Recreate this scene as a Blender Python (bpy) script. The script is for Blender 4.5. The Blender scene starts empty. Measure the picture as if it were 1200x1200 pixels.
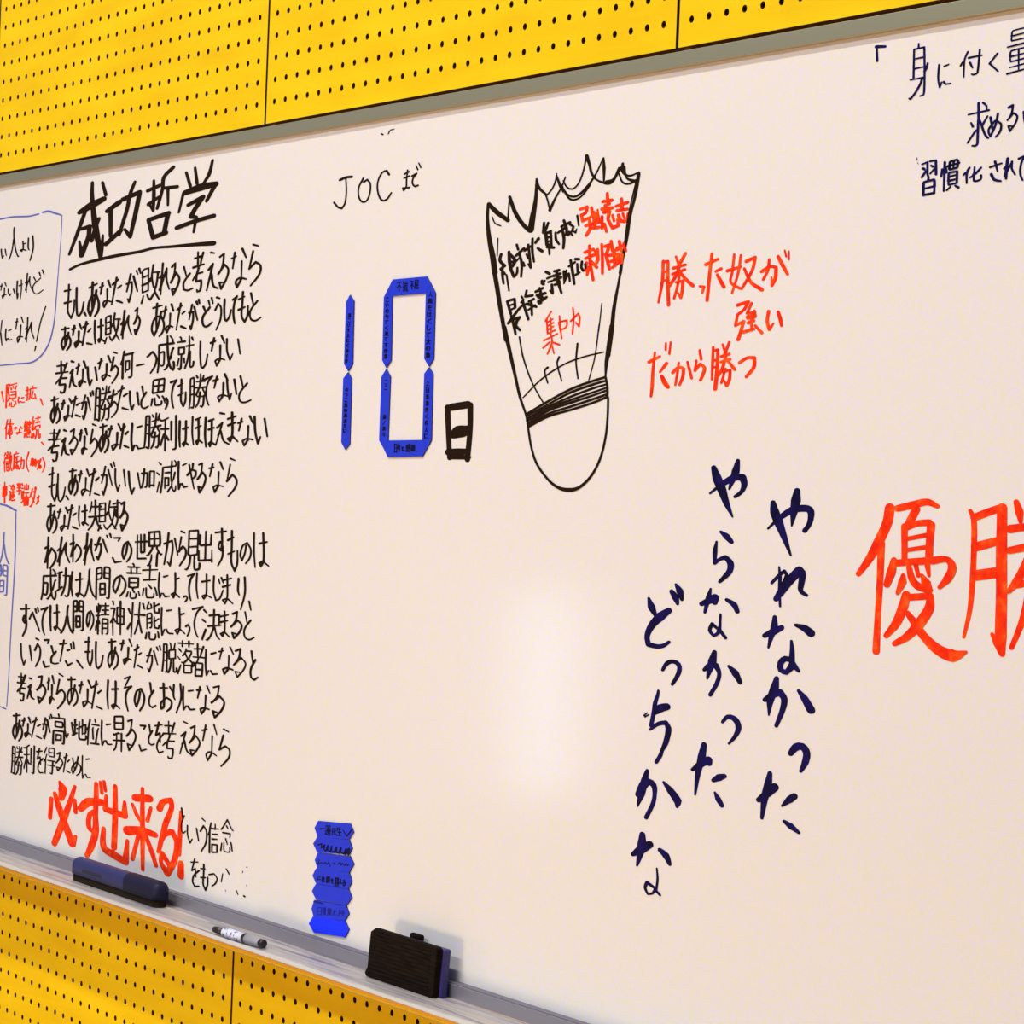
import bpy, math, random
from mathutils import Vector, Matrix

# ------------------------------------------------------------------ camera, world, lights, exposure
sc = bpy.context.scene
COL = sc.collection
ZF = 2.0                      # the wall's own zero line (lowest hole row above the board) is 2 m above the floor

cam_data = bpy.data.cameras.new('camera')
cam = bpy.data.objects.new('camera', cam_data)
COL.objects.link(cam)
right = Vector((0.56155717, 0.82652768, 0.03880129))
fwd = Vector((-0.82688893, 0.56227517, -0.01006634))
up = Vector((-0.03013711, -0.02643153, 0.99919624))
m = Matrix((right, up, -fwd)).transposed().to_4x4()
m.translation = Vector((3.23937279, -1.76990318, -0.50833365 + ZF))
cam.matrix_world = m
cam_data.sensor_fit = 'HORIZONTAL'
cam_data.sensor_width = 36.0
cam_data.lens = 36.0 * 3145.97 / 1200.0
cam_data.clip_start = 0.05
sc.camera = cam

sc.view_settings.view_transform = 'Standard'
sc.view_settings.look = 'None'
sc.view_settings.exposure = 0.09
sc.view_settings.gamma = 1.0
sc.view_settings.use_curve_mapping = False

world = bpy.data.worlds.new('world')
sc.world = world
world.use_nodes = True
bg = world.node_tree.nodes['Background']
bg.inputs['Color'].default_value = (0.70, 0.82, 1.0, 1)
bg.inputs['Strength'].default_value = 0.26


def area(name, loc, target, size, size_y, power, color):
    d = bpy.data.lights.new(name, 'AREA')
    d.shape = 'RECTANGLE'
    d.size, d.size_y, d.energy, d.color = size, size_y, power, color
    o = bpy.data.objects.new(name, d)
    COL.objects.link(o)
    o.location = loc
    o.rotation_euler = (Vector(target) - Vector(loc)).to_track_quat('-Z', 'Y').to_euler()
    return o


# two rows of ceiling tubes in the hall, an added low area light standing in for warm floor bounce, and a window far to the left
area('near_ceiling_tubes', (0.4, -3.0, 6.5), (0.4, 0.0, 1.3), 5.0, 0.20, 275, (1.0, 0.965, 0.92))
area('far_ceiling_tubes', (0.2, -7.0, 6.5), (0.4, 0.0, 1.3), 6.0, 0.30, 310, (1.0, 0.97, 0.94))
area('floor_bounce_light', (0.10, -2.4, 0.12), (0.3, 0.0, 1.4), 0.6, 0.6, 26, (1.0, 0.88, 0.62))
area('window_light', (-3.06, -2.66, 0.90), (0.72, 0.0, 1.27), 0.07, 0.58, 1.15, (0.50, 0.72, 1.0))


# ------------------------------------------------------------------ materials
def mat(name, color, rough=0.5, metallic=0.0, spec=0.5):
    mt = bpy.data.materials.new(name)
    mt.use_nodes = True
    b = mt.node_tree.nodes['Principled BSDF']
    b.inputs['Base Color'].default_value = (*color, 1)
    b.inputs['Roughness'].default_value = rough
    b.inputs['Metallic'].default_value = metallic
    b.inputs['Specular IOR Level'].default_value = spec
    return mt


def lin(r, g, b):
    f = lambda c: ((c / 255 + 0.055) / 1.055) ** 2.4 if c / 255 > 0.04045 else c / 255 / 12.92
    return (f(r), f(g), f(b))


def vary(mt, stops, scale=(1, 1, 1), noise_scale=5.0, detail=4.0, bump=0.0, rough=None):
    """colour from a noise along object coordinates, through a ramp of (position, colour)"""
    nt = mt.node_tree
    b = nt.nodes['Principled BSDF']
    tc = nt.nodes.new('ShaderNodeTexCoord')
    mp = nt.nodes.new('ShaderNodeMapping')
    mp.inputs['Scale'].default_value = scale
    nz = nt.nodes.new('ShaderNodeTexNoise')
    nz.inputs['Scale'].default_value = noise_scale
    nz.inputs['Detail'].default_value = detail
    rp = nt.nodes.new('ShaderNodeValToRGB')
    while len(rp.color_ramp.elements) < len(stops):
        rp.color_ramp.elements.new(0.5)
    for e, (p, c) in zip(rp.color_ramp.elements, stops):
        e.position = p
        e.color = (*c, 1)
    nt.links.new(tc.outputs['Object'], mp.inputs['Vector'])
    nt.links.new(mp.outputs['Vector'], nz.inputs['Vector'])
    nt.links.new(nz.outputs['Fac'], rp.inputs['Fac'])
    nt.links.new(rp.outputs['Color'], b.inputs['Base Color'])
    if bump:
        bp = nt.nodes.new('ShaderNodeBump')
        bp.inputs['Strength'].default_value = bump
        bp.inputs['Distance'].default_value = 0.001
        nt.links.new(nz.outputs['Fac'], bp.inputs['Height'])
        nt.links.new(bp.outputs['Normal'], b.inputs['Normal'])
    return nz


M = {}
M['panel'] = mat('yellow_board', lin(236, 190, 20), 0.6, 0, 0.12)
vary(M['panel'], [(0.30, lin(213, 176, 4)), (0.5, lin(221, 186, 8)), (0.72, lin(227, 194, 16))],
     (1.5, 1, 9), 3.0, 6.0)
M['gap'] = mat('dark_gap', lin(122, 62, 12), 0.95)
M['panel_edge'] = mat('panel_edge', lin(72, 38, 8), 0.9)
M['board'] = mat('whiteboard_enamel', lin(240, 232, 226), 0.13, 0.0, 0.5)
vary(M['board'], [(0.34, lin(216, 216, 198)), (0.5, lin(216, 215, 216)), (0.66, lin(214, 211, 232))],
     (1, 1, 1), 330.0, 2.0)
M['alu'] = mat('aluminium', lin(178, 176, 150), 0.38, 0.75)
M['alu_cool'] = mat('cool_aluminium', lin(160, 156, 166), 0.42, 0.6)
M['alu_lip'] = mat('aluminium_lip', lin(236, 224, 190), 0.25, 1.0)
M['crest'] = mat('aluminium_crest', lin(210, 205, 198), 0.35, 0.3)
M['tray'] = mat('dusty_aluminium', lin(170, 165, 165), 0.5, 0.3)
vary(M['tray'], [(0.33, lin(128, 118, 140)), (0.47, lin(178, 172, 172)), (0.6, lin(196, 188, 180)), (0.74, lin(178, 140, 118))],
     (2.2, 60, 60), 2.2, 5.0)
M['seal'] = mat('board_seal', lin(196, 190, 205), 0.5)
M['seal_dark'] = mat('board_seal_dark', lin(110, 104, 116), 0.6)
M['black'] = mat('black_ink', lin(28, 15, 2), 0.6, 0, 0.08)
M['navy'] = mat('navy_ink', lin(22, 14, 84), 0.6, 0, 0.08)
vary(M['navy'], [(0.35, lin(6, 3, 40)), (0.65, lin(18, 10, 82))], (1, 1, 1), 60.0, 2.0)
M['blue'] = mat('blue_ink', lin(88, 98, 178), 0.5, 0, 0.1)
M['orange'] = mat('orange_ink', lin(244, 62, 6), 0.6, 0, 0.1)
vary(M['orange'], [(0.32, lin(214, 30, 2)), (0.55, lin(232, 54, 4)), (0.75, lin(240, 92, 26))], (1, 1, 1), 90.0, 3.0)
M['sheet'] = mat('blue_magnet_sheet', lin(28, 50, 206), 0.5, 0, 0.25)
M['sheet_bright'] = mat('bright_blue_magnet_sheet', lin(6, 42, 252), 0.5, 0, 0.25)
M['sheet_edge'] = mat('magnet_sheet_edge', lin(30, 34, 120), 0.6)
M['sheet_ink'] = mat('ink_on_magnet', lin(10, 10, 50), 0.6, 0, 0.1)
M['sheet_faded'] = mat('faded_ink_on_magnet', lin(24, 34, 130), 0.6, 0, 0.1)
M['navy_plastic'] = mat('navy_plastic', lin(36, 38, 92), 0.45)
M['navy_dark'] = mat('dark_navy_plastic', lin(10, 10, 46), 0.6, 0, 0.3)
M['slot'] = mat('grip_recess', lin(24, 26, 54), 0.6)
M['felt'] = mat('brown_felt', lin(40, 30, 22), 0.95, 0, 0.1)
M['felt_dark'] = mat('black_felt', lin(30, 20, 14), 0.95, 0, 0.1)
vary(M['felt_dark'], [(0.35, lin(10, 6, 4)), (0.65, lin(30, 19, 12))], (4, 4, 60), 8.0, 3.0)
M['plum'] = mat('plum_plastic', lin(50, 42, 108), 0.5)
M['pen_body'] = mat('pen_body', lin(206, 206, 228), 0.35)
vary(M['pen_body'], [(0.38, lin(90, 96, 150)), (0.46, lin(206, 206, 228)), (0.8, lin(216, 216, 232))], (1, 1, 1), 140.0, 2.0)
M['pen_black'] = mat('pen_black', lin(28, 20, 20), 0.4)
M['pen_grey'] = mat('pen_grey', lin(150, 148, 160), 0.4)
M['floor'] = mat('floor_boards', lin(220, 150, 66), 0.35)
vary(M['floor'], [(0.3, lin(220, 140, 30)), (0.7, lin(236, 166, 50))], (1, 14, 1), 3.0, 5.0)


# ------------------------------------------------------------------ mesh helpers
def mesh_obj(name, verts, faces, mats, parent=None, idx=None, smooth=False):
    me = bpy.data.meshes.new(name)
    me.from_pydata([tuple(v) for v in verts], [], faces)
    for mt in (mats if isinstance(mats, (list, tuple)) else [mats]):
        me.materials.append(mt)
    if idx:
        me.polygons.foreach_set('material_index', idx)
    if smooth:
        me.polygons.foreach_set('use_smooth', [True] * len(me.polygons))
    me.update()
    o = bpy.data.objects.new(name, me)
    COL.objects.link(o)
    if parent:
        o.parent = parent
    return o


def thing(name, label, cat, loc, group=None):
    o = bpy.data.objects.new(name, None)
    o.empty_display_size = 0.1
    COL.objects.link(o)
    o.location = loc
    tag(o, label, cat, group)
    return o


def tag(o, label=None, cat=None, group=None, kind=None):
    if label: o['label'] = label
    if cat: o['category'] = cat
    if group: o['group'] = group
    if kind: o['kind'] = kind
    return o


def box(x0, x1, y0, y1, z0, z1):
    v = [(x0, y0, z0), (x1, y0, z0), (x1, y1, z0), (x0, y1, z0), (x0, y0, z1), (x1, y0, z1), (x1, y1, z1), (x0, y1, z1)]
    f = [(0, 3, 2, 1), (4, 5, 6, 7), (0, 1, 5, 4), (1, 2, 6, 5), (2, 3, 7, 6), (3, 0, 4, 7)]
    return v, f


def bevel(o, width, segs=3, angle=0.6):
    b = o.modifiers.new('bevel', 'BEVEL')
    b.width, b.segments, b.limit_method, b.angle_limit = width, segs, 'ANGLE', angle
    o.data.polygons.foreach_set('use_smooth', [True] * len(o.data.polygons))
    w = o.modifiers.new('normals', 'WEIGHTED_NORMAL')
    return o


def extrude_profile(prof, x0, x1, closed=True):
    """a (y, z) profile swept along x, with caps"""
    n = len(prof)
    v = [(x0, y, z) for y, z in prof] + [(x1, y, z) for y, z in prof]
    f = [(i, (i + 1) % n, n + (i + 1) % n, n + i) for i in range(n if closed else n - 1)]
    if closed:
        f += [tuple(range(n))[::-1], tuple(range(n, 2 * n))]
    return v, f


def fix_normals(o):
    import bmesh
    bm = bmesh.new()
    bm.from_mesh(o.data)
    bmesh.ops.recalc_face_normals(bm, faces=bm.faces)
    bm.to_mesh(o.data)
    bm.free()
    return o


# ------------------------------------------------------------------ setting: perforated wall and floor
P = 0.03
PW = 0.9194
GAP = 0.0052


def perforated(name, rows, z_bottom, z_first, z_top):
    """one panel, holes cut through it: x from 0 to PW, front at y = 0, thickness 6 mm"""
    cols, margin, r, T, K = 30, 0.024, 0.0041, 0.006, 16
    vs, fs, mi = [], [], []
    def add(*p):
        vs.append(p)
        return len(vs) - 1
    grid = {}
    def gv(x, z):
        k = (round(x, 6), round(z, 6))
        if k not in grid:
            grid[k] = add(x, 0.0, z)
        return grid[k]
    xs = [margin + P * i for i in range(cols)]
    zs = [z_first + P * j for j in range(rows)]
    h = P / 2
    for cx in xs:
        for cz in zs:
            ring, inner, outer = [], [], []
            for k in range(K):
                a = math.pi / 4 + 2 * math.pi * k / K
                ca, sa = math.cos(a), math.sin(a)
                s = h / max(abs(ca), abs(sa))
                outer.append(gv(cx + ca * s, cz + sa * s))
                ring.append(add(cx + ca * r, 0.0, cz + sa * r))
                inner.append(add(cx + ca * r, T, cz + sa * r))
            for k in range(K):
                k2 = (k + 1) % K
                fs.append((outer[k], ring[k], ring[k2], outer[k2])); mi.append(0)
                fs.append((ring[k], inner[k], inner[k2], ring[k2])); mi.append(1)
    X0, X1, Z0, Z1 = xs[0] - h, xs[-1] + h, zs[0] - h, zs[-1] + h
    xa, xb = GAP / 2, PW - GAP / 2
    def quad(x0, x1, z0, z1):
        a, b, c, d = add(x0, 0, z0), add(x1, 0, z0), add(x1, 0, z1), add(x0, 0, z1)
        fs.append((a, b, c, d)); mi.append(0)
    quad(xa, xb, z_bottom, Z0); quad(xa, xb, Z1, z_top)
    quad(xa, X0, Z0, Z1); quad(X1, xb, Z0, Z1)
    # edges of the panel
    c = [add(x, y, z) for y in (0, T) for x, z in ((xa, z_bottom), (xb, z_bottom), (xb, z_top), (xa, z_top))]
    for k in range(4):
        k2 = (k + 1) % 4
        fs.append((c[k], c[k2], c[4 + k2], c[4 + k])); mi.append(1)
    me = bpy.data.meshes.new(name)
    me.from_pydata(vs, [], fs)
    me.materials.append(M['panel']); me.materials.append(M['panel_edge'])
    me.polygons.foreach_set('material_index', mi)
    me.update()
    return me


v, f = box(-2.8, 3.75, 0.014, 0.10, 0.0, 2.95)
wall = mesh_obj('wall_back', v, f, M['gap'])
tag(wall, kind='structure')
FIRST_LOW = -1.17016 + ZF      # top hole row of the lower panels
up_mesh = perforated('perforated_panel', 31, ZF - 0.0285, ZF, ZF + 0.93)
low_rows = 26
low_mesh = perforated('perforated_panel', low_rows, 0.05, FIRST_LOW - P * (low_rows - 1), FIRST_LOW + 0.10)
for me in (up_mesh, low_mesh):
    for i in range(-3, 4):
        o = bpy.data.objects.new('perforated_panel', me)
        COL.objects.link(o)
        o.parent = wall
        o.location = (PW * i, 0, 0)
# plain yellow panels either side of the board, between the perforated rows
for x0, x1 in ((-2.8, -1.565), (2.065, 3.75)):
    v, f = box(x0, x1, 0.0, 0.012, FIRST_LOW + 0.104, ZF - 0.032)
    mesh_obj('plain_panel', v, f, M['panel'], wall)
v, f = box(-2.8, 3.75, -0.012, 0.014, 0.0, 0.05)
sk = mesh_obj('baseboard_back', v, f, M['panel_edge'])
tag(sk, kind='structure')
v, f = box(-7.0, 7.0, -9.0, 0.10, -0.05, 0.0)
fl = mesh_obj('floor', v, f, M['floor'])
tag(fl, kind='structure')

# ------------------------------------------------------------------ the whiteboard
BX0, BX1 = -1.55, 2.05
YS = -0.004                    # writing surface
ZT = ZF - 0.0352               # top of the frame
ZI = ZF - 0.0520               # inner edge of the top rail
ZB = ZF - 1.1050               # lower edge of the writing surface
ZY = ZF - 1.1217               # floor of the tray
board = thing('whiteboard', 'long white enamel board covered in marker writing, with a metal tray, on the yellow wall', 'whiteboard', (0, 0, 0))
v, f = box(BX0 + 0.01, BX1 - 0.01, YS, 0.010, ZB - 0.01, ZI + 0.01)
mesh_obj('writing_surface', v, f, M['board'], board)


def rail(name, prof, x0, x1, mt, label=None, bev=0.0012):
    v, f = extrude_profile(prof, x0, x1)
    o = fix_normals(mesh_obj(name, v, f, mt, board))
    bevel(o, bev, 2)
    if label: o['label'] = label
    return o


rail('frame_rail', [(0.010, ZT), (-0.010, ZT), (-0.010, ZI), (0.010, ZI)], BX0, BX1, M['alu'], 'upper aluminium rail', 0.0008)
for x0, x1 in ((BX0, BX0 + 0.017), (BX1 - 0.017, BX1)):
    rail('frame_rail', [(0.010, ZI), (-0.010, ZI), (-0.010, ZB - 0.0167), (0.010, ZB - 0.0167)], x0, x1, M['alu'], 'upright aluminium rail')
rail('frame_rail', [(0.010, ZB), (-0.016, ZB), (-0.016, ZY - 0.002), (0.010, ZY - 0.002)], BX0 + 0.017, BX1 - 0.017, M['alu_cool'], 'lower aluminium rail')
v, f = box(BX0 + 0.017, BX1 - 0.017, -0.0150, YS, ZB - 0.0004, ZB + 0.0014)
mesh_obj('seal_strip', v, f, M['seal_dark'], board)
TD = -0.085
# tray floor with two shallow ribs
tp = [(-0.0155, ZY - 0.003), (-0.0155, ZY), (-0.030, ZY), (-0.0315, ZY + 0.0012), (-0.0335, ZY + 0.0012), (-0.035, ZY),
      (-0.058, ZY), (-0.0595, ZY + 0.0010), (-0.0615, ZY + 0.0010), (-0.063, ZY), (TD + 0.004, ZY), (TD + 0.004, ZY - 0.003)]
rail('tray_floor', tp, BX0, BX1, M['tray'], 'dusty floor of the pen tray', 0.0003)
# rounded lip
crest = [(TD + 0.0050, ZY - 0.002), (TD + 0.0050, ZY + 0.0012), (TD + 0.0036, ZY + 0.0028), (TD + 0.0010, ZY + 0.0034),
         (TD - 0.0018, ZY + 0.0026), (TD - 0.0034, ZY + 0.0006), (TD - 0.0036, ZY - 0.0006), (TD - 0.001, ZY - 0.002)]
rail('tray_lip', crest, BX0, BX1, M['crest'], 'bright rounded lip of the pen tray', 0.0002)
apron = [(TD + 0.0050, ZY - 0.0022), (TD - 0.0036, ZY - 0.0008), (TD - 0.0034, ZY - 0.0022), (TD - 0.0016, ZY - 0.0050),
         (TD + 0.0010, ZY - 0.0078), (TD + 0.0042, ZY - 0.0104), (TD + 0.0080, ZY - 0.0122), (TD + 0.0090, ZY - 0.0122), (TD + 0.0090, ZY - 0.004)]
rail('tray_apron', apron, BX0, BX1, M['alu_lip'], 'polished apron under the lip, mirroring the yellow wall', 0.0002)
# underside running back to the wall
rail('tray_underside', [(TD + 0.004, ZY - 0.003), (-0.0005, ZY - 0.003), (-0.0005, ZY - 0.016), (-0.020, ZY - 0.016), (TD + 0.004, ZY - 0.011)], BX0, BX1, M['alu'], None, 0.0005)

# ------------------------------------------------------------------ ink
INK = [
('brush_character',
'navy hiragana at the head of the rightmost column',
'navy',
[[4443,-2171,19,4476,-2148,24,4522,-2121,43,4587,-2092,57,4653,-2082,57,4699,-2087,57,4708,-2113,47,4697,-2147,38,4672,-2172,38],
[4616,-2012,48,4611,-2051,76,4601,-2099,57,4591,-2155,14],
[4468,-2065,43,4480,-2102,72,4506,-2141,72,4547,-2204,48,4592,-2274,17]]),
('brush_character',
'second navy hiragana of the rightmost column',
'navy',
[[4522,-2325,14,4530,-2366,29,4530,-2423,24,4538,-2485,19],
[4479,-2393,24,4520,-2362,29,4556,-2341,29,4571,-2353,27,4552,-2395,33,4510,-2457,43],
[4531,-2436,57,4591,-2378,67,4649,-2334,71,4670,-2342,52,4665,-2385,47,4664,-2415,38,4701,-2431,26]]),
('brush_character',
'third navy hiragana of the rightmost column',
'navy',
[[4447,-2611,39,4497,-2593,58,4553,-2571,43],
[4507,-2531,34,4506,-2572,58,4488,-2617,38,4474,-2658,17],
[4642,-2555,28,4696,-2564,57,4736,-2581,66],
[4618,-2621,21,4625,-2660,38,4625,-2703,48],
[4624,-2699,38,4584,-2695,48,4555,-2717,48,4560,-2743,48,4594,-2751,38,4620,-2729,52,4632,-2715,57,4670,-2738,28]]),
('brush_character',
'fourth navy hiragana of the rightmost column',
'navy',
[[4534,-2779,38,4524,-2819,67,4500,-2870,58,4494,-2933,14],
[4466,-2873,39,4519,-2846,58,4559,-2834,57,4587,-2858,52,4580,-2902,43,4544,-2972,31],
[4675,-2818,28,4713,-2846,57,4755,-2888,66]]),
('brush_character',
'hooked navy hiragana, fifth of the rightmost column',
'navy',
[[4641,-3075,43,4672,-3046,62,4712,-3040,61,4739,-3063,57,4732,-3102,52,4708,-3139,28]]),
('brush_character',
'last navy hiragana of the rightmost column',
'navy',
[[4451,-3286,43,4504,-3253,62,4549,-3222,67],
[4516,-3169,38,4508,-3209,58,4491,-3264,58,4476,-3357,27],
[4601,-3292,19,4646,-3261,57,4675,-3244,52],
[4618,-3353,29,4659,-3367,52,4710,-3386,28]]),
('brush_character',
'navy hiragana at the head of the middle column',
'navy',
[[4052,-2036,20,4090,-2015,25,4146,-1989,49,4215,-1965,59,4264,-1965,59,4277,-1993,49,4261,-2024,34,4220,-2046,29],
[4229,-1896,34,4217,-1941,64,4202,-1972,49,4179,-2015,18],
[4070,-1928,45,4094,-1970,74,4126,-2014,74,4165,-2076,49,4208,-2130,15]]),
('brush_character',
'second navy hiragana of the middle column',
'navy',
[[4134,-2196,25,4174,-2214,54,4207,-2235,39],
[4108,-2239,20,4100,-2280,40,4101,-2329,30,4137,-2310,30,4173,-2301,39,4206,-2324,54,4204,-2356,49,4171,-2384,39,4140,-2405,28]]),
('brush_character',
'third navy hiragana of the middle column',
'navy',
[[4023,-2505,40,4077,-2488,59,4112,-2475,69,4112,-2493,49],
[4081,-2438,18,4069,-2475,45,4048,-2539,25],
[4191,-2478,29,4242,-2496,49,4264,-2522,39],
[4154,-2542,20,4153,-2605,25],
[4134,-2601,25,4101,-2585,30,4086,-2613,30,4115,-2634,25,4143,-2621,30,4145,-2601,30,4194,-2637,28]]),
('brush_character',
'fourth navy hiragana of the middle column',
'navy',
[[4123,-2703,40,4111,-2742,69,4095,-2779,49,4082,-2816,20],
[4059,-2782,30,4094,-2761,49,4137,-2758,49,4161,-2788,34,4149,-2829,35,4106,-2884,32],
[4222,-2754,25,4266,-2779,59,4300,-2814,39]]),
('brush_character',
'hooked navy hiragana, fifth of the middle column',
'navy',
[[4195,-2990,25,4229,-2965,39,4278,-2971,49,4302,-3002,49,4283,-3040,34,4243,-3075,20]]),
('brush_character',
'last navy hiragana of the middle column',
'navy',
[[4006,-3210,30,4063,-3179,60,4112,-3158,64,4117,-3171,49],
[4078,-3096,45,4065,-3151,65,4044,-3221,45,4031,-3313,18],
[4150,-3239,35,4188,-3223,59,4223,-3213,39],
[4164,-3289,20,4187,-3313,49,4213,-3337,39]]),
('brush_character',
'navy hiragana at the head of the leftmost column',
'navy',
[[3653,-2503,26,3675,-2539,66,3708,-2576,31],
[3800,-2547,51,3742,-2576,76,3684,-2617,61,3652,-2666,46,3662,-2702,46,3728,-2707,41,3773,-2699,35,3809,-2682,28],
[3814,-2464,40,3842,-2488,60,3858,-2514,30],
[3842,-2433,25,3870,-2459,60,3887,-2494,30]]),
('brush_character',
'hooked navy hiragana, second of the leftmost column',
'navy',
[[3772,-2805,28,3800,-2775,38,3841,-2763,35,3882,-2773,40,3888,-2800,40,3871,-2829,35,3843,-2861,28]]),
('brush_character',
'third navy hiragana of the leftmost column, with patchy ink',
'navy',
[[3747,-2897,22,3745,-2913,28,3728,-2951,37,3720,-2994,35,3706,-3051,37],
[3698,-3070,22,3757,-3039,36,3809,-3029,40,3829,-3052,50,3814,-3114,45,3790,-3151,30,3781,-3172,35,3752,-3205,32],
[3731,-2990,51,3767,-2971,71,3812,-2960,61],
[3652,-3013,14,3674,-2999,12],
[3686,-3006,12,3660,-3018,14]]),
('brush_character',
'fourth navy hiragana of the leftmost column',
'navy',
[[3690,-3249,31,3674,-3295,61,3655,-3353,61,3631,-3411,15],
[3632,-3360,51,3668,-3314,72,3705,-3296,61,3740,-3306,51,3750,-3342,36,3741,-3384,36,3696,-3452,36],
[3811,-3286,25,3858,-3315,60,3912,-3355,70,3910,-3378,30]]),
('brush_character',
'last navy hiragana of the leftmost column',
'navy',
[[3674,-3529,51,3673,-3574,77,3657,-3631,46,3644,-3668,20],
[3610,-3624,36,3663,-3598,77,3730,-3564,61],
[3803,-3579,40,3846,-3597,61,3874,-3629,35],
[3786,-3660,15,3794,-3705,20,3789,-3749,20],
[3772,-3745,25,3722,-3731,31,3708,-3754,25,3729,-3779,20,3762,-3772,20,3780,-3753,25,3816,-3771,22]]),
('large_character',
'tall orange kanji, the whole one of the largest pair',
'orange',
[[5173,-2065,72,5160,-2126,72,5112,-2205,72,5066,-2268,60,5007,-2330,42],
[5132,-2204,54,5133,-2348,48,5129,-2487,45,5127,-2626,54],
[5218,-2066,53,5305,-2050,59,5383,-2037,53,5439,-2052,35],
[5322,-2066,59,5292,-2111,59,5278,-2133,53],
[5260,-2133,47,5268,-2265,41],
[5262,-2139,53,5333,-2120,47,5396,-2115,53],
[5408,-2123,58,5404,-2188,53,5404,-2259,53],
[5273,-2182,33,5391,-2162,35],
[5275,-2225,33,5393,-2208,33],
[5209,-2265,42,5196,-2312,65,5174,-2363,48],
[5214,-2278,53,5302,-2269,53,5427,-2258,58,5505,-2251,46,5533,-2280,58,5509,-2324,58,5468,-2358,29],
[5265,-2322,30,5262,-2347,59,5237,-2392,30],
[5295,-2291,41,5314,-2334,53,5347,-2359,59,5411,-2372,53],
[5368,-2315,23,5393,-2346,70,5419,-2372,35],
[5334,-2284,35,5349,-2321,29],
[5397,-2281,41,5408,-2318,23],
[5285,-2395,59,5272,-2440,71,5236,-2508,65,5182,-2561,42],
[5294,-2406,53,5412,-2394,53],
[5420,-2393,47,5415,-2442,70,5356,-2511,76,5295,-2559,59,5232,-2588,42],
[5297,-2466,41,5339,-2501,59,5398,-2552,64,5478,-2595,81,5556,-2610,98,5624,-2592,23]]),
('large_character',
'tall orange kanji cut by the right edge',
'orange',
[[5616,-2063,29,5637,-2094,40,5644,-2216,40,5643,-2333,40,5634,-2440,34,5609,-2537,23],
[5640,-2088,57,5714,-2065,57,5780,-2047,57],
[5783,-2047,68,5789,-2210,74,5798,-2367,74,5803,-2524,79,5814,-2586,40],
[5758,-2516,28,5786,-2546,57,5810,-2586,34],
[5654,-2197,69,5765,-2171,62],
[5660,-2303,80,5771,-2287,80],
[5855,-2024,39,5872,-2060,56,5881,-2096,28],
[5828,-2124,62,5900,-2114,56,6028,-2097,44],
[5829,-2203,51,5904,-2189,56,6060,-2162,44],
[5967,-2026,45,5943,-2100,45],
[5964,-2104,45,5934,-2204,45,5902,-2273,56,5868,-2321,56,5834,-2354,34],
[5969,-2187,45,6037,-2261,56,6088,-2299,33],
[5862,-2329,56,6004,-2304,50],
[5937,-2328,45,5927,-2391,45,5906,-2465,45,5860,-2559,34],
[6004,-2304,50,6011,-2432,56,5996,-2536,45,5958,-2503,22]]),
('title_character',
'first bold black kanji of the underlined title',
'black',
[[-2133,-284,38,-2131,-355,48,-2110,-439,57,-2073,-540,76,-2026,-641,66,-1979,-751,47],
[-1990,-294,38,-1936,-372,41],
[-2302,-456,58,-2140,-424,95,-1962,-395,66],
[-2215,-449,48,-2302,-560,48,-2427,-708,35],
[-2283,-561,38,-2148,-552,57,-2162,-617,53,-2249,-721,67,-2286,-636,29],
[-2018,-510,38,-2070,-573,47,-2112,-641,47],
[-1956,-616,28,-1965,-694,47,-1979,-755,47]]),
('title_character',
'second bold black kanji of the underlined title',
'black',
[[-1909,-472,56,-1745,-429,65],
[-1862,-471,56,-1849,-626,47],
[-1910,-672,56,-1712,-601,56],
[-1700,-416,56,-1477,-387,55],
[-1476,-391,55,-1520,-508,55,-1581,-645,46,-1658,-597,37],
[-1545,-322,37,-1602,-390,46,-1632,-469,46,-1680,-547,46,-1729,-625,37]]),
('title_character',
'third bold black kanji of the underlined title',
'black',
[[-1370,-386,46,-1214,-366,45],
[-1295,-332,33,-1288,-412,46,-1289,-507,36,-1336,-472,27],
[-1354,-467,46,-1217,-432,36],
[-1049,-272,45,-1165,-322,45,-1177,-388,40,-1238,-498,36],
[-1160,-385,40,-988,-389,39],
[-1108,-393,36,-1100,-487,27],
[-1347,-559,46,-1276,-666,55],
[-1338,-559,51,-1087,-535,54],
[-1095,-538,54,-1138,-650,54],
[-1276,-666,55,-1112,-647,54]]),
('title_character',
'last bold black kanji of the underlined title',
'black',
[[-884,-315,32,-827,-397,39],
[-777,-296,32,-745,-387,39],
[-566,-270,32,-601,-344,44,-670,-396,32],
[-909,-430,36,-959,-539,27],
[-892,-431,62,-702,-413,88,-514,-407,61],
[-522,-410,52,-621,-495,39],
[-844,-504,44,-664,-469,53,-758,-532,53,-805,-572,53,-738,-580,39,-764,-663,27],
[-977,-627,50,-752,-602,50,-524,-585,49]]),
('title_underline',
'black line drawn beneath the title',
'black',
[[-2408,-802,33,-2264,-779,33,-1978,-760,42,-1743,-749,41,-1457,-741,36,-1249,-729,32,-1043,-732,34,-776,-735,42,-517,-740,55]]),
('bold_character',
'first thick orange character above the tray',
'orange',
[[-2394,-4092,52,-2404,-4213,52],
[-2278,-3977,42,-2234,-4016,114,-2249,-4071,73],
[-2062,-3979,41,-2125,-4082,62,-2216,-4216,83,-2328,-4362,73],
[-2345,-4055,52,-2275,-4135,83,-2185,-4221,83,-2072,-4329,93,-2026,-4279,41],
[-2055,-4061,41,-2039,-4133,51]]),
('bold_character',
'second thick orange character above the tray',
'orange',
[[-1970,-4103,82,-1864,-4051,102,-1678,-4029,81],
[-1766,-3928,51,-1759,-4004,61,-1759,-4116,61,-1751,-4217,81,-1802,-4310,81,-1856,-4373,61],
[-1762,-4090,51,-1838,-4125,61,-1841,-4203,61,-1770,-4220,51],
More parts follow.
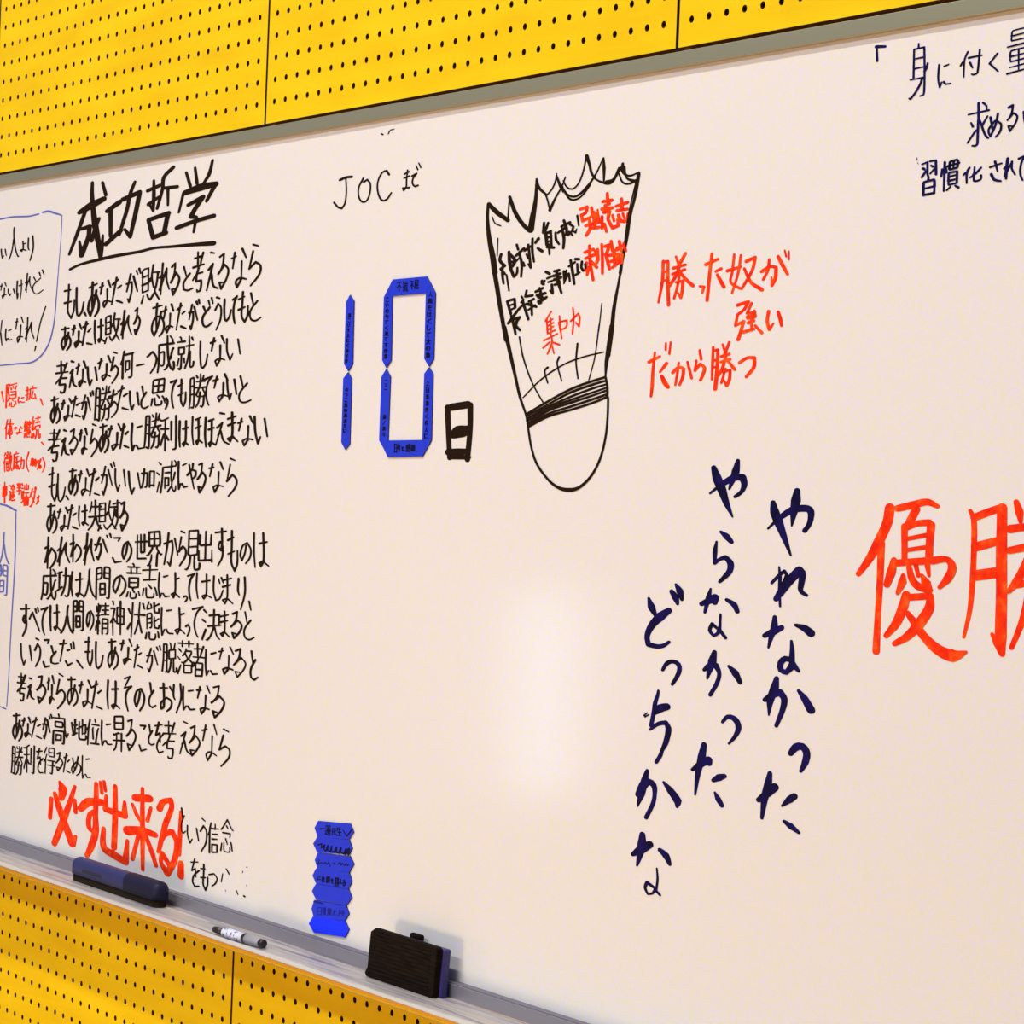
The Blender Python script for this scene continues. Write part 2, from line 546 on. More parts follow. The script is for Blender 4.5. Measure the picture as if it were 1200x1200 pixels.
[-1708,-3912,40,-1683,-3974,44],
[-1660,-3903,40,-1636,-3955,40]]),
('bold_character',
'third thick orange character above the tray',
'orange',
[[-1507,-3915,56,-1492,-4099,70,-1492,-4277,70],
[-1624,-3984,40,-1626,-4065,70,-1510,-4068,80,-1366,-4071,79,-1373,-3992,40],
[-1642,-4182,50,-1626,-4295,80,-1489,-4319,100,-1334,-4340,79,-1317,-4212,40]]),
('bold_character',
'fourth thick orange character above the tray',
'orange',
[[-1235,-3950,89,-1051,-3933,88],
[-1147,-3886,43,-1137,-4014,55,-1126,-4137,59,-1105,-4354,43],
[-1269,-3992,39,-1208,-4047,49,-1160,-4075,39],
[-1029,-3984,39,-1068,-4063,49],
[-1321,-4154,109,-1127,-4129,88,-962,-4132,68],
[-1172,-4151,49,-1242,-4310,49],
[-1089,-4149,55,-989,-4243,58,-938,-4306,48]]),
('bold_character',
'fifth thick orange character above the tray',
'orange',
[[-920,-3975,77,-879,-3933,68,-782,-3909,58,-770,-3952,58,-841,-4059,68,-901,-4206,43],
[-918,-4225,39,-854,-4118,68,-750,-4088,67,-692,-4138,57,-710,-4246,67,-792,-4330,77,-877,-4277,48,-864,-4226,58,-751,-4292,58]]),
('bold_character',
'orange exclamation mark above the tray',
'orange',
[[-654,-3963,38,-653,-4076,53,-652,-4205,42],
[-630,-4251,67,-625,-4323,76]]),
('countdown_heading',
'thin black Latin letters above the blue number',
'black',
[[862,-484,28,922,-475,28,982,-476,28],
[922,-480,17,932,-548,18,922,-609,19,893,-633,22,857,-626,20,809,-597,21],
[1104,-512,21,1138,-502,19,1169,-524,18,1168,-575,18,1137,-611,19,1097,-613,19,1060,-583,17,1057,-536,17,1098,-493,22],
[1351,-492,22,1326,-470,22,1283,-476,19,1243,-524,16,1252,-580,18,1293,-618,20,1337,-616,20,1379,-585,16]]),
('countdown_heading',
'two small kana after the thin Latin letters',
'black',
[[1499,-500,20,1541,-491,19],
[1496,-520,19,1547,-513,17],
[1526,-482,16,1520,-529,16,1519,-568,17,1496,-582,17,1486,-569,16,1552,-571,19],
[1571,-515,20,1612,-506,20,1581,-528,16,1578,-553,17,1603,-569,20,1631,-566,19],
[1605,-466,13,1623,-487,15],
[1630,-455,13,1650,-478,15]]),
('day_character',
'bold black kanji beside the blue zero',
'black',
[[1979,-1668,55,1993,-1771,51,2014,-1914,46],
[2015,-1668,73,2159,-1656,72],
[2180,-1657,54,2186,-1770,51,2173,-1920,51],
[2017,-1803,36,2074,-1779,82,2167,-1774,72],
[2040,-1807,55,2133,-1794,72],
[2001,-1886,64,2081,-1885,73,2175,-1880,54],
[2018,-1912,36,2184,-1908,45]]),
('orange_character',
'first character of the upper orange phrase',
'orange',
[[3661,-1038,26,3662,-1117,29,3639,-1216,20],
[3662,-1041,26,3695,-1040,26],
[3695,-1040,26,3701,-1136,29,3712,-1230,29],
[3665,-1085,20,3698,-1084,20],
[3667,-1123,20,3700,-1119,20],
[3751,-1022,20,3773,-1058,23],
[3817,-1011,25,3786,-1047,28],
[3736,-1071,26,3820,-1060,23],
[3732,-1097,26,3817,-1080,23],
[3782,-1047,26,3761,-1098,28,3712,-1148,26],
[3779,-1087,26,3829,-1124,28,3878,-1152,31],
[3759,-1133,20,3806,-1129,25],
[3780,-1102,23,3769,-1151,23,3749,-1202,23],
[3806,-1129,28,3804,-1169,28,3796,-1201,26,3776,-1180,17]]),
('orange_character',
'comma-like small kana of the upper orange phrase',
'orange',
[[3925,-1157,20,3953,-1161,28,3945,-1186,17]]),
('orange_character',
'third character of the upper orange phrase',
'orange',
[[3961,-1066,31,4042,-1047,25],
[3999,-1022,25,3990,-1102,28,3979,-1219,28],
[4031,-1098,25,4067,-1088,25],
[4042,-1113,25,4066,-1140,31,4090,-1166,31]]),
('orange_character',
'fourth character of the upper orange phrase',
'orange',
[[4150,-1033,22,4141,-1109,22,4134,-1148,22,4195,-1176,25],
[4195,-1038,22,4181,-1110,22,4146,-1194,19],
[4109,-1099,30,4198,-1086,22],
[4232,-1065,30,4289,-1051,27],
[4289,-1051,27,4274,-1103,25,4208,-1179,22],
[4221,-1095,22,4269,-1154,27,4341,-1187,33]]),
('orange_character',
'last character of the upper orange phrase',
'orange',
[[4336,-1112,30,4387,-1094,27,4427,-1099,27,4425,-1143,30,4405,-1173,24,4399,-1137,14],
[4381,-1064,22,4375,-1108,24,4347,-1146,22],
[4437,-1055,27,4469,-1093,30,4502,-1130,24],
[4478,-1032,13,4489,-1058,16],
[4504,-1036,13,4506,-1070,16]]),
('orange_character',
'kanji of the middle orange phrase',
'orange',
[[4186,-1246,30,4256,-1234,27,4231,-1265,25,4188,-1286,25],
[4188,-1286,22,4177,-1331,25],
[4177,-1331,22,4230,-1315,27,4215,-1354,27,4199,-1390,30],
[4278,-1241,22,4250,-1282,22,4303,-1278,19],
[4298,-1272,19,4308,-1295,16],
[4260,-1299,41,4299,-1295,41],
[4261,-1322,27,4296,-1314,27],
[4281,-1289,22,4285,-1345,22],
[4228,-1360,25,4298,-1348,27],
[4306,-1334,22,4352,-1366,27]]),
('orange_character',
'hiragana of the middle orange phrase',
'orange',
[[4390,-1278,27,4384,-1320,27,4399,-1353,27,4424,-1329,16],
[4451,-1283,27,4466,-1311,30,4476,-1339,24]]),
('orange_character',
'first character of the lower orange phrase',
'orange',
[[3588,-1474,32,3664,-1451,23],
[3627,-1433,20,3619,-1504,26,3617,-1574,29,3612,-1624,23],
[3704,-1394,17,3704,-1423,20],
[3737,-1391,17,3731,-1441,20],
[3669,-1519,20,3714,-1482,31],
[3684,-1537,29,3705,-1563,43,3730,-1584,34]]),
('orange_character',
'second character of the lower orange phrase',
'orange',
[[3760,-1523,28,3801,-1500,28,3835,-1507,28,3832,-1541,28,3811,-1576,23],
[3800,-1480,20,3793,-1523,23,3782,-1576,20],
[3861,-1478,20,3877,-1513,25,3894,-1548,23]]),
('orange_character',
'third character of the lower orange phrase',
'orange',
[[3942,-1430,22,3954,-1468,25],
[3922,-1473,20,3915,-1516,25,3950,-1488,25,3979,-1503,28,3972,-1531,28,3955,-1557,25]]),
('orange_character',
'kanji of the lower orange phrase',
'orange',
[[4033,-1418,22,4033,-1475,25,4033,-1555,20],
[4035,-1435,22,4066,-1430,25],
[4066,-1430,25,4066,-1504,31,4058,-1595,33],
[4037,-1475,22,4064,-1473,22],
[4039,-1504,19,4066,-1501,19],
[4097,-1408,19,4112,-1437,19],
[4141,-1400,22,4113,-1448,25],
[4091,-1459,25,4144,-1449,25],
[4092,-1482,25,4150,-1471,25],
[4122,-1454,22,4103,-1505,25,4078,-1538,22],
[4128,-1471,22,4184,-1514,28],
[4095,-1524,19,4153,-1517,25],
[4121,-1511,22,4098,-1570,22],
[4153,-1517,25,4151,-1556,28,4135,-1582,28,4111,-1556,14]]),
('orange_character',
'hooked last character of the lower orange phrase',
'orange',
[[4214,-1487,28,4262,-1468,27,4310,-1468,30,4308,-1508,30,4262,-1546,27]]),
('shuttlecock_drawing',
'black marker drawing of a badminton shuttlecock pointing down',
'black',
[[2267,-703,27,2267,-771,30,2287,-860,42,2328,-964,54,2348,-1032,54],
[2273,-700,38,2342,-742,45,2442,-788,38],
[2442,-788,18,2444,-735,15,2449,-678,18],
[2449,-678,30,2499,-752,37,2562,-809,37,2623,-846,37],
[2635,-843,59,2648,-781,52,2666,-703,33,2668,-610,21],
[2668,-610,18,2691,-652,27,2757,-690,18],
[2757,-690,15,2796,-665,15,2822,-628,15,2828,-596,12],
[2828,-606,18,2863,-657,26,2888,-685,15],
[2691,-652,12,2746,-688,15,2789,-767,15],
[2785,-760,29,2827,-707,18,2870,-664,15,2900,-617,12],
[2884,-633,12,2915,-664,15,2955,-676,15,2998,-660,14,3034,-611,14,3061,-530,14],
[3061,-533,32,3086,-577,22,3105,-616,22,3140,-645,17],
[2874,-651,12,2911,-699,17,2958,-725,20,3024,-717,17,3098,-667,14],
[2887,-672,15,2934,-704,17,2990,-711,23,3066,-678,26,3138,-619,17,3188,-552,11],
[3190,-553,17,3197,-598,29,3200,-655,17],
[3129,-641,14,3184,-661,20,3250,-668,31,3306,-625,20,3338,-590,14],
[3217,-660,20,3270,-654,20,3310,-606,17],
[3338,-590,25,3337,-621,28,3376,-646,20,3418,-646,17,3459,-636,14],
[3311,-632,14,3346,-675,17,3399,-682,20,3451,-667,20],
[3352,-603,17,3371,-655,17,3441,-676,28],
[3459,-643,31,3444,-723,25,3409,-827,20,3393,-914,23,3359,-1032,25,3351,-1076,28],
[3441,-679,11,3397,-814,11,3367,-988,11],
[2363,-868,12,2363,-952,12],
[2308,-763,12,2334,-795,12,2384,-810,11],
[2334,-1000,39,2370,-1093,41,2402,-1186,38,2433,-1267,36,2464,-1353,33],
[3358,-1051,21,3336,-1136,22,3314,-1228,33,3303,-1321,36,3283,-1440,42],
[3220,-1205,10,3207,-1311,12,3198,-1351,12],
[2447,-1292,39,2499,-1406,35,2558,-1533,28,2601,-1624,25,2656,-1707,19,2679,-1770,19],
[3304,-1308,42,3288,-1401,45,3273,-1474,33,3270,-1531,15],  # right end drawn as a slightly thicker bar in darker navy
[2576,-1341,16,2613,-1436,16,2695,-1555,14,2792,-1649,14],
[3207,-1299,12,3183,-1446,11,3144,-1549,11],
[2626,-1624,12,2767,-1542,15,2941,-1476,15,3091,-1444,15,3250,-1424,12],
[2817,-1487,22,2794,-1501,15,2822,-1558,14],
[2906,-1440,18,2891,-1468,14,2932,-1549,14],
[3046,-1382,18,3040,-1464,14,3060,-1540,14],
[3270,-1531,18,3288,-1581,21,3291,-1627,21],
[2679,-1770,19,2709,-1853,19,2757,-1928,22,2846,-1996,22,2932,-2035,28,3027,-2046,39,3107,-2031,27,3196,-1975,21,3258,-1894,19,3291,-1794,18,3299,-1701,18,3297,-1627,18],
[2656,-1703,23,2834,-1642,23,3008,-1588,23,3179,-1552,23,3269,-1537,22],
[2659,-1712,17,2835,-1656,18,3009,-1603,24,3180,-1568,24,3272,-1553,21],
[2663,-1723,22,2835,-1668,22,3010,-1622,23,3181,-1585,23,3276,-1569,18],
[2666,-1732,25,2836,-1677,23,3011,-1637,23,3182,-1603,20,3280,-1584,19],
[2671,-1746,25,2837,-1687,17,3012,-1650,24,3183,-1617,21,3284,-1596,21],
[2674,-1753,20,2838,-1700,22,3013,-1667,23,3184,-1634,24,3287,-1613,22],
[2678,-1761,23,2838,-1712,23,3014,-1682,23,3185,-1650,23,3291,-1625,22]]),
('exclamation_mark',
'thin slanted black exclamation mark',
'black',
[[-2751,-1022,17,-2818,-1114,17,-2872,-1239,17],
[-2880,-1271,20,-2893,-1297,15]]),
('note_outline',
'rounded blue outline around the small note',
'blue',
[[-3517,-424,21,-3312,-422,21,-3065,-433,21,-2912,-428,19],
[-2847,-421,25,-2761,-420,27,-2653,-440,23,-2567,-456,18],
[-2556,-459,10,-2557,-570,8,-2579,-791,10,-2596,-969,12,-2622,-1146,16,-2707,-1279,19,-2894,-1365,21,-3158,-1377,19,-3429,-1384,17]]),
('note_outline',
'tall blue outline cut by the left edge',
'blue',
[[-3347,-2287,22,-3228,-2296,25,-3094,-2322,27],
[-3093,-2334,14,-3080,-2636,16,-3100,-3053,14,-3112,-3411,11,-3125,-3584,11],
[-3227,-3594,14,-3138,-3601,19]]),
('corner_bracket',
'navy corner bracket opening a quotation',
'navy',
[[4987,-258,26,5039,-263,21],
[4990,-261,16,4996,-315,19]]),
('ink_specks',
'faint leftover specks of erased ink',
'black',
[[-129,-4240,14,-142,-4286,14],
[-89,-4207,16,-55,-4230,18],
[37,-4308,12,54,-4326,14],
[122,-4325,20,133,-4326,20],
[139,-4165,10,148,-4166,10],
[101,-4193,8,98,-4201,8],
[-90,-4324,7,-86,-4329,7],
[149,-4261,7,151,-4265,7],
[1260,-278,14,1277,-283,14],
[1329,-284,11,1347,-267,11,1383,-265,9],
[5247,-714,5,5250,-724,5],
[5252,-733,4,5256,-739,4]]),
('shuttlecock_line',
'black words along the upper half of the drawn shuttlecock',
'black',
[[2395,-946,28,2387,-974,31,2430,-1001,28,2395,-1014,23,2432,-1039,26],
[2414,-992,23,2412,-1038,26,2425,-1084,23],
[2448,-1045,18,2474,-1120,18],
[2461,-937,28,2469,-983,33,2482,-1018,33],
[2472,-949,25,2514,-980,33,2496,-1007,25],
[2482,-1018,31,2510,-1056,28,2534,-1043,23,2537,-1015,20],
[2469,-986,23,2515,-985,23],
[2525,-907,23,2538,-930,23],
[2523,-958,25,2586,-927,25],
[2547,-947,25,2571,-999,28,2570,-1059,23],
[2520,-986,20,2559,-965,20],
[2581,-994,28,2594,-1009,23],
[2592,-938,25,2635,-921,25],
[2620,-912,23,2634,-969,25,2647,-1020,23,2626,-1002,18],
[2608,-956,20,2624,-974,23],
[2653,-885,23,2655,-941,25,2672,-993,20],
[2679,-906,25,2702,-888,30],
[2700,-933,25,2736,-948,28],
[2742,-817,23,2740,-862,28],
[2776,-819,22,2750,-863,23],
[2759,-863,30,2773,-920,30],
[2764,-866,27,2798,-860,27],
[2798,-862,25,2807,-927,27],
[2771,-886,20,2800,-885,20],
[2772,-906,20,2801,-904,20],
[2774,-931,25,2828,-936,27],
[2788,-920,25,2796,-965,20],
[2837,-867,20,2844,-901,25,2870,-922,20],
[2857,-869,22,2913,-850,22],
[2889,-854,25,2907,-899,27,2905,-943,22],
[2884,-842,25,2950,-827,25],
[2901,-816,25,2925,-856,27,2920,-883,17],
[2950,-835,25,2979,-848,20,2962,-874,20,2939,-884,22,2943,-868,17,2975,-889,17],
[2981,-870,17,2996,-876,20,3004,-860,12],
[3005,-800,20,3019,-845,17]]),
('shuttlecock_line',
'black words across the middle of the drawn shuttlecock',
'black',
[[2462,-1171,25,2496,-1229,28],
[2467,-1168,25,2522,-1162,28],
[2524,-1164,25,2530,-1201,28],
[2479,-1191,20,2526,-1184,20],
[2490,-1212,20,2533,-1202,20],
[2479,-1274,28,2556,-1214,25,2594,-1192,23],
[2502,-1240,25,2526,-1286,28,2543,-1326,23],
[2513,-1258,25,2573,-1248,25,2540,-1281,28,2577,-1308,25],
[2525,-1281,23,2550,-1276,23],
[2582,-1152,20,2598,-1167,20,2579,-1180,18],
[2593,-1175,25,2644,-1259,25],
[2620,-1126,23,2612,-1153,25,2671,-1150,25],
[2643,-1177,25,2682,-1167,25],
[2624,-1188,28,2664,-1195,30,2704,-1204,25],
[2663,-1183,25,2672,-1240,23],
[2641,-1216,20,2694,-1196,20],
[2695,-1134,25,2752,-1119,25],
[2706,-1151,25,2774,-1143,27],
[2728,-1118,23,2746,-1164,30],
[2722,-1180,30,2751,-1175,28,2785,-1162,25],
[2721,-1157,35,2751,-1164,35],
[2728,-1188,28,2742,-1186,25],
[2745,-1086,28,2756,-1100,30],
[2741,-1097,23,2765,-1086,22],
[2772,-1045,27,2802,-1055,27],
[2784,-1076,22,2822,-1067,22],
[2795,-1093,22,2823,-1089,22],
[2824,-1106,25,2832,-1145,27,2812,-1133,20],
[2840,-1045,25,2878,-1041,25],
[2832,-1067,27,2889,-1058,27],
[2842,-1084,27,2895,-1075,27],
[2859,-1046,27,2872,-1091,30,2904,-1147,22],
[2849,-1107,25,2882,-1102,25],
[2881,-1091,25,2888,-1119,22],
[2917,-1049,25,2925,-1093,22,2951,-1061,20],
[2936,-1044,17,2921,-1104,17],
[2919,-1082,20,2956,-1061,22,2966,-1095,20],
[2954,-1028,22,3000,-1011,22],
[2966,-1001,25,2984,-1051,27,3002,-1110,22],
[3004,-997,27,3032,-999,25],
[3019,-1020,20,3027,-1064,22,3008,-1069,20,3041,-1059,17],
[3056,-1011,22,3053,-1038,22,3069,-1052,24],
[3081,-1023,20,3087,-1042,20]]),
('shuttlecock_line',
'upper bold orange word in the drawn shuttlecock',
'orange',
[[3027,-772,30,3078,-765,30,3069,-791,30,3035,-799,30],
[3035,-799,27,3048,-827,30,3093,-816,27],
[3100,-823,27,3108,-864,33,3081,-893,30],
[3113,-770,27,3121,-805,30,3155,-800,27],
[3110,-811,27,3162,-807,27,3164,-841,27,3113,-844,27],
[3132,-792,30,3142,-853,30],
[3108,-864,30,3177,-862,27],
[3073,-849,30,3153,-843,30],
[3160,-783,18,3178,-842,21],
[3229,-714,27,3235,-752,33],
[3198,-749,30,3265,-747,33],
[3216,-767,27,3249,-762,27],
[3194,-782,33,3273,-781,30],
[3207,-798,30,3252,-796,30,3242,-825,30],
[3196,-816,27,3200,-870,24],
[3216,-850,27,3235,-885,24],
[3243,-832,27,3279,-871,30,3323,-863,30,3316,-836,24],
[3275,-814,24,3288,-841,24],
[3338,-745,27,3346,-792,33],
[3301,-776,30,3383,-765,33],
[3308,-796,30,3385,-794,27],
[3320,-817,30,3344,-845,33,3389,-847,27,3392,-815,27],
[3353,-812,24,3366,-833,24]]),
('shuttlecock_line',
'lower bold orange word in the drawn shuttlecock',
'orange',
[[3108,-942,27,3119,-1020,30,3147,-1098,27],
[3075,-970,30,3138,-960,30],
[3083,-998,30,3151,-984,30],
[3090,-1018,30,3086,-1052,27],
[3124,-1013,30,3172,-1042,27],
[3155,-968,30,3174,-995,33,3170,-1022,30],
[3108,-1039,30,3099,-1073,24],
[3202,-940,24,3212,-1011,27,3216,-1071,24],
[3172,-962,27,3181,-1009,24],
[3228,-951,30,3262,-946,30,3242,-985,30],
[3236,-985,30,3256,-1026,30,3269,-1053,27],
[3272,-930,27,3286,-974,30,3330,-970,30],
[3265,-993,30,3332,-990,30,3328,-1016,30,3278,-1020,30],
[3297,-975,30,3307,-1035,30],
[3291,-1048,27,3334,-1030,27],
[3334,-934,27,3353,-978,27],
[3319,-963,27,3374,-952,27],
[3360,-991,27,3357,-1031,27,3339,-1017,21],
[3368,-945,21,3387,-979,21]]),
('shuttlecock_line',
'thin orange word in the middle of the drawn shuttlecock',
'orange',
[[2828,-1229,15,2783,-1272,17],
[2794,-1266,17,2805,-1328,17],
[2795,-1280,15,2842,-1264,15],
[2799,-1297,15,2849,-1281,15],
[2800,-1314,15,2850,-1298,15],
[2805,-1331,15,2864,-1316,15],
[2824,-1260,15,2834,-1322,15],
[2777,-1362,15,2883,-1333,15],
[2829,-1329,15,2843,-1370,15,2811,-1424,15],
[2825,-1370,15,2773,-1396,15],
[2843,-1370,17,2904,-1384,17],
[2844,-1384,14,2862,-1422,12],
[2891,-1282,17,2905,-1317,17],
[2897,-1279,17,2955,-1274,17],
[2955,-1274,17,2952,-1304,17,2905,-1317,17],
[2895,-1252,15,2904,-1303,17,2920,-1355,14],
[2985,-1278,17,3041,-1246,17],
[3041,-1246,17,3054,-1260,17,3051,-1304,17,3026,-1286,14],
[2999,-1218,15,3008,-1265,15,3003,-1336,15]]),
('verse_line',
'first line of the black handwritten verse',
'black',
[[-2416,-897,26,-2416,-981,24,-2418,-1063,24,-2368,-1107,24,-2333,-1061,24,-2330,-993,19],
[-2474,-935,29,-2390,-930,21],
[-2468,-1010,32,-2376,-1003,24],
[-2302,-921,29,-2297,-1011,27,-2278,-1090,27,-2253,-1097,27,-2214,-1071,27,-2191,-1012,22],
[-2176,-1080,31,-2153,-1097,23],
[-2119,-928,26,-2011,-907,20],
[-2073,-897,32,-2074,-980,29,-2063,-1073,24],
[-2018,-948,31,-2051,-1041,29,-2091,-1100,29,-2125,-1058,29,-2086,-985,29,-2017,-975,29,-1978,-1024,29,-1985,-1075,29,-2028,-1104,23],
[-1970,-932,30,-1923,-923,22],
[-1937,-908,31,-1959,-973,23],
[-1858,-896,31,-1824,-934,23],
[-1867,-947,27,-1864,-1015,20],
[-1863,-1020,27,-1901,-1053,25,-1918,-1028,25,-1878,-1015,25,-1816,-1023,20],
[-1794,-921,29,-1719,-894,22],
[-1743,-882,27,-1798,-1040,20],
[-1719,-945,27,-1675,-931,20],
[-1728,-1020,30,-1654,-1035,22],
[-1605,-926,24,-1535,-916,23,-1532,-965,23,-1564,-1035,23,-1582,-1015,18],
[-1555,-869,29,-1600,-971,22],
[-1517,-884,30,-1457,-974,22],
[-1480,-852,24,-1462,-873,18],
[-1443,-841,29,-1426,-868,22],
[-1175,-873,23,-1266,-871,17],
[-1196,-873,27,-1203,-919,25,-1219,-962,25,-1227,-969,25,-1227,-988,20],
[-1227,-988,28,-1284,-1030,26,-1307,-1021,26,-1328,-998,21],
[-1227,-988,28,-1169,-1030,21],
[-1259,-827,24,-1273,-897,23,-1244,-957,23,-1228,-969,18],
[-1396,-1047,25,-1375,-1005,18],
[-1396,-897,26,-1318,-885,19],
[-1395,-942,27,-1324,-931,25,-1299,-923,25,-1285,-905,25,-1273,-899,20],
[-1396,-897,23,-1393,-854,21,-1320,-843,21,-1315,-975,21,-1391,-985,21,-1396,-897,17],
[-1137,-824,26,-1143,-906,24,-1152,-1006,19],
[-1169,-907,28,-1138,-889,26,-1148,-934,26,-1166,-978,21],
[-1166,-978,30,-1086,-856,22],
[-1086,-856,26,-1083,-919,24,-1044,-977,19],
[-1020,-851,25,-978,-831,23,-986,-893,23,-1026,-940,18],
[-1026,-940,28,-964,-886,26,-921,-919,26,-940,-963,26,-993,-1012,26,-1012,-981,26,-972,-978,21],
[-868,-857,25,-833,-913,18],
[-791,-898,27,-864,-948,25,-861,-987,25,-812,-994,25,-750,-984,20],
[-696,-858,26,-701,-780,20],
[-752,-866,29,-624,-852,21],
[-637,-898,24,-704,-904,22,-719,-911,22,-753,-939,18],
[-686,-860,28,-688,-874,26,-707,-911,26,-711,-947,26,-650,-943,26,-647,-948,26,-647,-963,26,-651,-985,26,-659,-1002,26,-689,-1005,26,-696,-996,21],
[-653,-817,29,-667,-806,27,-740,-815,22],
[-637,-786,27,-661,-836,25,-664,-853,20],
[-545,-791,26,-502,-796,19],
[-565,-887,29,-515,-856,22],
[-515,-856,28,-579,-1003,21],
[-552,-941,29,-525,-914,27,-499,-980,27,-446,-996,22],
[-434,-821,24,-386,-805,22,-399,-872,22,-445,-916,18],
[-445,-916,25,-374,-866,23,-328,-896,23,-348,-948,23,-406,-1001,23,-428,-964,23,-384,-966,19],
[-294,-837,24,-242,-826,18],
[-260,-806,28,-278,-892,20],
[-173,-789,28,-128,-838,21],
[-176,-857,25,-173,-949,18],
[-173,-955,27,-220,-999,26,-236,-966,26,-188,-949,25,-119,-958,20],
[-51,-772,24,9,-782,18],
[-49,-808,25,-85,-902,19],
[-85,-902,27,-14,-869,25,40,-891,25,32,-937,25,-63,-996,20]]),
('verse_line',
'second line of the black handwritten verse, before the gap',
'black',
[[-2490,-1174,29,-2394,-1167,22],
[-2450,-1161,27,-2447,-1218,25,-2440,-1282,20],
[-2398,-1196,30,-2427,-1261,28,-2467,-1298,28,-2493,-1263,28,-2457,-1220,28,-2396,-1215,28,-2363,-1243,28,-2372,-1280,28,-2412,-1304,22],
[-2344,-1176,30,-2300,-1170,23],
[-2314,-1156,31,-2333,-1214,23],
[-2240,-1147,28,-2207,-1180,20],
[-2247,-1192,31,-2246,-1253,23],
[-2245,-1258,31,-2282,-1287,29,-2297,-1264,29,-2258,-1253,29,-2201,-1260,23],
[-2185,-1167,31,-2120,-1148,23],
[-2144,-1136,32,-2189,-1279,23],
[-2114,-1196,28,-2076,-1179,21],
[-2122,-1268,30,-2054,-1275,22],
[-2024,-1132,28,-2021,-1212,26,-2007,-1270,21],
[-1973,-1171,29,-1904,-1164,22],
[-1939,-1129,30,-1931,-1239,28,-1952,-1263,28,-1967,-1250,28,-1939,-1242,28,-1884,-1260,22],
[-1675,-1133,24,-1755,-1131,18],
[-1693,-1132,27,-1699,-1169,25,-1714,-1203,25,-1721,-1209,25,-1722,-1224,20],
[-1722,-1224,27,-1775,-1258,25,-1795,-1251,25,-1811,-1233,20],
[-1722,-1224,23,-1673,-1258,17],
[-1750,-1096,26,-1760,-1151,24,-1735,-1200,24,-1722,-1209,19],
[-1874,-1273,24,-1853,-1239,18],
[-1868,-1152,23,-1800,-1142,17],
[-1867,-1188,24,-1805,-1179,22,-1783,-1173,22,-1770,-1158,22,-1760,-1153,18],
[-1868,-1152,25,-1867,-1118,23,-1803,-1108,23,-1799,-1214,23,-1865,-1222,23,-1868,-1152,18],
[-1617,-1084,28,-1628,-1158,26,-1632,-1249,21],
[-1657,-1165,26,-1622,-1142,24,-1633,-1184,24,-1650,-1227,19],
[-1650,-1227,31,-1562,-1115,23],
[-1562,-1115,24,-1562,-1169,22,-1516,-1227,18],
[-1478,-1091,24,-1446,-1074,23,-1455,-1127,23,-1485,-1166,18],
[-1485,-1166,28,-1439,-1121,26,-1410,-1147,26,-1423,-1187,26,-1460,-1228,26,-1474,-1201,26,-1446,-1200,21]]),
('verse_line',
'second line of the black handwritten verse, after the gap',
'black',
[[-1241,-1081,27,-1126,-1069,20],
[-1191,-1057,29,-1196,-1134,27,-1186,-1220,22],
[-1135,-1106,28,-1173,-1191,26,-1216,-1244,26,-1250,-1203,26,-1209,-1138,26,-1135,-1131,26,-1096,-1174,26,-1104,-1221,26,-1149,-1248,21],
[-1107,-1104,28,-1066,-1095,21],
[-1078,-1079,26,-1099,-1146,19],
[-1007,-1067,29,-980,-1105,22],
[-1018,-1119,24,-1020,-1190,17],
[-1020,-1195,24,-1054,-1229,23,-1067,-1203,23,-1032,-1190,23,-980,-1198,18],
[-930,-1101,26,-871,-1077,19],
[-892,-1065,25,-936,-1216,19],
[-868,-1125,25,-834,-1113,19],
[-877,-1198,30,-817,-1211,22],
[-784,-1123,27,-734,-1119,25,-731,-1161,25,-753,-1218,25,-767,-1199,20],
[-748,-1078,26,-780,-1161,19],
[-721,-1092,25,-677,-1167,19],
[-696,-1063,30,-683,-1080,22],
[-670,-1051,26,-658,-1073,20],
[-609,-1094,28,-579,-1125,21],
[-533,-1100,28,-612,-1153,26,-602,-1198,26,-564,-1208,26,-497,-1185,21],
[-549,-1062,23,-533,-1089,17],
[-515,-1047,26,-497,-1079,20],
[-452,-1047,29,-420,-1053,22],
[-467,-1118,25,-433,-1083,23,-399,-1105,23,-401,-1173,23,-448,-1229,18],
[-359,-1062,28,-359,-1121,26,-347,-1175,26,-329,-1182,26,-299,-1164,25,-279,-1122,20],
[-263,-1067,25,-216,-1049,18],
[-216,-1049,27,-241,-1080,25,-251,-1132,25,-241,-1177,25,-228,-1199,20],
[-147,-1028,26,-150,-1095,24,-153,-1160,24,-116,-1194,24,-87,-1161,24,-82,-1107,19],
[-194,-1067,23,-127,-1054,17],
[-191,-1125,27,-119,-1112,20],
[-55,-1038,25,-23,-1101,18],
[20,-1083,25,-55,-1135,23,-48,-1179,23,5,-1191,23,68,-1174,18]]),
('verse_line',
'third line of the black handwritten verse',
'black',
[[-2482,-1441,30,-2490,-1372,23],
[-2558,-1447,29,-2385,-1439,21],
[-2402,-1477,27,-2493,-1480,25,-2513,-1487,25,-2558,-1512,20],
[-2468,-1442,31,-2472,-1455,29,-2496,-1487,29,-2501,-1519,29,-2419,-1516,29,-2415,-1520,29,-2416,-1532,29,-2421,-1552,29,-2431,-1566,29,-2471,-1569,29,-2481,-1561,23],
[-2424,-1408,32,-2443,-1397,30,-2543,-1402,24],
[-2402,-1383,26,-2435,-1423,24,-2438,-1437,20],
[-2334,-1375,31,-2303,-1379,23],
[-2347,-1447,26,-2312,-1425,19],
[-2312,-1425,27,-2352,-1536,20],
[-2336,-1489,31,-2317,-1469,29,-2293,-1519,29,-2253,-1531,23],
[-2261,-1417,30,-2218,-1403,22],
[-2232,-1390,25,-2251,-1457,19],
[-2159,-1378,31,-2125,-1419,23],
[-2166,-1426,27,-2167,-1494,20],
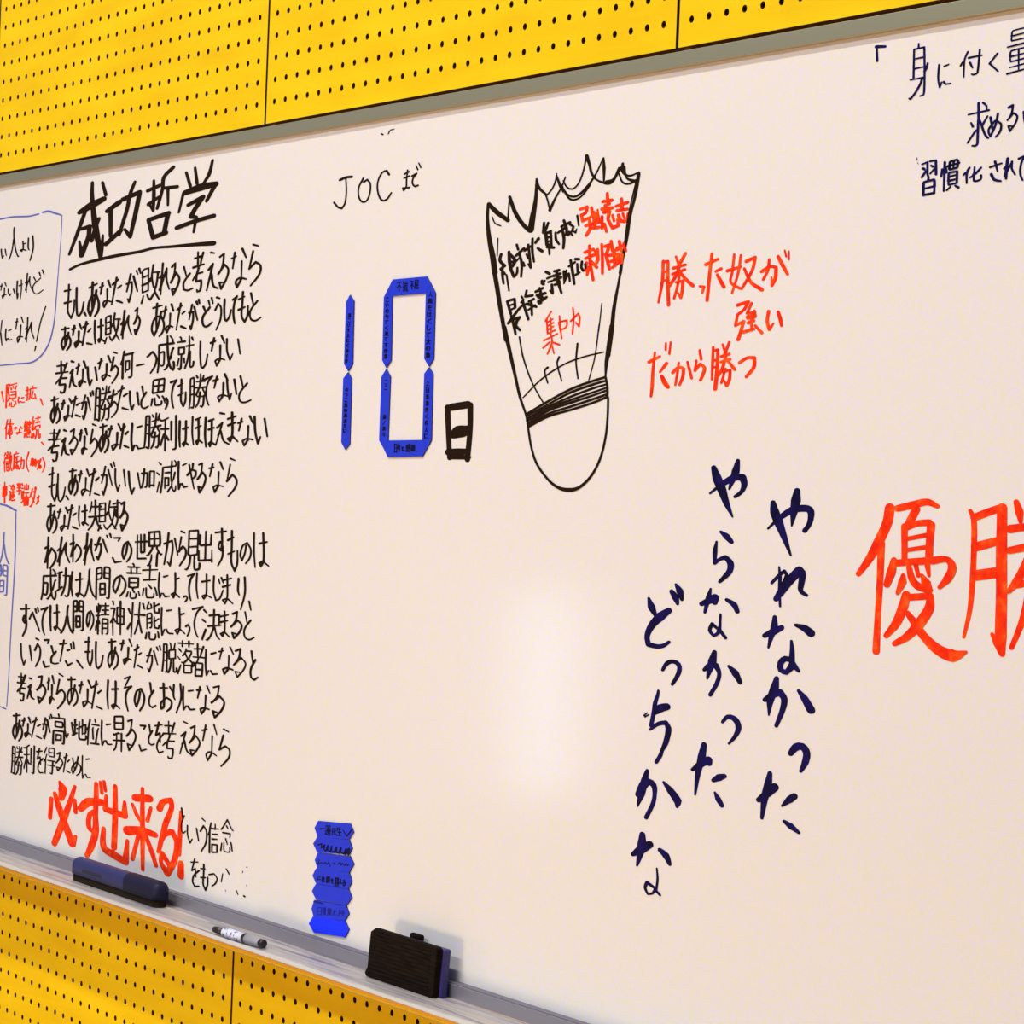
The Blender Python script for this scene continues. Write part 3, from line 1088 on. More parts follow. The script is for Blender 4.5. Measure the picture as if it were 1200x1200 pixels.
[-2167,-1498,30,-2206,-1531,27,-2219,-1508,27,-2180,-1493,27,-2124,-1506,22],
[-2101,-1415,29,-2088,-1478,27,-2062,-1523,27,-2034,-1492,22],
[-1994,-1417,28,-1960,-1495,20],
[-1953,-1393,25,-1898,-1378,19],
[-1914,-1366,29,-1942,-1430,21],
[-1821,-1351,30,-1784,-1389,22],
[-1836,-1398,31,-1836,-1463,23],
[-1835,-1467,26,-1878,-1498,24,-1897,-1476,24,-1851,-1462,24,-1781,-1474,19],
[-1742,-1330,25,-1698,-1337,18],
[-1742,-1360,29,-1772,-1439,22],
[-1772,-1439,26,-1718,-1410,24,-1679,-1428,24,-1685,-1466,24,-1754,-1516,19],
[-1613,-1488,28,-1616,-1377,26,-1612,-1358,26,-1601,-1331,26,-1602,-1326,21],
[-1525,-1483,26,-1506,-1482,24,-1495,-1478,24,-1492,-1473,24,-1492,-1340,19],
[-1582,-1348,29,-1479,-1338,22],
[-1637,-1405,28,-1636,-1396,26,-1627,-1384,26,-1616,-1381,21],
[-1576,-1439,25,-1532,-1436,23,-1528,-1431,23,-1530,-1385,23,-1573,-1386,23,-1576,-1392,23,-1576,-1451,19],
[-1429,-1415,25,-1332,-1407,18],
[-1292,-1365,27,-1226,-1337,25,-1175,-1371,25,-1189,-1419,25,-1243,-1461,20],
[-954,-1401,30,-948,-1410,28,-947,-1423,28,-950,-1440,28,-958,-1446,28,-982,-1438,28,-1011,-1405,28,-1034,-1327,28,-1042,-1248,22],
[-960,-1292,28,-1144,-1300,26,-1142,-1405,26,-1153,-1459,21],
[-974,-1291,25,-976,-1269,23,-1007,-1250,19],
[-1143,-1347,25,-1085,-1339,23,-1078,-1343,23,-1079,-1412,23,-1090,-1420,23,-1109,-1422,23,-1117,-1417,18],
[-965,-1322,30,-975,-1329,28,-999,-1382,28,-1013,-1388,22],
[-1012,-1406,28,-1056,-1444,26,-1069,-1444,21],
[-809,-1438,25,-785,-1402,24,-769,-1357,24,-764,-1307,23,-769,-1257,19],
[-798,-1313,24,-711,-1306,18],
[-906,-1422,24,-889,-1384,18],
[-880,-1260,23,-871,-1263,21,-861,-1287,17],
[-827,-1383,27,-818,-1406,20],
[-820,-1285,26,-913,-1289,19],
[-886,-1441,27,-871,-1445,25,-861,-1438,25,-858,-1358,20],
[-705,-1403,24,-707,-1419,22,-713,-1428,22,-735,-1434,22,-748,-1428,22,-747,-1343,18],
[-736,-1265,27,-722,-1281,20],
[-858,-1358,25,-826,-1355,23,-827,-1319,23,-895,-1321,23,-893,-1358,23,-858,-1358,18],
[-630,-1291,24,-627,-1366,23,-610,-1434,23,-590,-1442,23,-557,-1419,23,-538,-1365,18],
[-503,-1301,29,-450,-1292,21],
[-466,-1275,27,-492,-1345,20],
[-377,-1264,26,-341,-1304,19],
[-389,-1317,26,-385,-1390,19],
[-384,-1395,23,-424,-1430,22,-445,-1404,22,-401,-1390,22,-332,-1399,17],
[-315,-1283,24,-308,-1351,23,-270,-1400,22,-242,-1368,18],
[-184,-1288,24,-154,-1369,18]]),
('verse_line',
'fourth line of the black handwritten verse',
'black',
[[-2610,-1617,28,-2512,-1604,21],
[-2569,-1595,32,-2568,-1660,30,-2555,-1734,24],
[-2517,-1636,30,-2545,-1709,28,-2579,-1755,28,-2611,-1721,28,-2579,-1664,28,-2516,-1658,28,-2480,-1696,28,-2485,-1736,28,-2523,-1758,23],
[-2460,-1637,30,-2412,-1631,22],
[-2427,-1618,31,-2449,-1672,23],
[-2348,-1606,26,-2313,-1635,20],
[-2356,-1650,27,-2358,-1709,20],
[-2358,-1714,25,-2399,-1741,24,-2413,-1720,24,-2372,-1710,24,-2312,-1713,19],
[-2303,-1622,29,-2239,-1604,21],
[-2260,-1593,27,-2304,-1721,20],
[-2238,-1646,30,-2201,-1634,22],
[-2245,-1708,30,-2183,-1717,22],
[-2166,-1633,32,-2105,-1628,29,-2103,-1671,29,-2131,-1731,29,-2147,-1712,24],
[-2118,-1586,25,-2163,-1674,19],
[-2086,-1600,25,-2038,-1678,19],
[-2050,-1572,30,-2037,-1590,22],
[-2017,-1562,28,-2005,-1585,21],
[-1869,-1553,23,-1883,-1540,17],
[-1777,-1567,29,-1886,-1579,21],
[-1799,-1570,26,-1797,-1554,24,-1784,-1534,19],
[-1944,-1735,29,-1918,-1740,27,-1913,-1729,27,-1918,-1554,27,-1923,-1547,27,-1962,-1545,27,-1968,-1549,27,-1971,-1682,27,-1976,-1736,22],
[-1766,-1604,23,-1897,-1618,17],
[-1838,-1646,24,-1849,-1706,23,-1861,-1725,23,-1881,-1740,18],
[-1891,-1663,23,-1915,-1663,22,-1930,-1652,22,-1970,-1651,17],
[-1807,-1613,25,-1799,-1627,24,-1771,-1646,23,-1783,-1662,24,-1875,-1674,24,-1891,-1663,19],
[-1891,-1663,23,-1846,-1608,22,-1832,-1568,22,-1827,-1531,17],
[-1785,-1664,24,-1783,-1705,23,-1787,-1726,23,-1801,-1735,23,-1818,-1733,18],
[-1921,-1600,26,-1970,-1598,19],
[-1788,-1597,27,-1678,-1580,20],
[-1728,-1558,28,-1743,-1614,26,-1764,-1657,21],
[-1764,-1657,25,-1712,-1626,23,-1667,-1652,23,-1682,-1689,23,-1744,-1721,19],
[-1665,-1566,26,-1586,-1546,19],
[-1612,-1533,24,-1671,-1679,18],
[-1586,-1593,28,-1540,-1579,21],
[-1597,-1665,28,-1521,-1675,20],
[-1508,-1566,27,-1498,-1630,25,-1472,-1676,25,-1449,-1648,20],
[-1409,-1574,30,-1382,-1647,22],
[-1346,-1539,26,-1324,-1590,19],
[-1290,-1573,25,-1348,-1622,23,-1342,-1659,23,-1302,-1667,23,-1255,-1655,18],
[-1085,-1627,24,-1088,-1641,22,-1095,-1646,22,-1161,-1650,22,-1169,-1646,22,-1172,-1638,22,-1175,-1608,18],
[-1206,-1541,29,-1064,-1531,21],
[-1115,-1607,24,-1150,-1590,18],
[-1079,-1598,25,-1067,-1604,23,-1044,-1636,18],
[-1138,-1572,26,-1131,-1498,19],
[-1207,-1613,26,-1220,-1652,20],
[-1206,-1541,24,-1203,-1509,23,-1198,-1504,23,-1064,-1495,23,-1060,-1500,23,-1067,-1568,23,-1204,-1579,23,-1208,-1574,23,-1206,-1541,18],
[-1051,-1620,29,-1028,-1609,27,-1011,-1624,27,-1016,-1649,27,-1034,-1671,21],
[-978,-1518,28,-906,-1505,21],
[-906,-1505,25,-944,-1539,23,-961,-1590,23,-950,-1639,23,-933,-1665,19],
[-847,-1503,28,-844,-1565,26,-844,-1625,26,-812,-1656,26,-789,-1626,26,-788,-1576,21],
[-882,-1541,25,-829,-1526,19],
[-876,-1594,24,-817,-1580,18],
[-649,-1494,27,-663,-1483,20],
[-563,-1514,27,-659,-1517,20],
[-582,-1513,25,-583,-1499,23,-575,-1483,19],
[-711,-1664,23,-690,-1665,21,-683,-1654,21,-691,-1499,21,-697,-1494,21,-730,-1500,21,-734,-1505,21,-729,-1621,21,-739,-1671,17],
[-549,-1549,24,-664,-1553,18],
[-611,-1577,24,-625,-1630,22,-638,-1647,22,-658,-1661,18],
[-658,-1592,24,-680,-1594,22,-692,-1587,22,-727,-1593,17],
[-585,-1550,22,-577,-1564,20,-552,-1586,20,-563,-1598,20,-645,-1601,20,-658,-1592,16],
[-658,-1592,25,-620,-1543,23,-613,-1508,23,-614,-1475,19],
[-565,-1599,26,-567,-1636,24,-573,-1654,24,-587,-1660,24,-602,-1656,20],
[-687,-1539,26,-730,-1547,19],
[-558,-1505,28,-470,-1489,21],
[-470,-1489,24,-518,-1519,22,-539,-1577,22,-524,-1627,22,-501,-1651,18],
[-454,-1515,29,-399,-1506,21],
[-415,-1492,26,-443,-1555,19],
[-323,-1479,29,-285,-1515,21],
[-335,-1528,27,-335,-1594,20],
[-334,-1598,23,-379,-1630,22,-398,-1607,22,-351,-1594,22,-280,-1602,17],
[-297,-1503,26,-282,-1571,24,-258,-1619,24,-238,-1587,19],
[-211,-1510,28,-179,-1591,21],
[-140,-1493,27,-107,-1551,20],
[-59,-1532,24,-142,-1587,22,-135,-1629,22,-79,-1637,22,-11,-1624,18]]),
('verse_line',
'fifth line of the black handwritten verse',
'black',
[[-2557,-1867,28,-2556,-1799,21],
[-2629,-1863,27,-2465,-1857,20],
[-2484,-1898,31,-2569,-1906,29,-2589,-1910,29,-2632,-1928,23],
[-2544,-1869,29,-2548,-1882,27,-2573,-1912,27,-2578,-1944,27,-2501,-1939,27,-2497,-1943,27,-2497,-1956,27,-2501,-1975,27,-2509,-1991,27,-2547,-1995,27,-2557,-1987,22],
[-2498,-1831,26,-2514,-1822,24,-2610,-1822,19],
[-2475,-1802,27,-2511,-1848,25,-2515,-1863,20],
[-2406,-1801,30,-2372,-1806,22],
[-2426,-1871,32,-2386,-1851,23],
[-2386,-1851,30,-2432,-1957,22],
[-2415,-1913,31,-2394,-1895,29,-2368,-1945,29,-2324,-1953,23],
[-2310,-1808,27,-2262,-1794,25,-2276,-1846,25,-2321,-1884,20],
[-2321,-1884,25,-2252,-1842,23,-2208,-1868,23,-2229,-1908,23,-2284,-1949,24,-2305,-1921,24,-2263,-1921,19],
[-2180,-1825,31,-2146,-1816,23],
[-2157,-1801,32,-2171,-1866,23],
[-2099,-1790,30,-2075,-1827,22],
[-2106,-1839,30,-2104,-1907,22],
[-2104,-1911,29,-2130,-1944,27,-2142,-1919,27,-2114,-1906,27,-2070,-1915,21],
[-1998,-1763,25,-1952,-1772,19],
[-1997,-1796,25,-2024,-1879,19],
[-2024,-1879,27,-1969,-1849,25,-1928,-1869,25,-1934,-1909,25,-2006,-1961,20],
[-1892,-1782,30,-1804,-1770,22],
[-1855,-1763,25,-1853,-1831,23,-1845,-1908,19],
[-1807,-1805,30,-1834,-1882,28,-1870,-1927,28,-1896,-1888,28,-1863,-1834,28,-1805,-1827,28,-1773,-1862,28,-1781,-1906,28,-1818,-1933,22],
[-1778,-1794,29,-1722,-1789,21],
[-1739,-1773,26,-1766,-1836,19],
[-1646,-1762,28,-1604,-1797,21],
[-1655,-1813,31,-1657,-1882,23],
[-1657,-1887,26,-1706,-1919,24,-1723,-1894,24,-1673,-1882,24,-1601,-1887,19],
[-1605,-1797,29,-1551,-1773,21],
[-1572,-1762,30,-1609,-1905,23],
[-1544,-1820,30,-1512,-1805,23],
[-1552,-1890,28,-1495,-1900,21],
[-1458,-1759,30,-1463,-1853,28,-1445,-1916,28,-1418,-1886,22],
[-1389,-1780,26,-1329,-1770,19],
[-1392,-1886,26,-1366,-1905,24,-1305,-1900,19],
[-1186,-1718,24,-1199,-1705,17],
[-1099,-1730,22,-1200,-1743,17],
[-1119,-1734,26,-1118,-1718,24,-1106,-1698,19],
[-1260,-1897,27,-1236,-1901,25,-1230,-1891,25,-1232,-1720,25,-1236,-1713,25,-1273,-1713,25,-1278,-1718,25,-1281,-1846,25,-1290,-1899,20],
[-1088,-1767,27,-1210,-1781,20],
[-1155,-1808,27,-1168,-1868,25,-1181,-1886,25,-1201,-1901,20],
[-1205,-1825,25,-1228,-1826,23,-1242,-1816,23,-1280,-1815,18],
[-1126,-1775,25,-1119,-1790,23,-1093,-1809,23,-1105,-1825,23,-1191,-1836,23,-1205,-1825,18],
[-1205,-1825,25,-1162,-1771,24,-1150,-1732,24,-1147,-1696,19],
[-1107,-1826,28,-1107,-1867,26,-1112,-1887,26,-1125,-1896,26,-1141,-1894,21],
[-1233,-1764,24,-1279,-1764,18],
[-1081,-1788,27,-985,-1787,20],
[-1030,-1820,28,-1036,-1817,26,-1044,-1821,26,-1077,-1874,26,-1077,-1883,21],
[-1089,-1738,25,-1067,-1740,23,-993,-1723,18],
[-1021,-1912,25,-1032,-1737,18],
[-896,-1711,27,-885,-1892,25,-887,-1898,25,-899,-1902,25,-921,-1904,20],
[-953,-1744,28,-948,-1851,21],
[-983,-1850,28,-1011,-1828,26,-1030,-1820,21],
[-847,-1742,29,-846,-1826,27,-835,-1888,21],
[-803,-1786,28,-741,-1777,20],
[-771,-1741,29,-769,-1858,27,-788,-1883,27,-801,-1870,27,-776,-1861,27,-730,-1877,22],
[-691,-1717,24,-689,-1809,22,-669,-1874,18],
[-650,-1733,24,-594,-1720,18],
[-649,-1781,24,-585,-1767,18],
[-619,-1730,27,-609,-1845,25,-624,-1872,25,-639,-1857,25,-613,-1848,25,-562,-1862,20],
[-530,-1723,29,-532,-1818,27,-515,-1885,21],
[-490,-1740,29,-434,-1729,21],
[-491,-1788,27,-427,-1777,20],
[-458,-1737,29,-454,-1854,27,-469,-1882,27,-484,-1867,27,-458,-1857,27,-407,-1873,22],
[-359,-1696,27,-309,-1700,20],
[-391,-1777,28,-331,-1749,20],
[-331,-1749,23,-400,-1875,17],
[-375,-1821,25,-345,-1796,23,-308,-1850,23,-244,-1868,19],
[-267,-1728,26,-174,-1712,19],
[-261,-1764,29,-177,-1747,21],
[-220,-1693,29,-209,-1815,26,-231,-1852,26,-257,-1838,27,-208,-1823,26,-146,-1852,21],
[-147,-1751,25,-92,-1743,18],
[-108,-1727,27,-136,-1793,20],
[-15,-1713,28,23,-1750,21],
[-28,-1766,25,-26,-1836,18],
[-25,-1841,24,-67,-1874,22,-88,-1849,22,-42,-1836,22,30,-1842,18],
[39,-1716,28,54,-1800,26,88,-1861,25,113,-1825,20],
[152,-1727,25,190,-1822,19]]),
('verse_line',
'sixth line of the black handwritten verse',
'black',
[[-2556,-2035,24,-2557,-2120,23,-2553,-2202,23,-2509,-2245,23,-2485,-2204,23,-2488,-2136,18],
[-2603,-2083,27,-2536,-2068,20],
[-2597,-2158,30,-2524,-2142,23],
[-2472,-2074,24,-2470,-2158,22,-2450,-2236,22,-2425,-2246,22,-2385,-2219,22,-2360,-2154,18],
[-2340,-2210,27,-2307,-2230,20],
[-2302,-2056,25,-2210,-2047,19],
[-2262,-2040,30,-2264,-2104,28,-2254,-2177,22],
[-2217,-2079,28,-2244,-2153,26,-2277,-2194,26,-2306,-2156,26,-2274,-2107,26,-2216,-2100,26,-2185,-2132,26,-2190,-2174,26,-2224,-2201,21],
[-2174,-2076,29,-2125,-2066,22],
[-2140,-2051,28,-2162,-2119,20],
[-2057,-2040,27,-2022,-2080,20],
[-2067,-2091,24,-2069,-2160,17],
[-2068,-2165,23,-2108,-2198,22,-2124,-2173,22,-2082,-2160,22,-2021,-2170,17],
[-1996,-2070,30,-1930,-2049,22],
[-1954,-2035,28,-2004,-2196,21],
[-1925,-2103,29,-1886,-2085,21],
[-1937,-2183,24,-1870,-2191,18],
[-1851,-2071,25,-1780,-2068,23,-1777,-2119,23,-1813,-2188,23,-1831,-2165,18],
[-1802,-2018,26,-1846,-2118,19],
[-1762,-2036,25,-1701,-2127,18],
[-1727,-2003,27,-1707,-2023,20],
[-1691,-1989,24,-1672,-2015,17],
[-1664,-2030,24,-1656,-2107,22,-1621,-2161,22,-1597,-2124,18],
[-1550,-2034,23,-1519,-2128,17],
[-1483,-2043,29,-1464,-2117,26,-1431,-2172,26,-1402,-2138,21],
[-1363,-2048,23,-1319,-2137,17],
[-1201,-2127,23,-1203,-2037,21,-1199,-2035,21,-1147,-2035,21,-1146,-2123,17],
[-1308,-2050,26,-1236,-2046,24,-1236,-2088,24,-1238,-2121,24,-1246,-2129,24,-1265,-2130,19],
[-1147,-2116,28,-1202,-2118,21],
[-1278,-2024,27,-1285,-2088,25,-1293,-2114,25,-1305,-2134,20],
[-1007,-2116,24,-962,-2113,22,-960,-2106,22,-962,-2069,22,-1006,-2070,22,-1006,-2130,18],
[-957,-2038,26,-1008,-2041,19],
[-885,-2036,22,-902,-2077,20,-918,-2091,16],
[-1083,-2053,24,-1112,-2042,18],
[-927,-1973,22,-931,-2052,20,-926,-2084,20,-919,-2093,20,-919,-2115,20,-901,-2138,20,-884,-2145,20,-870,-2135,20,-868,-2113,16],
[-1057,-2157,24,-1042,-2091,22,-1037,-2011,22,-878,-1999,22,-874,-1980,22,-894,-1968,17],
[-1066,-1993,25,-1092,-1982,18],
[-1079,-2097,21,-1103,-2155,16],
[-966,-2149,23,-931,-2121,21,-919,-2118,17],
[-843,-1974,27,-840,-2067,25,-828,-2130,25,-807,-2100,20],
[-789,-1994,22,-746,-1983,16],
[-788,-2100,25,-769,-2119,23,-724,-2113,18],
[-729,-2049,26,-677,-2017,24,-626,-2024,24,-630,-2053,24,-667,-2070,19],
[-666,-1983,27,-671,-2017,20],
[-711,-1990,24,-680,-2053,22,-642,-2125,18],
[-593,-1988,23,-553,-1978,21,-564,-2035,21,-603,-2069,17],
[-603,-2069,27,-544,-2030,25,-507,-2056,25,-524,-2101,25,-573,-2145,25,-590,-2111,25,-554,-2116,20],
[-466,-2006,23,-412,-1999,17],
[-427,-1982,25,-456,-2051,18],
[-336,-1969,26,-302,-2008,19],
[-351,-2024,22,-351,-2097,16],
[-350,-2103,23,-391,-2138,22,-411,-2111,22,-366,-2098,22,-298,-2104,17],
[-222,-1947,23,-169,-1957,17],
[-221,-1981,22,-252,-2074,16],
[-252,-2074,27,-190,-2036,25,-142,-2061,25,-148,-2102,25,-228,-2157,20]]),
('verse_line',
'seventh and shortest line of the black handwritten verse',
'black',
[[-2606,-2281,28,-2500,-2272,21],
[-2561,-2263,26,-2560,-2335,25,-2548,-2418,20],
[-2506,-2309,28,-2536,-2391,26,-2575,-2438,26,-2608,-2396,26,-2572,-2338,26,-2505,-2332,26,-2467,-2370,26,-2474,-2416,26,-2514,-2445,21],
[-2456,-2311,25,-2407,-2306,18],
[-2421,-2291,24,-2447,-2351,18],
[-2339,-2280,28,-2308,-2312,21],
[-2353,-2328,27,-2356,-2392,20],
[-2355,-2397,24,-2394,-2428,22,-2410,-2404,22,-2369,-2393,22,-2309,-2397,18],
[-2302,-2297,24,-2233,-2277,18],
[-2256,-2264,28,-2299,-2411,21],
[-2230,-2324,27,-2190,-2310,20],
[-2233,-2396,28,-2161,-2406,20],
[-2148,-2266,24,-2151,-2336,22,-2134,-2385,18],
[-2103,-2298,26,-2033,-2289,19],
[-2065,-2259,28,-2060,-2357,25,-2080,-2379,25,-2096,-2368,26,-2068,-2360,25,-2011,-2377,20],
[-1844,-2260,28,-1976,-2265,21],
[-1922,-2225,25,-1916,-2316,23,-1924,-2335,23,-1952,-2372,23,-1979,-2392,23,-2009,-2407,18],
[-2003,-2328,25,-1823,-2317,18],
[-1995,-2297,23,-1977,-2265,21,-1973,-2234,17],
[-1915,-2321,28,-1905,-2325,26,-1892,-2352,26,-1866,-2377,26,-1831,-2392,26,-1820,-2390,21],
[-1630,-2256,27,-1725,-2260,20],
[-1652,-2257,22,-1658,-2296,21,-1675,-2334,21,-1683,-2341,21,-1683,-2356,17],
[-1683,-2356,22,-1745,-2394,20,-1770,-2387,20,-1792,-2367,16],
[-1683,-2356,23,-1623,-2387,17],
[-1720,-2223,22,-1732,-2282,20,-1700,-2331,20,-1684,-2341,16],
[-1867,-2405,24,-1842,-2371,18],
[-1862,-2279,25,-1780,-2272,19],
[-1861,-2317,25,-1786,-2311,23,-1759,-2305,23,-1744,-2290,23,-1732,-2284,19],
[-1862,-2279,22,-1860,-2243,21,-1783,-2237,21,-1777,-2348,21,-1858,-2353,21,-1862,-2279,17],
[-1675,-2240,24,-1582,-2227,18],
[-1619,-2217,24,-1616,-2285,23,-1623,-2315,23,-1648,-2301,23,-1636,-2276,23,-1614,-2293,23,-1611,-2343,23,-1644,-2385,18],
[-1564,-2237,28,-1523,-2224,26,-1535,-2282,26,-1574,-2318,21],
[-1574,-2318,28,-1514,-2277,26,-1475,-2302,26,-1493,-2349,26,-1542,-2394,26,-1560,-2360,26,-1523,-2364,21]]),
('verse_line',
'eighth line of the black handwritten verse',
'black',
[[-2581,-2474,29,-2582,-2571,27,-2580,-2668,22],
[-2624,-2544,29,-2572,-2528,27,-2618,-2631,22],
[-2618,-2631,31,-2527,-2540,29,-2465,-2571,29,-2472,-2619,29,-2537,-2666,23],
[-2382,-2466,29,-2399,-2546,26,-2405,-2643,21],
[-2435,-2551,25,-2391,-2529,23,-2406,-2574,23,-2427,-2619,18],
[-2427,-2619,31,-2316,-2498,23],
[-2316,-2498,27,-2317,-2557,25,-2258,-2617,20],
[-2219,-2444,25,-2212,-2527,23,-2210,-2611,18],
[-2252,-2504,29,-2205,-2490,27,-2245,-2579,22],
[-2245,-2579,27,-2164,-2501,25,-2105,-2528,25,-2108,-2569,25,-2169,-2609,20],
[-2017,-2430,30,-2024,-2515,28,-2038,-2620,22],
[-2055,-2521,28,-2018,-2497,25,-2030,-2545,25,-2053,-2593,20],
[-2053,-2593,25,-1955,-2464,18],
[-1955,-2464,27,-1954,-2527,25,-1911,-2592,20],
[-1904,-2493,30,-1821,-2485,28,-1819,-2524,28,-1855,-2579,28,-1878,-2563,22],
[-1839,-2447,30,-1899,-2528,22],
[-1796,-2459,27,-1732,-2530,20],
[-1749,-2432,24,-1730,-2448,18],
[-1704,-2421,29,-1687,-2442,21],
[-1642,-2442,25,-1562,-2438,23,-1588,-2458,19],
[-1654,-2562,27,-1623,-2588,25,-1538,-2578,20],
[-1466,-2474,28,-1474,-2517,26,-1506,-2560,26,-1527,-2531,26,-1504,-2475,26,-1457,-2457,25,-1409,-2495,25,-1417,-2542,25,-1463,-2577,20],
[-1210,-2446,29,-1356,-2455,22],
[-1242,-2408,26,-1235,-2508,24,-1276,-2514,24,-1281,-2509,24,-1290,-2409,19],
[-1217,-2546,26,-1328,-2552,24,-1336,-2414,19],
[-1080,-2467,26,-1076,-2482,24,-1056,-2498,24,-1025,-2514,24,-1012,-2511,19],
[-1074,-2581,28,-1070,-2518,26,-1057,-2499,21],
[-1134,-2471,27,-1137,-2485,25,-1159,-2505,25,-1190,-2526,25,-1203,-2527,20],
[-1042,-2422,24,-1180,-2432,18],
[-1186,-2586,24,-1174,-2582,23,-1157,-2566,23,-1146,-2548,23,-1142,-2521,18],
[-1109,-2467,27,-1116,-2387,20],
[-1080,-2467,28,-1175,-2471,26,-1183,-2392,26,-1049,-2382,26,-1040,-2459,26,-1080,-2467,20],
[-989,-2451,27,-889,-2429,25,-877,-2474,25,-904,-2573,25,-935,-2555,20],
[-935,-2387,28,-948,-2467,26,-978,-2569,21],
[-855,-2416,24,-811,-2508,18],
[-776,-2372,27,-735,-2378,20],
[-775,-2404,23,-799,-2488,17],
[-799,-2488,27,-751,-2456,25,-714,-2474,25,-719,-2515,25,-781,-2567,20],
[-570,-2404,24,-682,-2411,18],
[-654,-2504,24,-657,-2537,23,-671,-2568,23,-696,-2586,23,-711,-2585,18],
[-539,-2545,28,-545,-2575,26,-574,-2582,26,-596,-2580,26,-602,-2567,26,-605,-2501,21],
[-571,-2449,23,-683,-2457,17],
[-570,-2404,25,-570,-2363,23,-574,-2359,23,-680,-2366,23,-681,-2500,23,-654,-2503,23,-571,-2494,23,-570,-2404,18],
[-394,-2529,22,-398,-2462,16],
[-544,-2385,28,-544,-2438,26,-536,-2441,26,-412,-2433,26,-411,-2378,21],
[-474,-2517,24,-478,-2361,18],
[-395,-2518,27,-549,-2528,26,-553,-2522,26,-554,-2473,20],
[-361,-2363,25,-237,-2351,19],
[-288,-2339,26,-280,-2423,24,-289,-2461,24,-322,-2442,24,-306,-2412,24,-276,-2433,24,-274,-2496,24,-320,-2546,20],
[-171,-2347,27,-167,-2435,25,-164,-2522,25,-123,-2566,25,-97,-2524,24,-99,-2453,20],
[-214,-2400,27,-149,-2381,20],
[-205,-2476,22,-134,-2458,16],
[-2,-2422,23,-13,-2462,21,-43,-2504,21,-65,-2477,21,-40,-2424,21,10,-2405,21,53,-2441,21,45,-2486,21,1,-2519,17],
[84,-2350,22,91,-2457,20,109,-2535,16],
[147,-2404,25,231,-2392,19],
[186,-2346,25,201,-2495,23,174,-2527,23,156,-2510,23,190,-2498,23,257,-2521,18]]),
('verse_line',
'ninth line of the black handwritten verse',
'black',
[[-2447,-2811,28,-2442,-2819,26,-2443,-2832,26,-2450,-2849,26,-2459,-2856,26,-2482,-2850,26,-2505,-2820,26,-2521,-2747,26,-2529,-2672,21],
[-2445,-2707,29,-2632,-2720,27,-2635,-2817,27,-2654,-2867,22],
[-2459,-2707,27,-2462,-2686,25,-2494,-2672,20],
[-2632,-2763,29,-2573,-2759,26,-2566,-2762,26,-2573,-2827,26,-2586,-2834,26,-2605,-2835,26,-2612,-2830,21],
[-2451,-2736,24,-2461,-2743,22,-2490,-2797,22,-2505,-2804,18],
[-2506,-2821,26,-2556,-2858,24,-2569,-2858,19],
[-2361,-2681,27,-2426,-2692,20],
[-2353,-2774,27,-2429,-2802,20],
[-2396,-2686,29,-2394,-2787,21],
[-2305,-2655,27,-2306,-2734,25,-2313,-2763,25,-2333,-2800,25,-2363,-2828,20],
[-2301,-2825,27,-2294,-2828,25,-2273,-2828,25,-2259,-2819,25,-2249,-2784,25,-2243,-2700,25,-2341,-2702,20],
[-2213,-2673,28,-2222,-2759,26,-2197,-2823,21],
[-2155,-2720,29,-2060,-2708,21],
[-2100,-2674,27,-2099,-2793,25,-2125,-2820,25,-2146,-2806,25,-2110,-2797,25,-2034,-2811,20],
[-2034,-2818,24,-2014,-2804,22,-1994,-2775,22,-1984,-2750,22,-1976,-2714,22,-1970,-2708,18],
[-1877,-2807,25,-1882,-2808,24,-1903,-2798,24,-1931,-2773,24,-1948,-2748,24,-1963,-2713,24,-1969,-2707,24,-1970,-2654,24,-1963,-2642,19],
[-1689,-2689,25,-1760,-2687,24,-1760,-2626,24,-1753,-2622,24,-1694,-2623,23,-1686,-2630,23,-1685,-2800,23,-1689,-2805,23,-1701,-2807,23,-1718,-2805,19],
[-1861,-2821,24,-1868,-2641,22,-1861,-2635,22,-1804,-2626,22,-1799,-2628,22,-1798,-2633,22,-1802,-2690,22,-1870,-2702,18],
[-1800,-2659,29,-1869,-2670,22],
[-1815,-2757,29,-1744,-2751,21],
[-1762,-2656,27,-1687,-2658,20],
[-1815,-2757,24,-1815,-2724,23,-1748,-2719,23,-1741,-2785,23,-1809,-2792,23,-1815,-2757,18],
[-1546,-2681,27,-1560,-2724,25,-1600,-2767,25,-1633,-2738,25,-1598,-2682,25,-1530,-2662,25,-1470,-2698,25,-1480,-2747,25,-1537,-2784,20],
[-1443,-2606,23,-1288,-2601,17],
[-1350,-2750,25,-1367,-2739,23,-1372,-2730,18],
[-1400,-2644,25,-1404,-2607,18],
[-1451,-2642,26,-1278,-2636,19],
[-1449,-2781,25,-1431,-2752,19],
[-1327,-2605,23,-1328,-2641,17],
[-1423,-2697,22,-1300,-2692,16],
[-1324,-2760,23,-1326,-2777,21,-1334,-2784,21,-1391,-2788,21,-1401,-2781,21,-1402,-2754,17],
[-1280,-2765,22,-1295,-2742,17],
[-1377,-2585,25,-1367,-2590,23,-1363,-2605,18],
[-1372,-2730,25,-1366,-2725,24,-1302,-2718,23,-1301,-2665,23,-1422,-2670,24,-1422,-2723,24,-1378,-2725,24,-1372,-2730,19],
[-1054,-2752,24,-1080,-2712,23,-1091,-2708,18],
[-1197,-2718,23,-1192,-2760,21,-1181,-2773,21,-1101,-2768,21,-1094,-2761,21,-1093,-2744,17],
[-1234,-2673,24,-1073,-2662,18],
[-1250,-2616,22,-1059,-2604,16],
[-1155,-2581,23,-1155,-2671,17],
[-1130,-2715,25,-1169,-2695,18],
[-1228,-2723,23,-1239,-2764,17],
[-1032,-2619,23,-1037,-2705,21,-1016,-2764,21,-996,-2737,17],
[-975,-2641,23,-925,-2632,17],
[-974,-2738,22,-950,-2755,20,-898,-2748,16],
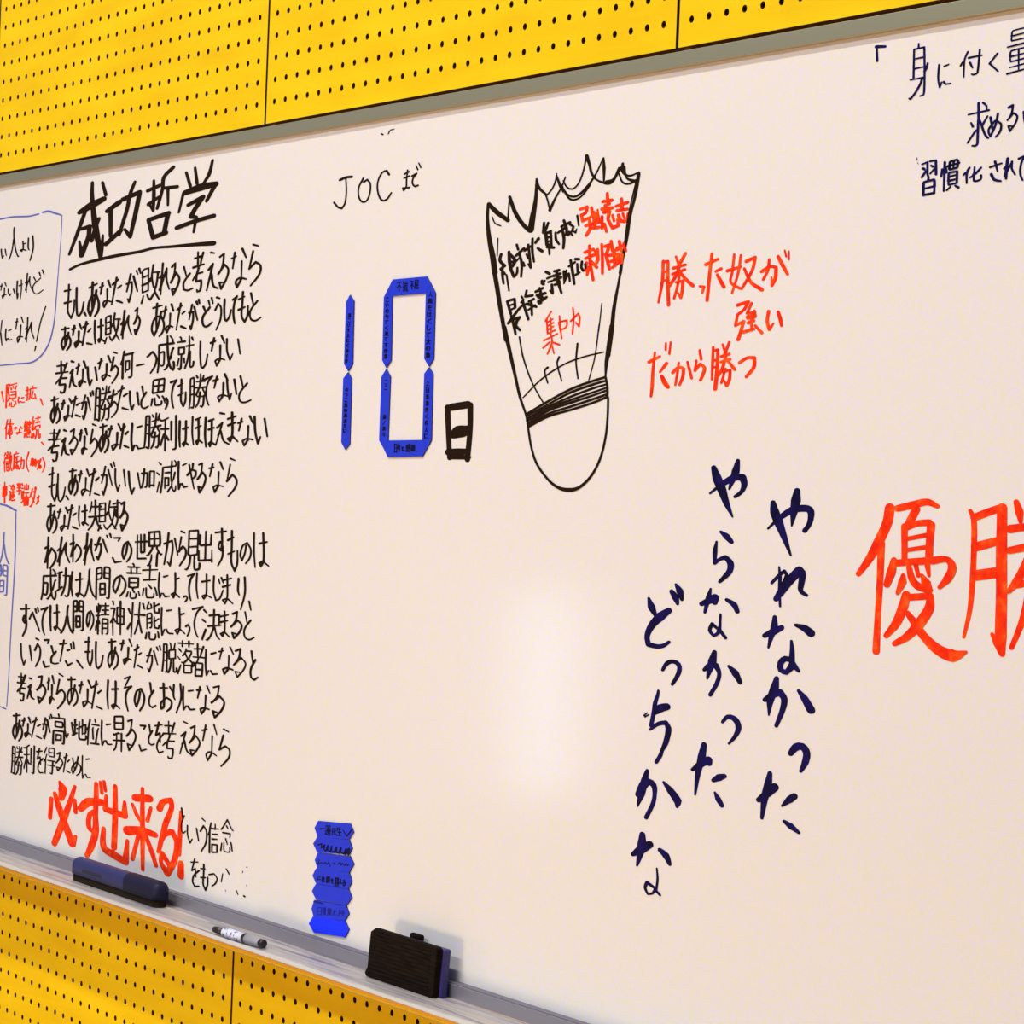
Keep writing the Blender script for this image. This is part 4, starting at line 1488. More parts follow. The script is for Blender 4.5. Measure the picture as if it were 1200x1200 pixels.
[-828,-2649,27,-785,-2639,20],
[-833,-2612,26,-826,-2721,24,-846,-2754,24,-872,-2737,24,-833,-2726,24,-771,-2748,19],
[-718,-2743,24,-691,-2736,22,-672,-2745,22,-679,-2758,22,-701,-2770,17],
[-676,-2622,22,-599,-2604,16],
[-599,-2604,26,-639,-2637,24,-656,-2688,24,-645,-2734,24,-628,-2757,19],
[-566,-2599,22,-566,-2681,21,-544,-2741,16],
[-501,-2645,25,-406,-2633,18],
[-450,-2601,22,-445,-2714,20,-472,-2739,20,-493,-2726,20,-456,-2717,20,-383,-2729,16],
[-362,-2607,24,-360,-2689,22,-329,-2740,22,-288,-2730,22,-250,-2680,18],
[-306,-2620,22,-289,-2644,16],
[-273,-2611,23,-251,-2638,17],
[-258,-2626,23,-157,-2608,17],
[-253,-2661,27,-162,-2644,20],
[-206,-2593,23,-197,-2716,21,-220,-2751,21,-248,-2734,21,-196,-2724,21,-131,-2746,17],
[-73,-2606,25,-75,-2674,23,-59,-2694,18],
[-3,-2595,24,5,-2682,22,-36,-2773,17],
[57,-2723,21,79,-2769,16]]),
('verse_line',
'tenth line of the black handwritten verse',
'black',
[[-2958,-2947,28,-2827,-2936,20],
[-2880,-2916,30,-2876,-2996,28,-2886,-3031,28,-2920,-3016,28,-2903,-2985,28,-2873,-3006,28,-2870,-3065,28,-2916,-3116,22],
[-2821,-3000,25,-2779,-2957,19],
[-2779,-2957,27,-2660,-3069,20],
[-2735,-2935,30,-2720,-2957,22],
[-2702,-2923,26,-2687,-2945,19],
[-2648,-2931,24,-2554,-2911,18],
[-2554,-2911,25,-2604,-2948,23,-2626,-3005,23,-2610,-3058,23,-2586,-3084,18],
[-2511,-2899,28,-2507,-2990,26,-2492,-3054,21],
[-2454,-2940,24,-2377,-2929,18],
[-2417,-2889,27,-2406,-3017,25,-2430,-3045,25,-2447,-3031,25,-2415,-3020,25,-2353,-3042,20],
[-2344,-3057,28,-2321,-3042,26,-2296,-3012,26,-2283,-2987,26,-2271,-2952,26,-2264,-2946,20],
[-2174,-3045,29,-2180,-3045,27,-2200,-3034,27,-2227,-3010,27,-2243,-2985,27,-2256,-2951,27,-2263,-2945,27,-2260,-2894,27,-2251,-2883,22],
[-2038,-2907,26,-2093,-2907,24,-2095,-2848,24,-2091,-2844,24,-2045,-2844,24,-2039,-2850,24,-2031,-3015,24,-2033,-3020,24,-2042,-3023,24,-2056,-3021,19],
[-2167,-3032,29,-2179,-2854,26,-2174,-2850,26,-2130,-2846,26,-2126,-2848,26,-2125,-2853,26,-2125,-2909,26,-2178,-2915,21],
[-2125,-2879,30,-2178,-2884,22],
[-2133,-2973,30,-2078,-2970,22],
[-2095,-2877,26,-2038,-2877,19],
[-2133,-2973,29,-2134,-2941,27,-2082,-2938,27,-2074,-3002,27,-2127,-3008,27,-2133,-2973,21],
[-1936,-2914,24,-1941,-2954,22,-1965,-2995,23,-1983,-2964,23,-1967,-2912,23,-1928,-2896,22,-1889,-2930,22,-1894,-2977,22,-1930,-3013,18],
[-1820,-3027,25,-1824,-2847,19],
[-1825,-2944,24,-1836,-2956,22,-1850,-2992,22,-1852,-3008,18],
[-1760,-3024,23,-1764,-2938,21,-1759,-2933,21,-1690,-2932,21,-1685,-3010,21,-1690,-3018,21,-1705,-3021,17],
[-1779,-2909,22,-1677,-2903,16],
[-1688,-2957,26,-1763,-2962,19],
[-1768,-2882,25,-1687,-2877,19],
[-1825,-2944,23,-1812,-2945,21,-1799,-2965,17],
[-1774,-2856,24,-1685,-2850,18],
[-1852,-2920,25,-1802,-2915,18],
[-1762,-2990,24,-1686,-2986,18],
[-1729,-2905,27,-1730,-2839,20],
[-1797,-2856,26,-1808,-2894,19],
[-1843,-2893,23,-1850,-2862,17],
[-1629,-2820,25,-1618,-2839,18],
[-1568,-2902,26,-1475,-2903,19],
[-1651,-2864,23,-1599,-2861,21,-1620,-2925,21,-1612,-3021,17],
[-1619,-2920,24,-1605,-2922,22,-1588,-2942,18],
[-1527,-2816,29,-1514,-3010,21],
[-1619,-2920,28,-1651,-2948,21],
[-1568,-2902,24,-1568,-2853,22,-1478,-2857,22,-1474,-2948,22,-1563,-2948,22,-1568,-2902,18],
[-1234,-2981,24,-1275,-2902,22,-1271,-2806,18],
[-1362,-2815,23,-1369,-3017,17],
[-1274,-2909,23,-1282,-2913,21,-1299,-2954,21,-1326,-2996,17],
[-1202,-2876,29,-1334,-2881,21],
[-1419,-2970,27,-1385,-2937,25,-1367,-2929,20],
[-1229,-2812,28,-1209,-2841,21],
[-1416,-2853,28,-1390,-2880,21],
[-1013,-2926,25,-1014,-2936,23,-1021,-2943,23,-1067,-2941,23,-1074,-2919,23,-1077,-2880,18],
[-1107,-2913,23,-1168,-2922,17],
[-1125,-2945,21,-1110,-2943,19,-1107,-2936,19,-1112,-2864,19,-1119,-2860,19,-1166,-2867,19,-1171,-2875,19,-1166,-2954,15],
[-1109,-2887,22,-1170,-2896,17],
[-1085,-2796,25,-1081,-2833,24,-1072,-2853,24,-1023,-2853,24,-1019,-2842,24,-1022,-2828,19],
[-1177,-3010,26,-1166,-2977,19],
[-1012,-2995,25,-1022,-2966,23,-1028,-2961,18],
[-1024,-2802,25,-1082,-2819,18],
[-1134,-2974,26,-1131,-3006,24,-1120,-3012,24,-1062,-3008,24,-1053,-2996,24,-1054,-2978,19],
[-1075,-2906,24,-1019,-2886,18],
[-1128,-2809,23,-1119,-2820,21,-1118,-2830,21,-1173,-2840,21,-1172,-2826,21,-1151,-2796,17],
[-986,-2820,23,-985,-2916,21,-970,-2977,21,-943,-2943,17],
[-919,-2834,23,-862,-2826,17],
[-918,-2941,24,-893,-2960,22,-833,-2960,18],
[-753,-2846,24,-702,-2836,18],
[-766,-2807,24,-751,-2923,22,-780,-2958,22,-808,-2939,22,-760,-2928,22,-688,-2950,17],
[-678,-2909,25,-653,-2897,23,-632,-2912,23,-636,-2939,23,-657,-2962,19],
[-602,-2806,25,-481,-2784,18],
[-481,-2784,23,-547,-2820,21,-576,-2881,22,-557,-2933,22,-527,-2959,17],
[-397,-2829,26,-282,-2817,24,-279,-2878,19],
[-344,-2794,24,-344,-2889,22,-351,-2908,22,-378,-2944,22,-411,-2966,22,-425,-2967,18],
[-476,-2857,27,-443,-2868,20],
[-436,-2910,25,-470,-2960,23,-472,-2969,19],
[-463,-2802,26,-432,-2815,19],
[-411,-2890,22,-257,-2874,16],
[-341,-2889,22,-330,-2892,21,-321,-2913,21,-305,-2934,21,-285,-2948,21,-268,-2953,17],
[-267,-2826,24,-179,-2812,18],
[-262,-2858,26,-183,-2843,19],
[-222,-2795,23,-213,-2902,21,-234,-2934,21,-259,-2922,21,-212,-2909,21,-153,-2933,17],
[-126,-2803,25,-76,-2789,23,-90,-2839,23,-139,-2874,18],
[-139,-2874,25,-65,-2835,23,-17,-2858,23,-39,-2897,23,-101,-2936,23,-123,-2908,23,-77,-2910,18],
[14,-2784,21,42,-2844,16],
[81,-2825,24,15,-2879,22,24,-2922,22,72,-2932,22,127,-2916,17]]),
('verse_line',
'eleventh line of the black handwritten verse',
'black',
[[-2938,-3168,25,-2924,-3244,23,-2884,-3298,23,-2855,-3262,18],
[-2802,-3171,27,-2765,-3263,20],
[-2707,-3118,27,-2668,-3123,20],
[-2722,-3193,26,-2684,-3150,24,-2643,-3176,24,-2646,-3238,24,-2704,-3294,19],
[-2581,-3119,28,-2514,-3112,25,-2534,-3136,20],
[-2587,-3257,29,-2562,-3286,27,-2490,-3274,21],
[-2474,-3149,28,-2443,-3191,21],
[-2405,-3178,26,-2470,-3220,24,-2468,-3251,24,-2423,-3255,24,-2366,-3247,19],
[-2353,-3128,28,-2256,-3116,21],
[-2297,-3100,25,-2340,-3234,19],
[-2241,-3159,28,-2207,-3152,20],
[-2259,-3227,28,-2225,-3250,26,-2168,-3231,20],
[-2195,-3117,24,-2183,-3144,18],
[-2161,-3102,28,-2143,-3140,21],
[-2098,-3210,29,-2014,-3250,22],
[-1946,-3056,24,-1946,-3125,22,-1946,-3193,22,-1911,-3229,22,-1887,-3189,22,-1886,-3131,18],
[-1987,-3088,28,-1928,-3082,21],
[-1982,-3149,27,-1918,-3143,20],
[-1841,-3078,28,-1839,-3156,26,-1822,-3227,25,-1798,-3236,25,-1759,-3211,25,-1736,-3152,20],
[-1669,-3070,29,-1572,-3055,21],
[-1630,-3050,28,-1621,-3119,26,-1613,-3197,20],
[-1573,-3091,25,-1599,-3171,23,-1641,-3216,23,-1668,-3176,23,-1632,-3122,23,-1569,-3114,23,-1533,-3149,23,-1541,-3194,23,-1583,-3223,18],
[-1504,-3065,29,-1455,-3059,21],
[-1471,-3044,26,-1493,-3104,19],
[-1390,-3033,26,-1354,-3068,19],
[-1398,-3081,27,-1401,-3145,20],
[-1401,-3150,26,-1444,-3180,24,-1457,-3157,24,-1415,-3145,24,-1354,-3151,19],
[-1318,-3090,28,-1263,-3068,21],
[-1282,-3057,24,-1315,-3192,18],
[-1260,-3111,24,-1228,-3099,18],
[-1262,-3176,27,-1204,-3187,20],
[-1154,-3110,24,-1087,-3104,22,-1085,-3144,22,-1116,-3201,22,-1134,-3184,18],
[-1102,-3065,24,-1151,-3148,18],
[-1067,-3078,22,-1013,-3152,16],
[-1030,-3052,23,-1014,-3069,17],
[-994,-3043,23,-980,-3065,17],
[-771,-3154,24,-775,-3173,22,-798,-3178,22,-806,-3175,22,-815,-3102,18],
[-944,-3073,23,-902,-3073,17],
[-854,-3056,21,-853,-3036,19,-861,-3019,19,-869,-3016,16],
[-950,-3183,23,-942,-3116,22,-944,-3028,22,-907,-3026,22,-903,-3030,22,-896,-3176,22,-899,-3185,22,-913,-3186,17],
[-942,-3120,22,-900,-3120,16],
[-815,-3051,21,-802,-3012,16],
[-875,-3185,25,-861,-3171,23,-852,-3154,23,-847,-3125,23,-848,-3106,18],
[-854,-3056,21,-796,-3049,19,-792,-3098,19,-870,-3107,19,-873,-3061,19,-869,-3057,19,-854,-3056,16],
[-736,-3100,20,-763,-3086,15],
[-676,-3061,25,-642,-3088,19],
[-702,-3077,23,-677,-3060,21,-670,-3049,21,-602,-3045,21,-598,-3049,21,-600,-3058,21,-622,-3080,21,-624,-3087,17],
[-763,-3009,20,-578,-3002,15],
[-712,-3024,22,-713,-2992,16],
[-633,-2990,26,-631,-3021,19],
[-749,-3042,24,-724,-3054,18],
[-663,-3048,24,-662,-3035,18],
[-564,-3106,25,-582,-3108,23,-631,-3088,23,-639,-3089,23,-648,-3097,23,-691,-3118,23,-711,-3115,18],
[-577,-3109,20,-589,-3127,19,-587,-3163,19,-593,-3166,19,-678,-3172,19,-684,-3116,15],
[-755,-3182,22,-721,-3131,16],
[-589,-3125,23,-682,-3129,17],
[-438,-3069,22,-576,-3074,16],
[-527,-2998,24,-520,-3061,22,-512,-3073,22,-526,-3100,18],
[-472,-3030,25,-483,-3023,23,-567,-3028,18],
[-455,-3008,24,-483,-3051,22,-487,-3065,18],
[-576,-3128,23,-528,-3101,22,-521,-3104,22,-461,-3103,22,-458,-3108,22,-460,-3173,22,-540,-3178,22,-540,-3110,17],
[-458,-3138,27,-540,-3142,20],
[-422,-3023,23,-422,-3107,21,-407,-3163,21,-382,-3136,17],
[-359,-3041,27,-306,-3030,20],
[-359,-3136,25,-335,-3153,23,-280,-3147,18],
[-271,-3022,21,-216,-3014,16],
[-233,-3000,22,-258,-3062,16],
[-142,-2988,23,-102,-3023,17],
[-152,-3037,21,-152,-3104,16],
[-152,-3109,25,-197,-3140,23,-215,-3116,23,-168,-3104,23,-98,-3110,18],
[-76,-3004,24,-20,-2988,22,-38,-3042,22,-91,-3082,18],
[-91,-3082,21,-10,-3036,20,42,-3065,20,17,-3104,20,-48,-3146,20,-73,-3118,20,-24,-3117,16],
[104,-2993,26,124,-3055,19],
[151,-3036,26,104,-3090,24,111,-3134,24,146,-3145,24,185,-3128,19]]),
('verse_line',
'twelfth line of the black handwritten verse',
'black',
[[-2912,-3414,26,-2916,-3354,19],
[-2968,-3417,25,-2841,-3413,18],
[-2855,-3446,28,-2921,-3449,26,-2936,-3454,26,-2968,-3475,21],
[-2902,-3416,26,-2905,-3427,24,-2924,-3454,24,-2927,-3482,24,-2868,-3480,24,-2865,-3484,24,-2865,-3495,24,-2869,-3512,24,-2876,-3525,24,-2905,-3527,24,-2912,-3520,19],
[-2869,-3385,27,-2882,-3376,25,-2955,-3378,20],
[-2852,-3363,30,-2878,-3399,28,-2881,-3411,22],
[-2784,-3374,27,-2753,-3377,20],
[-2797,-3432,30,-2761,-3415,22],
[-2761,-3415,26,-2809,-3504,19],
[-2788,-3467,31,-2768,-3451,28,-2749,-3493,28,-2711,-3500,23],
[-2653,-3356,26,-2600,-3346,24,-2616,-3403,24,-2668,-3439,19],
[-2668,-3439,28,-2590,-3399,26,-2540,-3426,26,-2563,-3471,26,-2626,-3516,26,-2650,-3482,26,-2602,-3486,21],
[-2512,-3380,25,-2483,-3363,19],
[-2494,-3349,27,-2502,-3424,20],
[-2444,-3333,26,-2418,-3378,19],
[-2445,-3388,26,-2442,-3463,19],
[-2441,-3469,26,-2467,-3505,25,-2477,-3479,25,-2450,-3463,25,-2410,-3477,20],
[-2346,-3312,24,-2290,-3322,18],
[-2342,-3347,25,-2373,-3437,19],
[-2373,-3437,29,-2307,-3406,26,-2257,-3426,26,-2263,-3470,26,-2351,-3528,21],
[-2215,-3338,25,-2111,-3328,18],
[-2173,-3318,24,-2167,-3387,22,-2157,-3465,18],
[-2114,-3362,24,-2144,-3439,22,-2187,-3487,22,-2216,-3448,22,-2178,-3391,22,-2111,-3384,22,-2072,-3423,22,-2081,-3465,22,-2126,-3491,18],
[-2055,-3361,27,-2000,-3349,20],
[-2019,-3334,24,-2039,-3404,18],
[-1928,-3320,29,-1881,-3361,21],
[-1932,-3373,29,-1930,-3445,22],
[-1930,-3450,23,-1979,-3485,22,-1996,-3459,22,-1946,-3445,22,-1874,-3455,17],
[-1862,-3353,27,-1791,-3328,20],
[-1816,-3314,26,-1864,-3481,20],
[-1786,-3382,26,-1745,-3364,19],
[-1795,-3465,27,-1723,-3474,20],
[-1655,-3295,27,-1657,-3392,25,-1639,-3462,20],
[-1596,-3344,28,-1509,-3334,21],
[-1551,-3293,27,-1544,-3427,25,-1571,-3456,25,-1590,-3440,25,-1555,-3430,25,-1486,-3449,20],
[-1434,-3267,24,-1366,-3249,18],
[-1366,-3249,23,-1432,-3322,17],
[-1432,-3322,23,-1341,-3305,17],
[-1341,-3305,27,-1396,-3339,25,-1409,-3391,25,-1374,-3452,20],
[-1226,-3328,29,-1237,-3373,26,-1267,-3417,26,-1292,-3384,26,-1266,-3326,26,-1214,-3309,26,-1169,-3347,26,-1177,-3398,26,-1219,-3438,21],
[-1098,-3265,27,-1078,-3322,20],
[-1048,-3304,23,-1100,-3354,21,-1094,-3394,21,-1057,-3404,21,-1014,-3388,17],
[-969,-3283,24,-877,-3275,18],
[-927,-3254,28,-913,-3386,26,-943,-3401,26,-952,-3369,26,-885,-3332,26,-823,-3347,26,-829,-3385,26,-874,-3409,21],
[-847,-3267,26,-813,-3293,19],
[-799,-3250,25,-798,-3316,24,-779,-3333,19],
[-718,-3239,25,-704,-3322,23,-755,-3407,19],
[-681,-3251,25,-677,-3329,23,-667,-3381,23,-637,-3357,18],
[-614,-3271,24,-560,-3263,18],
[-612,-3357,26,-589,-3372,24,-530,-3366,19],
[-513,-3257,25,-463,-3253,18],
[-478,-3236,25,-502,-3300,18],
[-394,-3224,22,-359,-3260,16],
[-405,-3277,22,-408,-3347,16],
[-408,-3352,26,-450,-3385,24,-465,-3359,24,-422,-3348,24,-361,-3352,19],
[-316,-3225,22,-252,-3212,20,-274,-3273,20,-336,-3312,16],
[-336,-3312,26,-242,-3268,24,-186,-3296,24,-215,-3344,24,-290,-3391,24,-317,-3356,24,-261,-3360,19]]),
('verse_line',
'thirteenth line of the black handwritten verse',
'black',
[[-3012,-3634,28,-2908,-3620,20],
[-2968,-3614,26,-2965,-3682,24,-2951,-3759,20],
[-2913,-3655,29,-2941,-3733,27,-2978,-3778,27,-3012,-3740,27,-2977,-3685,27,-2911,-3677,27,-2872,-3713,27,-2876,-3756,27,-2916,-3784,21],
[-2870,-3653,26,-2830,-3645,19],
[-2842,-3633,26,-2861,-3686,20],
[-2774,-3623,28,-2746,-3654,21],
[-2783,-3664,26,-2781,-3719,19],
[-2780,-3723,26,-2812,-3750,24,-2827,-3730,24,-2793,-3719,24,-2740,-3727,19],
[-2714,-3645,23,-2642,-3623,17],
[-2667,-3613,23,-2722,-3743,17],
[-2637,-3665,25,-2595,-3651,18],
[-2650,-3728,27,-2576,-3736,20],
[-2561,-3645,26,-2509,-3640,24,-2507,-3678,24,-2533,-3732,24,-2546,-3715,20],
[-2524,-3602,25,-2558,-3680,18],
[-2496,-3614,28,-2451,-3684,20],
[-2469,-3587,22,-2455,-3603,16],
[-2443,-3575,25,-2429,-3596,19],
[-2360,-3723,24,-2286,-3717,22,-2285,-3687,22,-2357,-3689,22,-2360,-3723,18],
[-2333,-3562,26,-2325,-3581,19],
[-2243,-3582,26,-2415,-3589,19],
[-2401,-3750,28,-2399,-3672,26,-2393,-3668,26,-2245,-3661,26,-2243,-3731,26,-2249,-3737,26,-2265,-3737,21],
[-2377,-3638,24,-2378,-3615,22,-2375,-3610,22,-2275,-3606,22,-2269,-3612,22,-2267,-3631,22,-2272,-3636,22,-2369,-3641,22,-2377,-3638,18],
[-2243,-3593,23,-2234,-3650,21,-2206,-3693,21,-2182,-3667,17],
[-2138,-3596,28,-2112,-3664,20],
[-2064,-3603,23,-2119,-3609,17],
[-2092,-3572,27,-2089,-3657,20],
[-1931,-3657,27,-1929,-3670,25,-1939,-3679,25,-1991,-3684,25,-2019,-3684,25,-2027,-3681,25,-2032,-3670,25,-2034,-3579,20],
[-1961,-3645,26,-1946,-3644,24,-1939,-3633,24,-1943,-3589,24,-1979,-3597,24,-1991,-3604,24,-2027,-3613,24,-2037,-3620,24,-2062,-3624,19],
[-1989,-3563,23,-1986,-3652,17],
[-2120,-3669,26,-2110,-3668,24,-2088,-3658,24,-2061,-3651,19],
[-1830,-3664,22,-1841,-3604,21,-1836,-3596,17],
[-1758,-3576,23,-1856,-3579,17],
[-1752,-3688,25,-1868,-3694,19],
[-1795,-3689,22,-1772,-3606,20,-1763,-3594,16],
[-1807,-3560,21,-1816,-3543,16],
[-1882,-3551,24,-1898,-3597,22,-1903,-3705,18],
[-1920,-3618,23,-1910,-3605,21,-1898,-3601,17],
[-1719,-3543,24,-1718,-3630,23,-1701,-3687,23,-1677,-3659,18],
[-1654,-3561,26,-1601,-3553,19],
[-1654,-3658,25,-1630,-3675,23,-1575,-3671,18],
[-1405,-3632,26,-1556,-3644,19],
[-1544,-3703,21,-1528,-3694,20,-1514,-3671,20,-1510,-3644,20,-1512,-3608,16],
[-1551,-3608,26,-1545,-3611,24,-1486,-3595,24,-1475,-3596,19],
[-1447,-3595,25,-1441,-3699,18],
[-1545,-3540,26,-1434,-3530,19],
[-1545,-3540,25,-1548,-3506,23,-1545,-3502,23,-1442,-3492,23,-1437,-3496,23,-1431,-3560,23,-1434,-3567,23,-1537,-3576,23,-1542,-3569,23,-1545,-3540,19],
[-1368,-3513,23,-1317,-3499,21,-1332,-3561,21,-1380,-3602,17],
[-1380,-3602,26,-1307,-3556,24,-1261,-3585,24,-1282,-3634,24,-1341,-3682,24,-1363,-3647,24,-1319,-3650,19],
[-1203,-3523,25,-1138,-3518,23,-1158,-3541,18],
[-1208,-3638,23,-1183,-3669,21,-1116,-3653,17],
[-1091,-3506,24,-1071,-3553,18],
[-1047,-3538,23,-1088,-3581,21,-1083,-3614,21,-1052,-3621,21,-1016,-3611,17],
[-1012,-3506,22,-924,-3492,16],
[-968,-3482,26,-999,-3559,24,-953,-3543,24,-943,-3595,19],
[-906,-3543,22,-967,-3587,21,-983,-3630,21,-953,-3657,21,-901,-3643,17],
[-840,-3537,22,-847,-3464,16],
[-908,-3540,22,-753,-3527,16],
[-767,-3571,21,-849,-3580,20,-867,-3586,20,-908,-3609,16],
[-827,-3539,24,-830,-3553,22,-852,-3586,22,-856,-3620,22,-782,-3615,22,-778,-3619,22,-778,-3633,22,-782,-3654,22,-790,-3671,22,-828,-3675,22,-837,-3666,18],
[-788,-3497,23,-805,-3488,22,-894,-3494,17],
[-771,-3466,22,-798,-3516,20,-801,-3531,16],
[-660,-3449,22,-613,-3454,16],
[-686,-3533,25,-631,-3505,18],
[-631,-3505,22,-692,-3635,16],
[-669,-3579,25,-642,-3554,23,-607,-3610,23,-548,-3627,18],
[-570,-3476,23,-522,-3460,21,-532,-3517,21,-580,-3561,17],
[-580,-3561,23,-507,-3513,21,-457,-3545,21,-480,-3585,21,-544,-3630,21,-565,-3600,21,-519,-3598,17],
[-432,-3476,20,-375,-3463,15],
[-392,-3443,21,-420,-3531,16],
[-297,-3430,22,-259,-3482,16],
[-311,-3496,22,-310,-3587,16],
[-310,-3593,23,-354,-3636,21,-374,-3604,21,-326,-3586,21,-254,-3600,17],
[-179,-3445,23,-123,-3454,17],
[-181,-3479,25,-222,-3563,19],
[-222,-3563,24,-153,-3536,22,-103,-3553,22,-110,-3596,22,-194,-3652,18]]),
('verse_line',
'fourteenth line of the verse, in thin brownish black',
'black',
[[-2931,-3836,20,-2942,-3825,15],
[-2857,-3850,19,-2942,-3859,14],
[-2874,-3853,21,-2873,-3838,20,-2865,-3821,16],
[-2990,-3998,22,-2970,-4002,20,-2965,-3992,20,-2969,-3837,20,-2973,-3831,20,-3004,-3829,20,-3008,-3833,20,-3007,-3951,20,-3015,-3999,16],
[-2847,-3883,22,-2949,-3893,16],
[-2902,-3919,21,-2914,-3972,20,-2925,-3989,20,-2942,-4002,16],
[-2944,-3934,17,-2963,-3933,16,-2975,-3924,16,-3006,-3922,13],
[-2878,-3890,17,-2872,-3903,16,-2850,-3920,16,-2860,-3934,16,-2932,-3943,16,-2944,-3934,13],
[-2944,-3934,19,-2909,-3885,17,-2900,-3850,17,-2899,-3818,14],
[-2862,-3935,21,-2863,-3972,19,-2867,-3991,19,-2879,-3999,19,-2892,-3996,15],
[-2968,-3877,20,-3007,-3876,15],
[-2824,-3864,19,-2748,-3855,14],
[-2784,-3887,19,-2788,-3885,18,-2794,-3889,18,-2820,-3942,18,-2820,-3951,14],
[-2830,-3820,21,-2813,-3819,20,-2753,-3796,16],
[-2776,-3970,19,-2785,-3811,14],
[-2675,-3794,22,-2670,-3959,21,-2672,-3964,21,-2681,-3967,21,-2698,-3965,16],
[-2722,-3816,21,-2719,-3914,16],
[-2747,-3912,23,-2769,-3893,21,-2784,-3887,17],
[-2635,-3825,23,-2557,-3813,17],
[-2596,-3800,20,-2624,-3871,19,-2584,-3853,19,-2573,-3899,15],
[-2540,-3859,22,-2596,-3892,20,-2609,-3931,20,-2580,-3952,20,-2532,-3946,16],
[-2501,-3945,18,-2500,-3856,16,-2497,-3843,16,-2485,-3825,13],
[-2501,-3858,18,-2512,-3863,17,-2526,-3876,14],
[-2525,-3823,19,-2490,-3782,14],
[-2363,-3887,18,-2471,-3891,14],
[-2393,-3860,21,-2397,-3935,19,-2403,-3939,19,-2426,-3936,15],
[-2365,-3858,19,-2467,-3862,14],
[-2454,-3810,18,-2374,-3807,13],
[-2454,-3810,18,-2454,-3786,17,-2451,-3783,17,-2379,-3780,17,-2374,-3784,17,-2374,-3825,17,-2379,-3832,17,-2448,-3834,17,-2454,-3830,17,-2454,-3810,13],
[-2334,-3808,22,-2293,-3795,21,-2306,-3834,21,-2345,-3864,16],
[-2345,-3864,21,-2286,-3830,19,-2249,-3850,19,-2268,-3879,19,-2316,-3910,19,-2333,-3890,19,-2297,-3889,15],
[-2230,-3820,19,-2182,-3801,14],
[-2199,-3792,20,-2232,-3908,15],
[-2180,-3839,22,-2152,-3826,16],
[-2185,-3896,21,-2136,-3903,15],
[-2107,-3811,20,-2073,-3880,14],
[-2032,-3794,21,-2049,-3852,19,-2097,-3903,19,-2119,-3874,19,-2058,-3829,19,-1996,-3845,19,-1999,-3885,19,-2043,-3909,15],
[-1971,-3781,19,-1968,-3862,17,-1958,-3916,17,-1934,-3889,14],
[-1916,-3797,22,-1872,-3789,16],
[-1915,-3888,18,-1896,-3904,17,-1848,-3900,13]]),
('verse_line',
'short black line to the right of the big orange words',
'black',
[[-646,-3939,22,-628,-3995,16],
[-610,-3978,17,-641,-4028,16,-636,-4068,16,-613,-4077,16,-586,-4063,13],
[-567,-4028,18,-560,-4083,17,-527,-4121,17,-503,-4096,13],
[-456,-4031,20,-426,-4096,15],
[-392,-3967,19,-358,-3977,14],
[-409,-4040,20,-373,-4005,19,-337,-4030,19,-339,-4096,19,-391,-4152,15],
[-209,-4032,20,-267,-4038,15],
[-292,-4144,21,-298,-4026,20,-295,-4006,20,-285,-3977,16],
[-267,-4065,20,-209,-4059,15],
[-276,-4008,20,-197,-4001,15],
[-238,-4008,19,-236,-3990,17,-239,-3979,14],
[-298,-4030,20,-306,-4033,18,-314,-4048,15],
[-264,-4138,21,-205,-4131,19,-207,-4090,19,-266,-4095,19,-264,-4138,16],
[-109,-4042,17,-87,-4071,13],
[-165,-3998,17,-142,-3981,16,-97,-3936,16,-57,-3971,16,-33,-3987,16,-25,-3988,13],
[-48,-4057,20,-42,-4065,18,-28,-4100,15],
[-103,-3972,19,-87,-3984,14],
[-144,-4013,19,-61,-4009,17,-58,-4014,17,-64,-4030,14],
[-58,-4087,18,-57,-4101,16,-64,-4111,16,-121,-4115,16,-127,-4102,16,-128,-4065,13],
[-161,-4114,20,-153,-4073,15]]),
('verse_line',
'half erased black line at the foot of the verse',
'black',
[[-506,-4227,18,-424,-4215,14],
[-464,-4203,19,-495,-4273,18,-452,-4256,18,-442,-4302,14],
[-407,-4261,21,-465,-4295,20,-479,-4333,20,-450,-4356,20,-400,-4347,16],
[-353,-4219,21,-351,-4275,20,-352,-4329,20,-323,-4358,20,-302,-4328,20,-300,-4283,16],
[-387,-4246,17,-336,-4241,13],
[-382,-4296,20,-327,-4289,15],
[-286,-4266,18,-229,-4253,16,-191,-4272,16,-204,-4301,16,-248,-4326,13]]),
('boxed_note_line',
'top line of small black writing inside the blue outline',
'black',
[[-3482,-624,20,-3473,-659,18,-3457,-684,18,-3441,-668,15],
[-3417,-627,18,-3397,-669,13],
[-3350,-694,18,-3330,-675,17,-3308,-639,17,-3297,-610,17,-3290,-570,17,-3285,-563,13],
[-3203,-683,20,-3208,-683,18,-3226,-668,18,-3249,-638,18,-3264,-608,18,-3278,-569,18,-3284,-562,18,-3289,-504,18,-3284,-491,15],
[-3131,-607,17,-3092,-604,13],
[-3138,-591,19,-3131,-639,18,-3152,-653,18,-3174,-645,18,-3138,-641,18,-3084,-651,14],
[-3053,-574,19,-3052,-636,18,-3037,-650,14],
[-2987,-563,20,-2974,-642,18,-3016,-719,15]]),
('boxed_note_line',
'middle line of small black writing inside the blue outline',
'black',
[[-3471,-865,19,-3441,-863,14],
[-3450,-852,17,-3463,-892,13],
[-3400,-846,18,-3379,-868,13],
[-3406,-878,19,-3406,-921,14],
[-3405,-925,17,-3429,-945,16,-3439,-929,16,-3414,-922,16,-3377,-925,13],
[-3343,-890,18,-3340,-914,17,-3316,-931,17,-3297,-920,13],
[-3259,-893,20,-3238,-921,15],
[-3203,-843,20,-3205,-911,19,-3193,-954,19,-3184,-923,15],
[-3170,-874,18,-3120,-866,13],
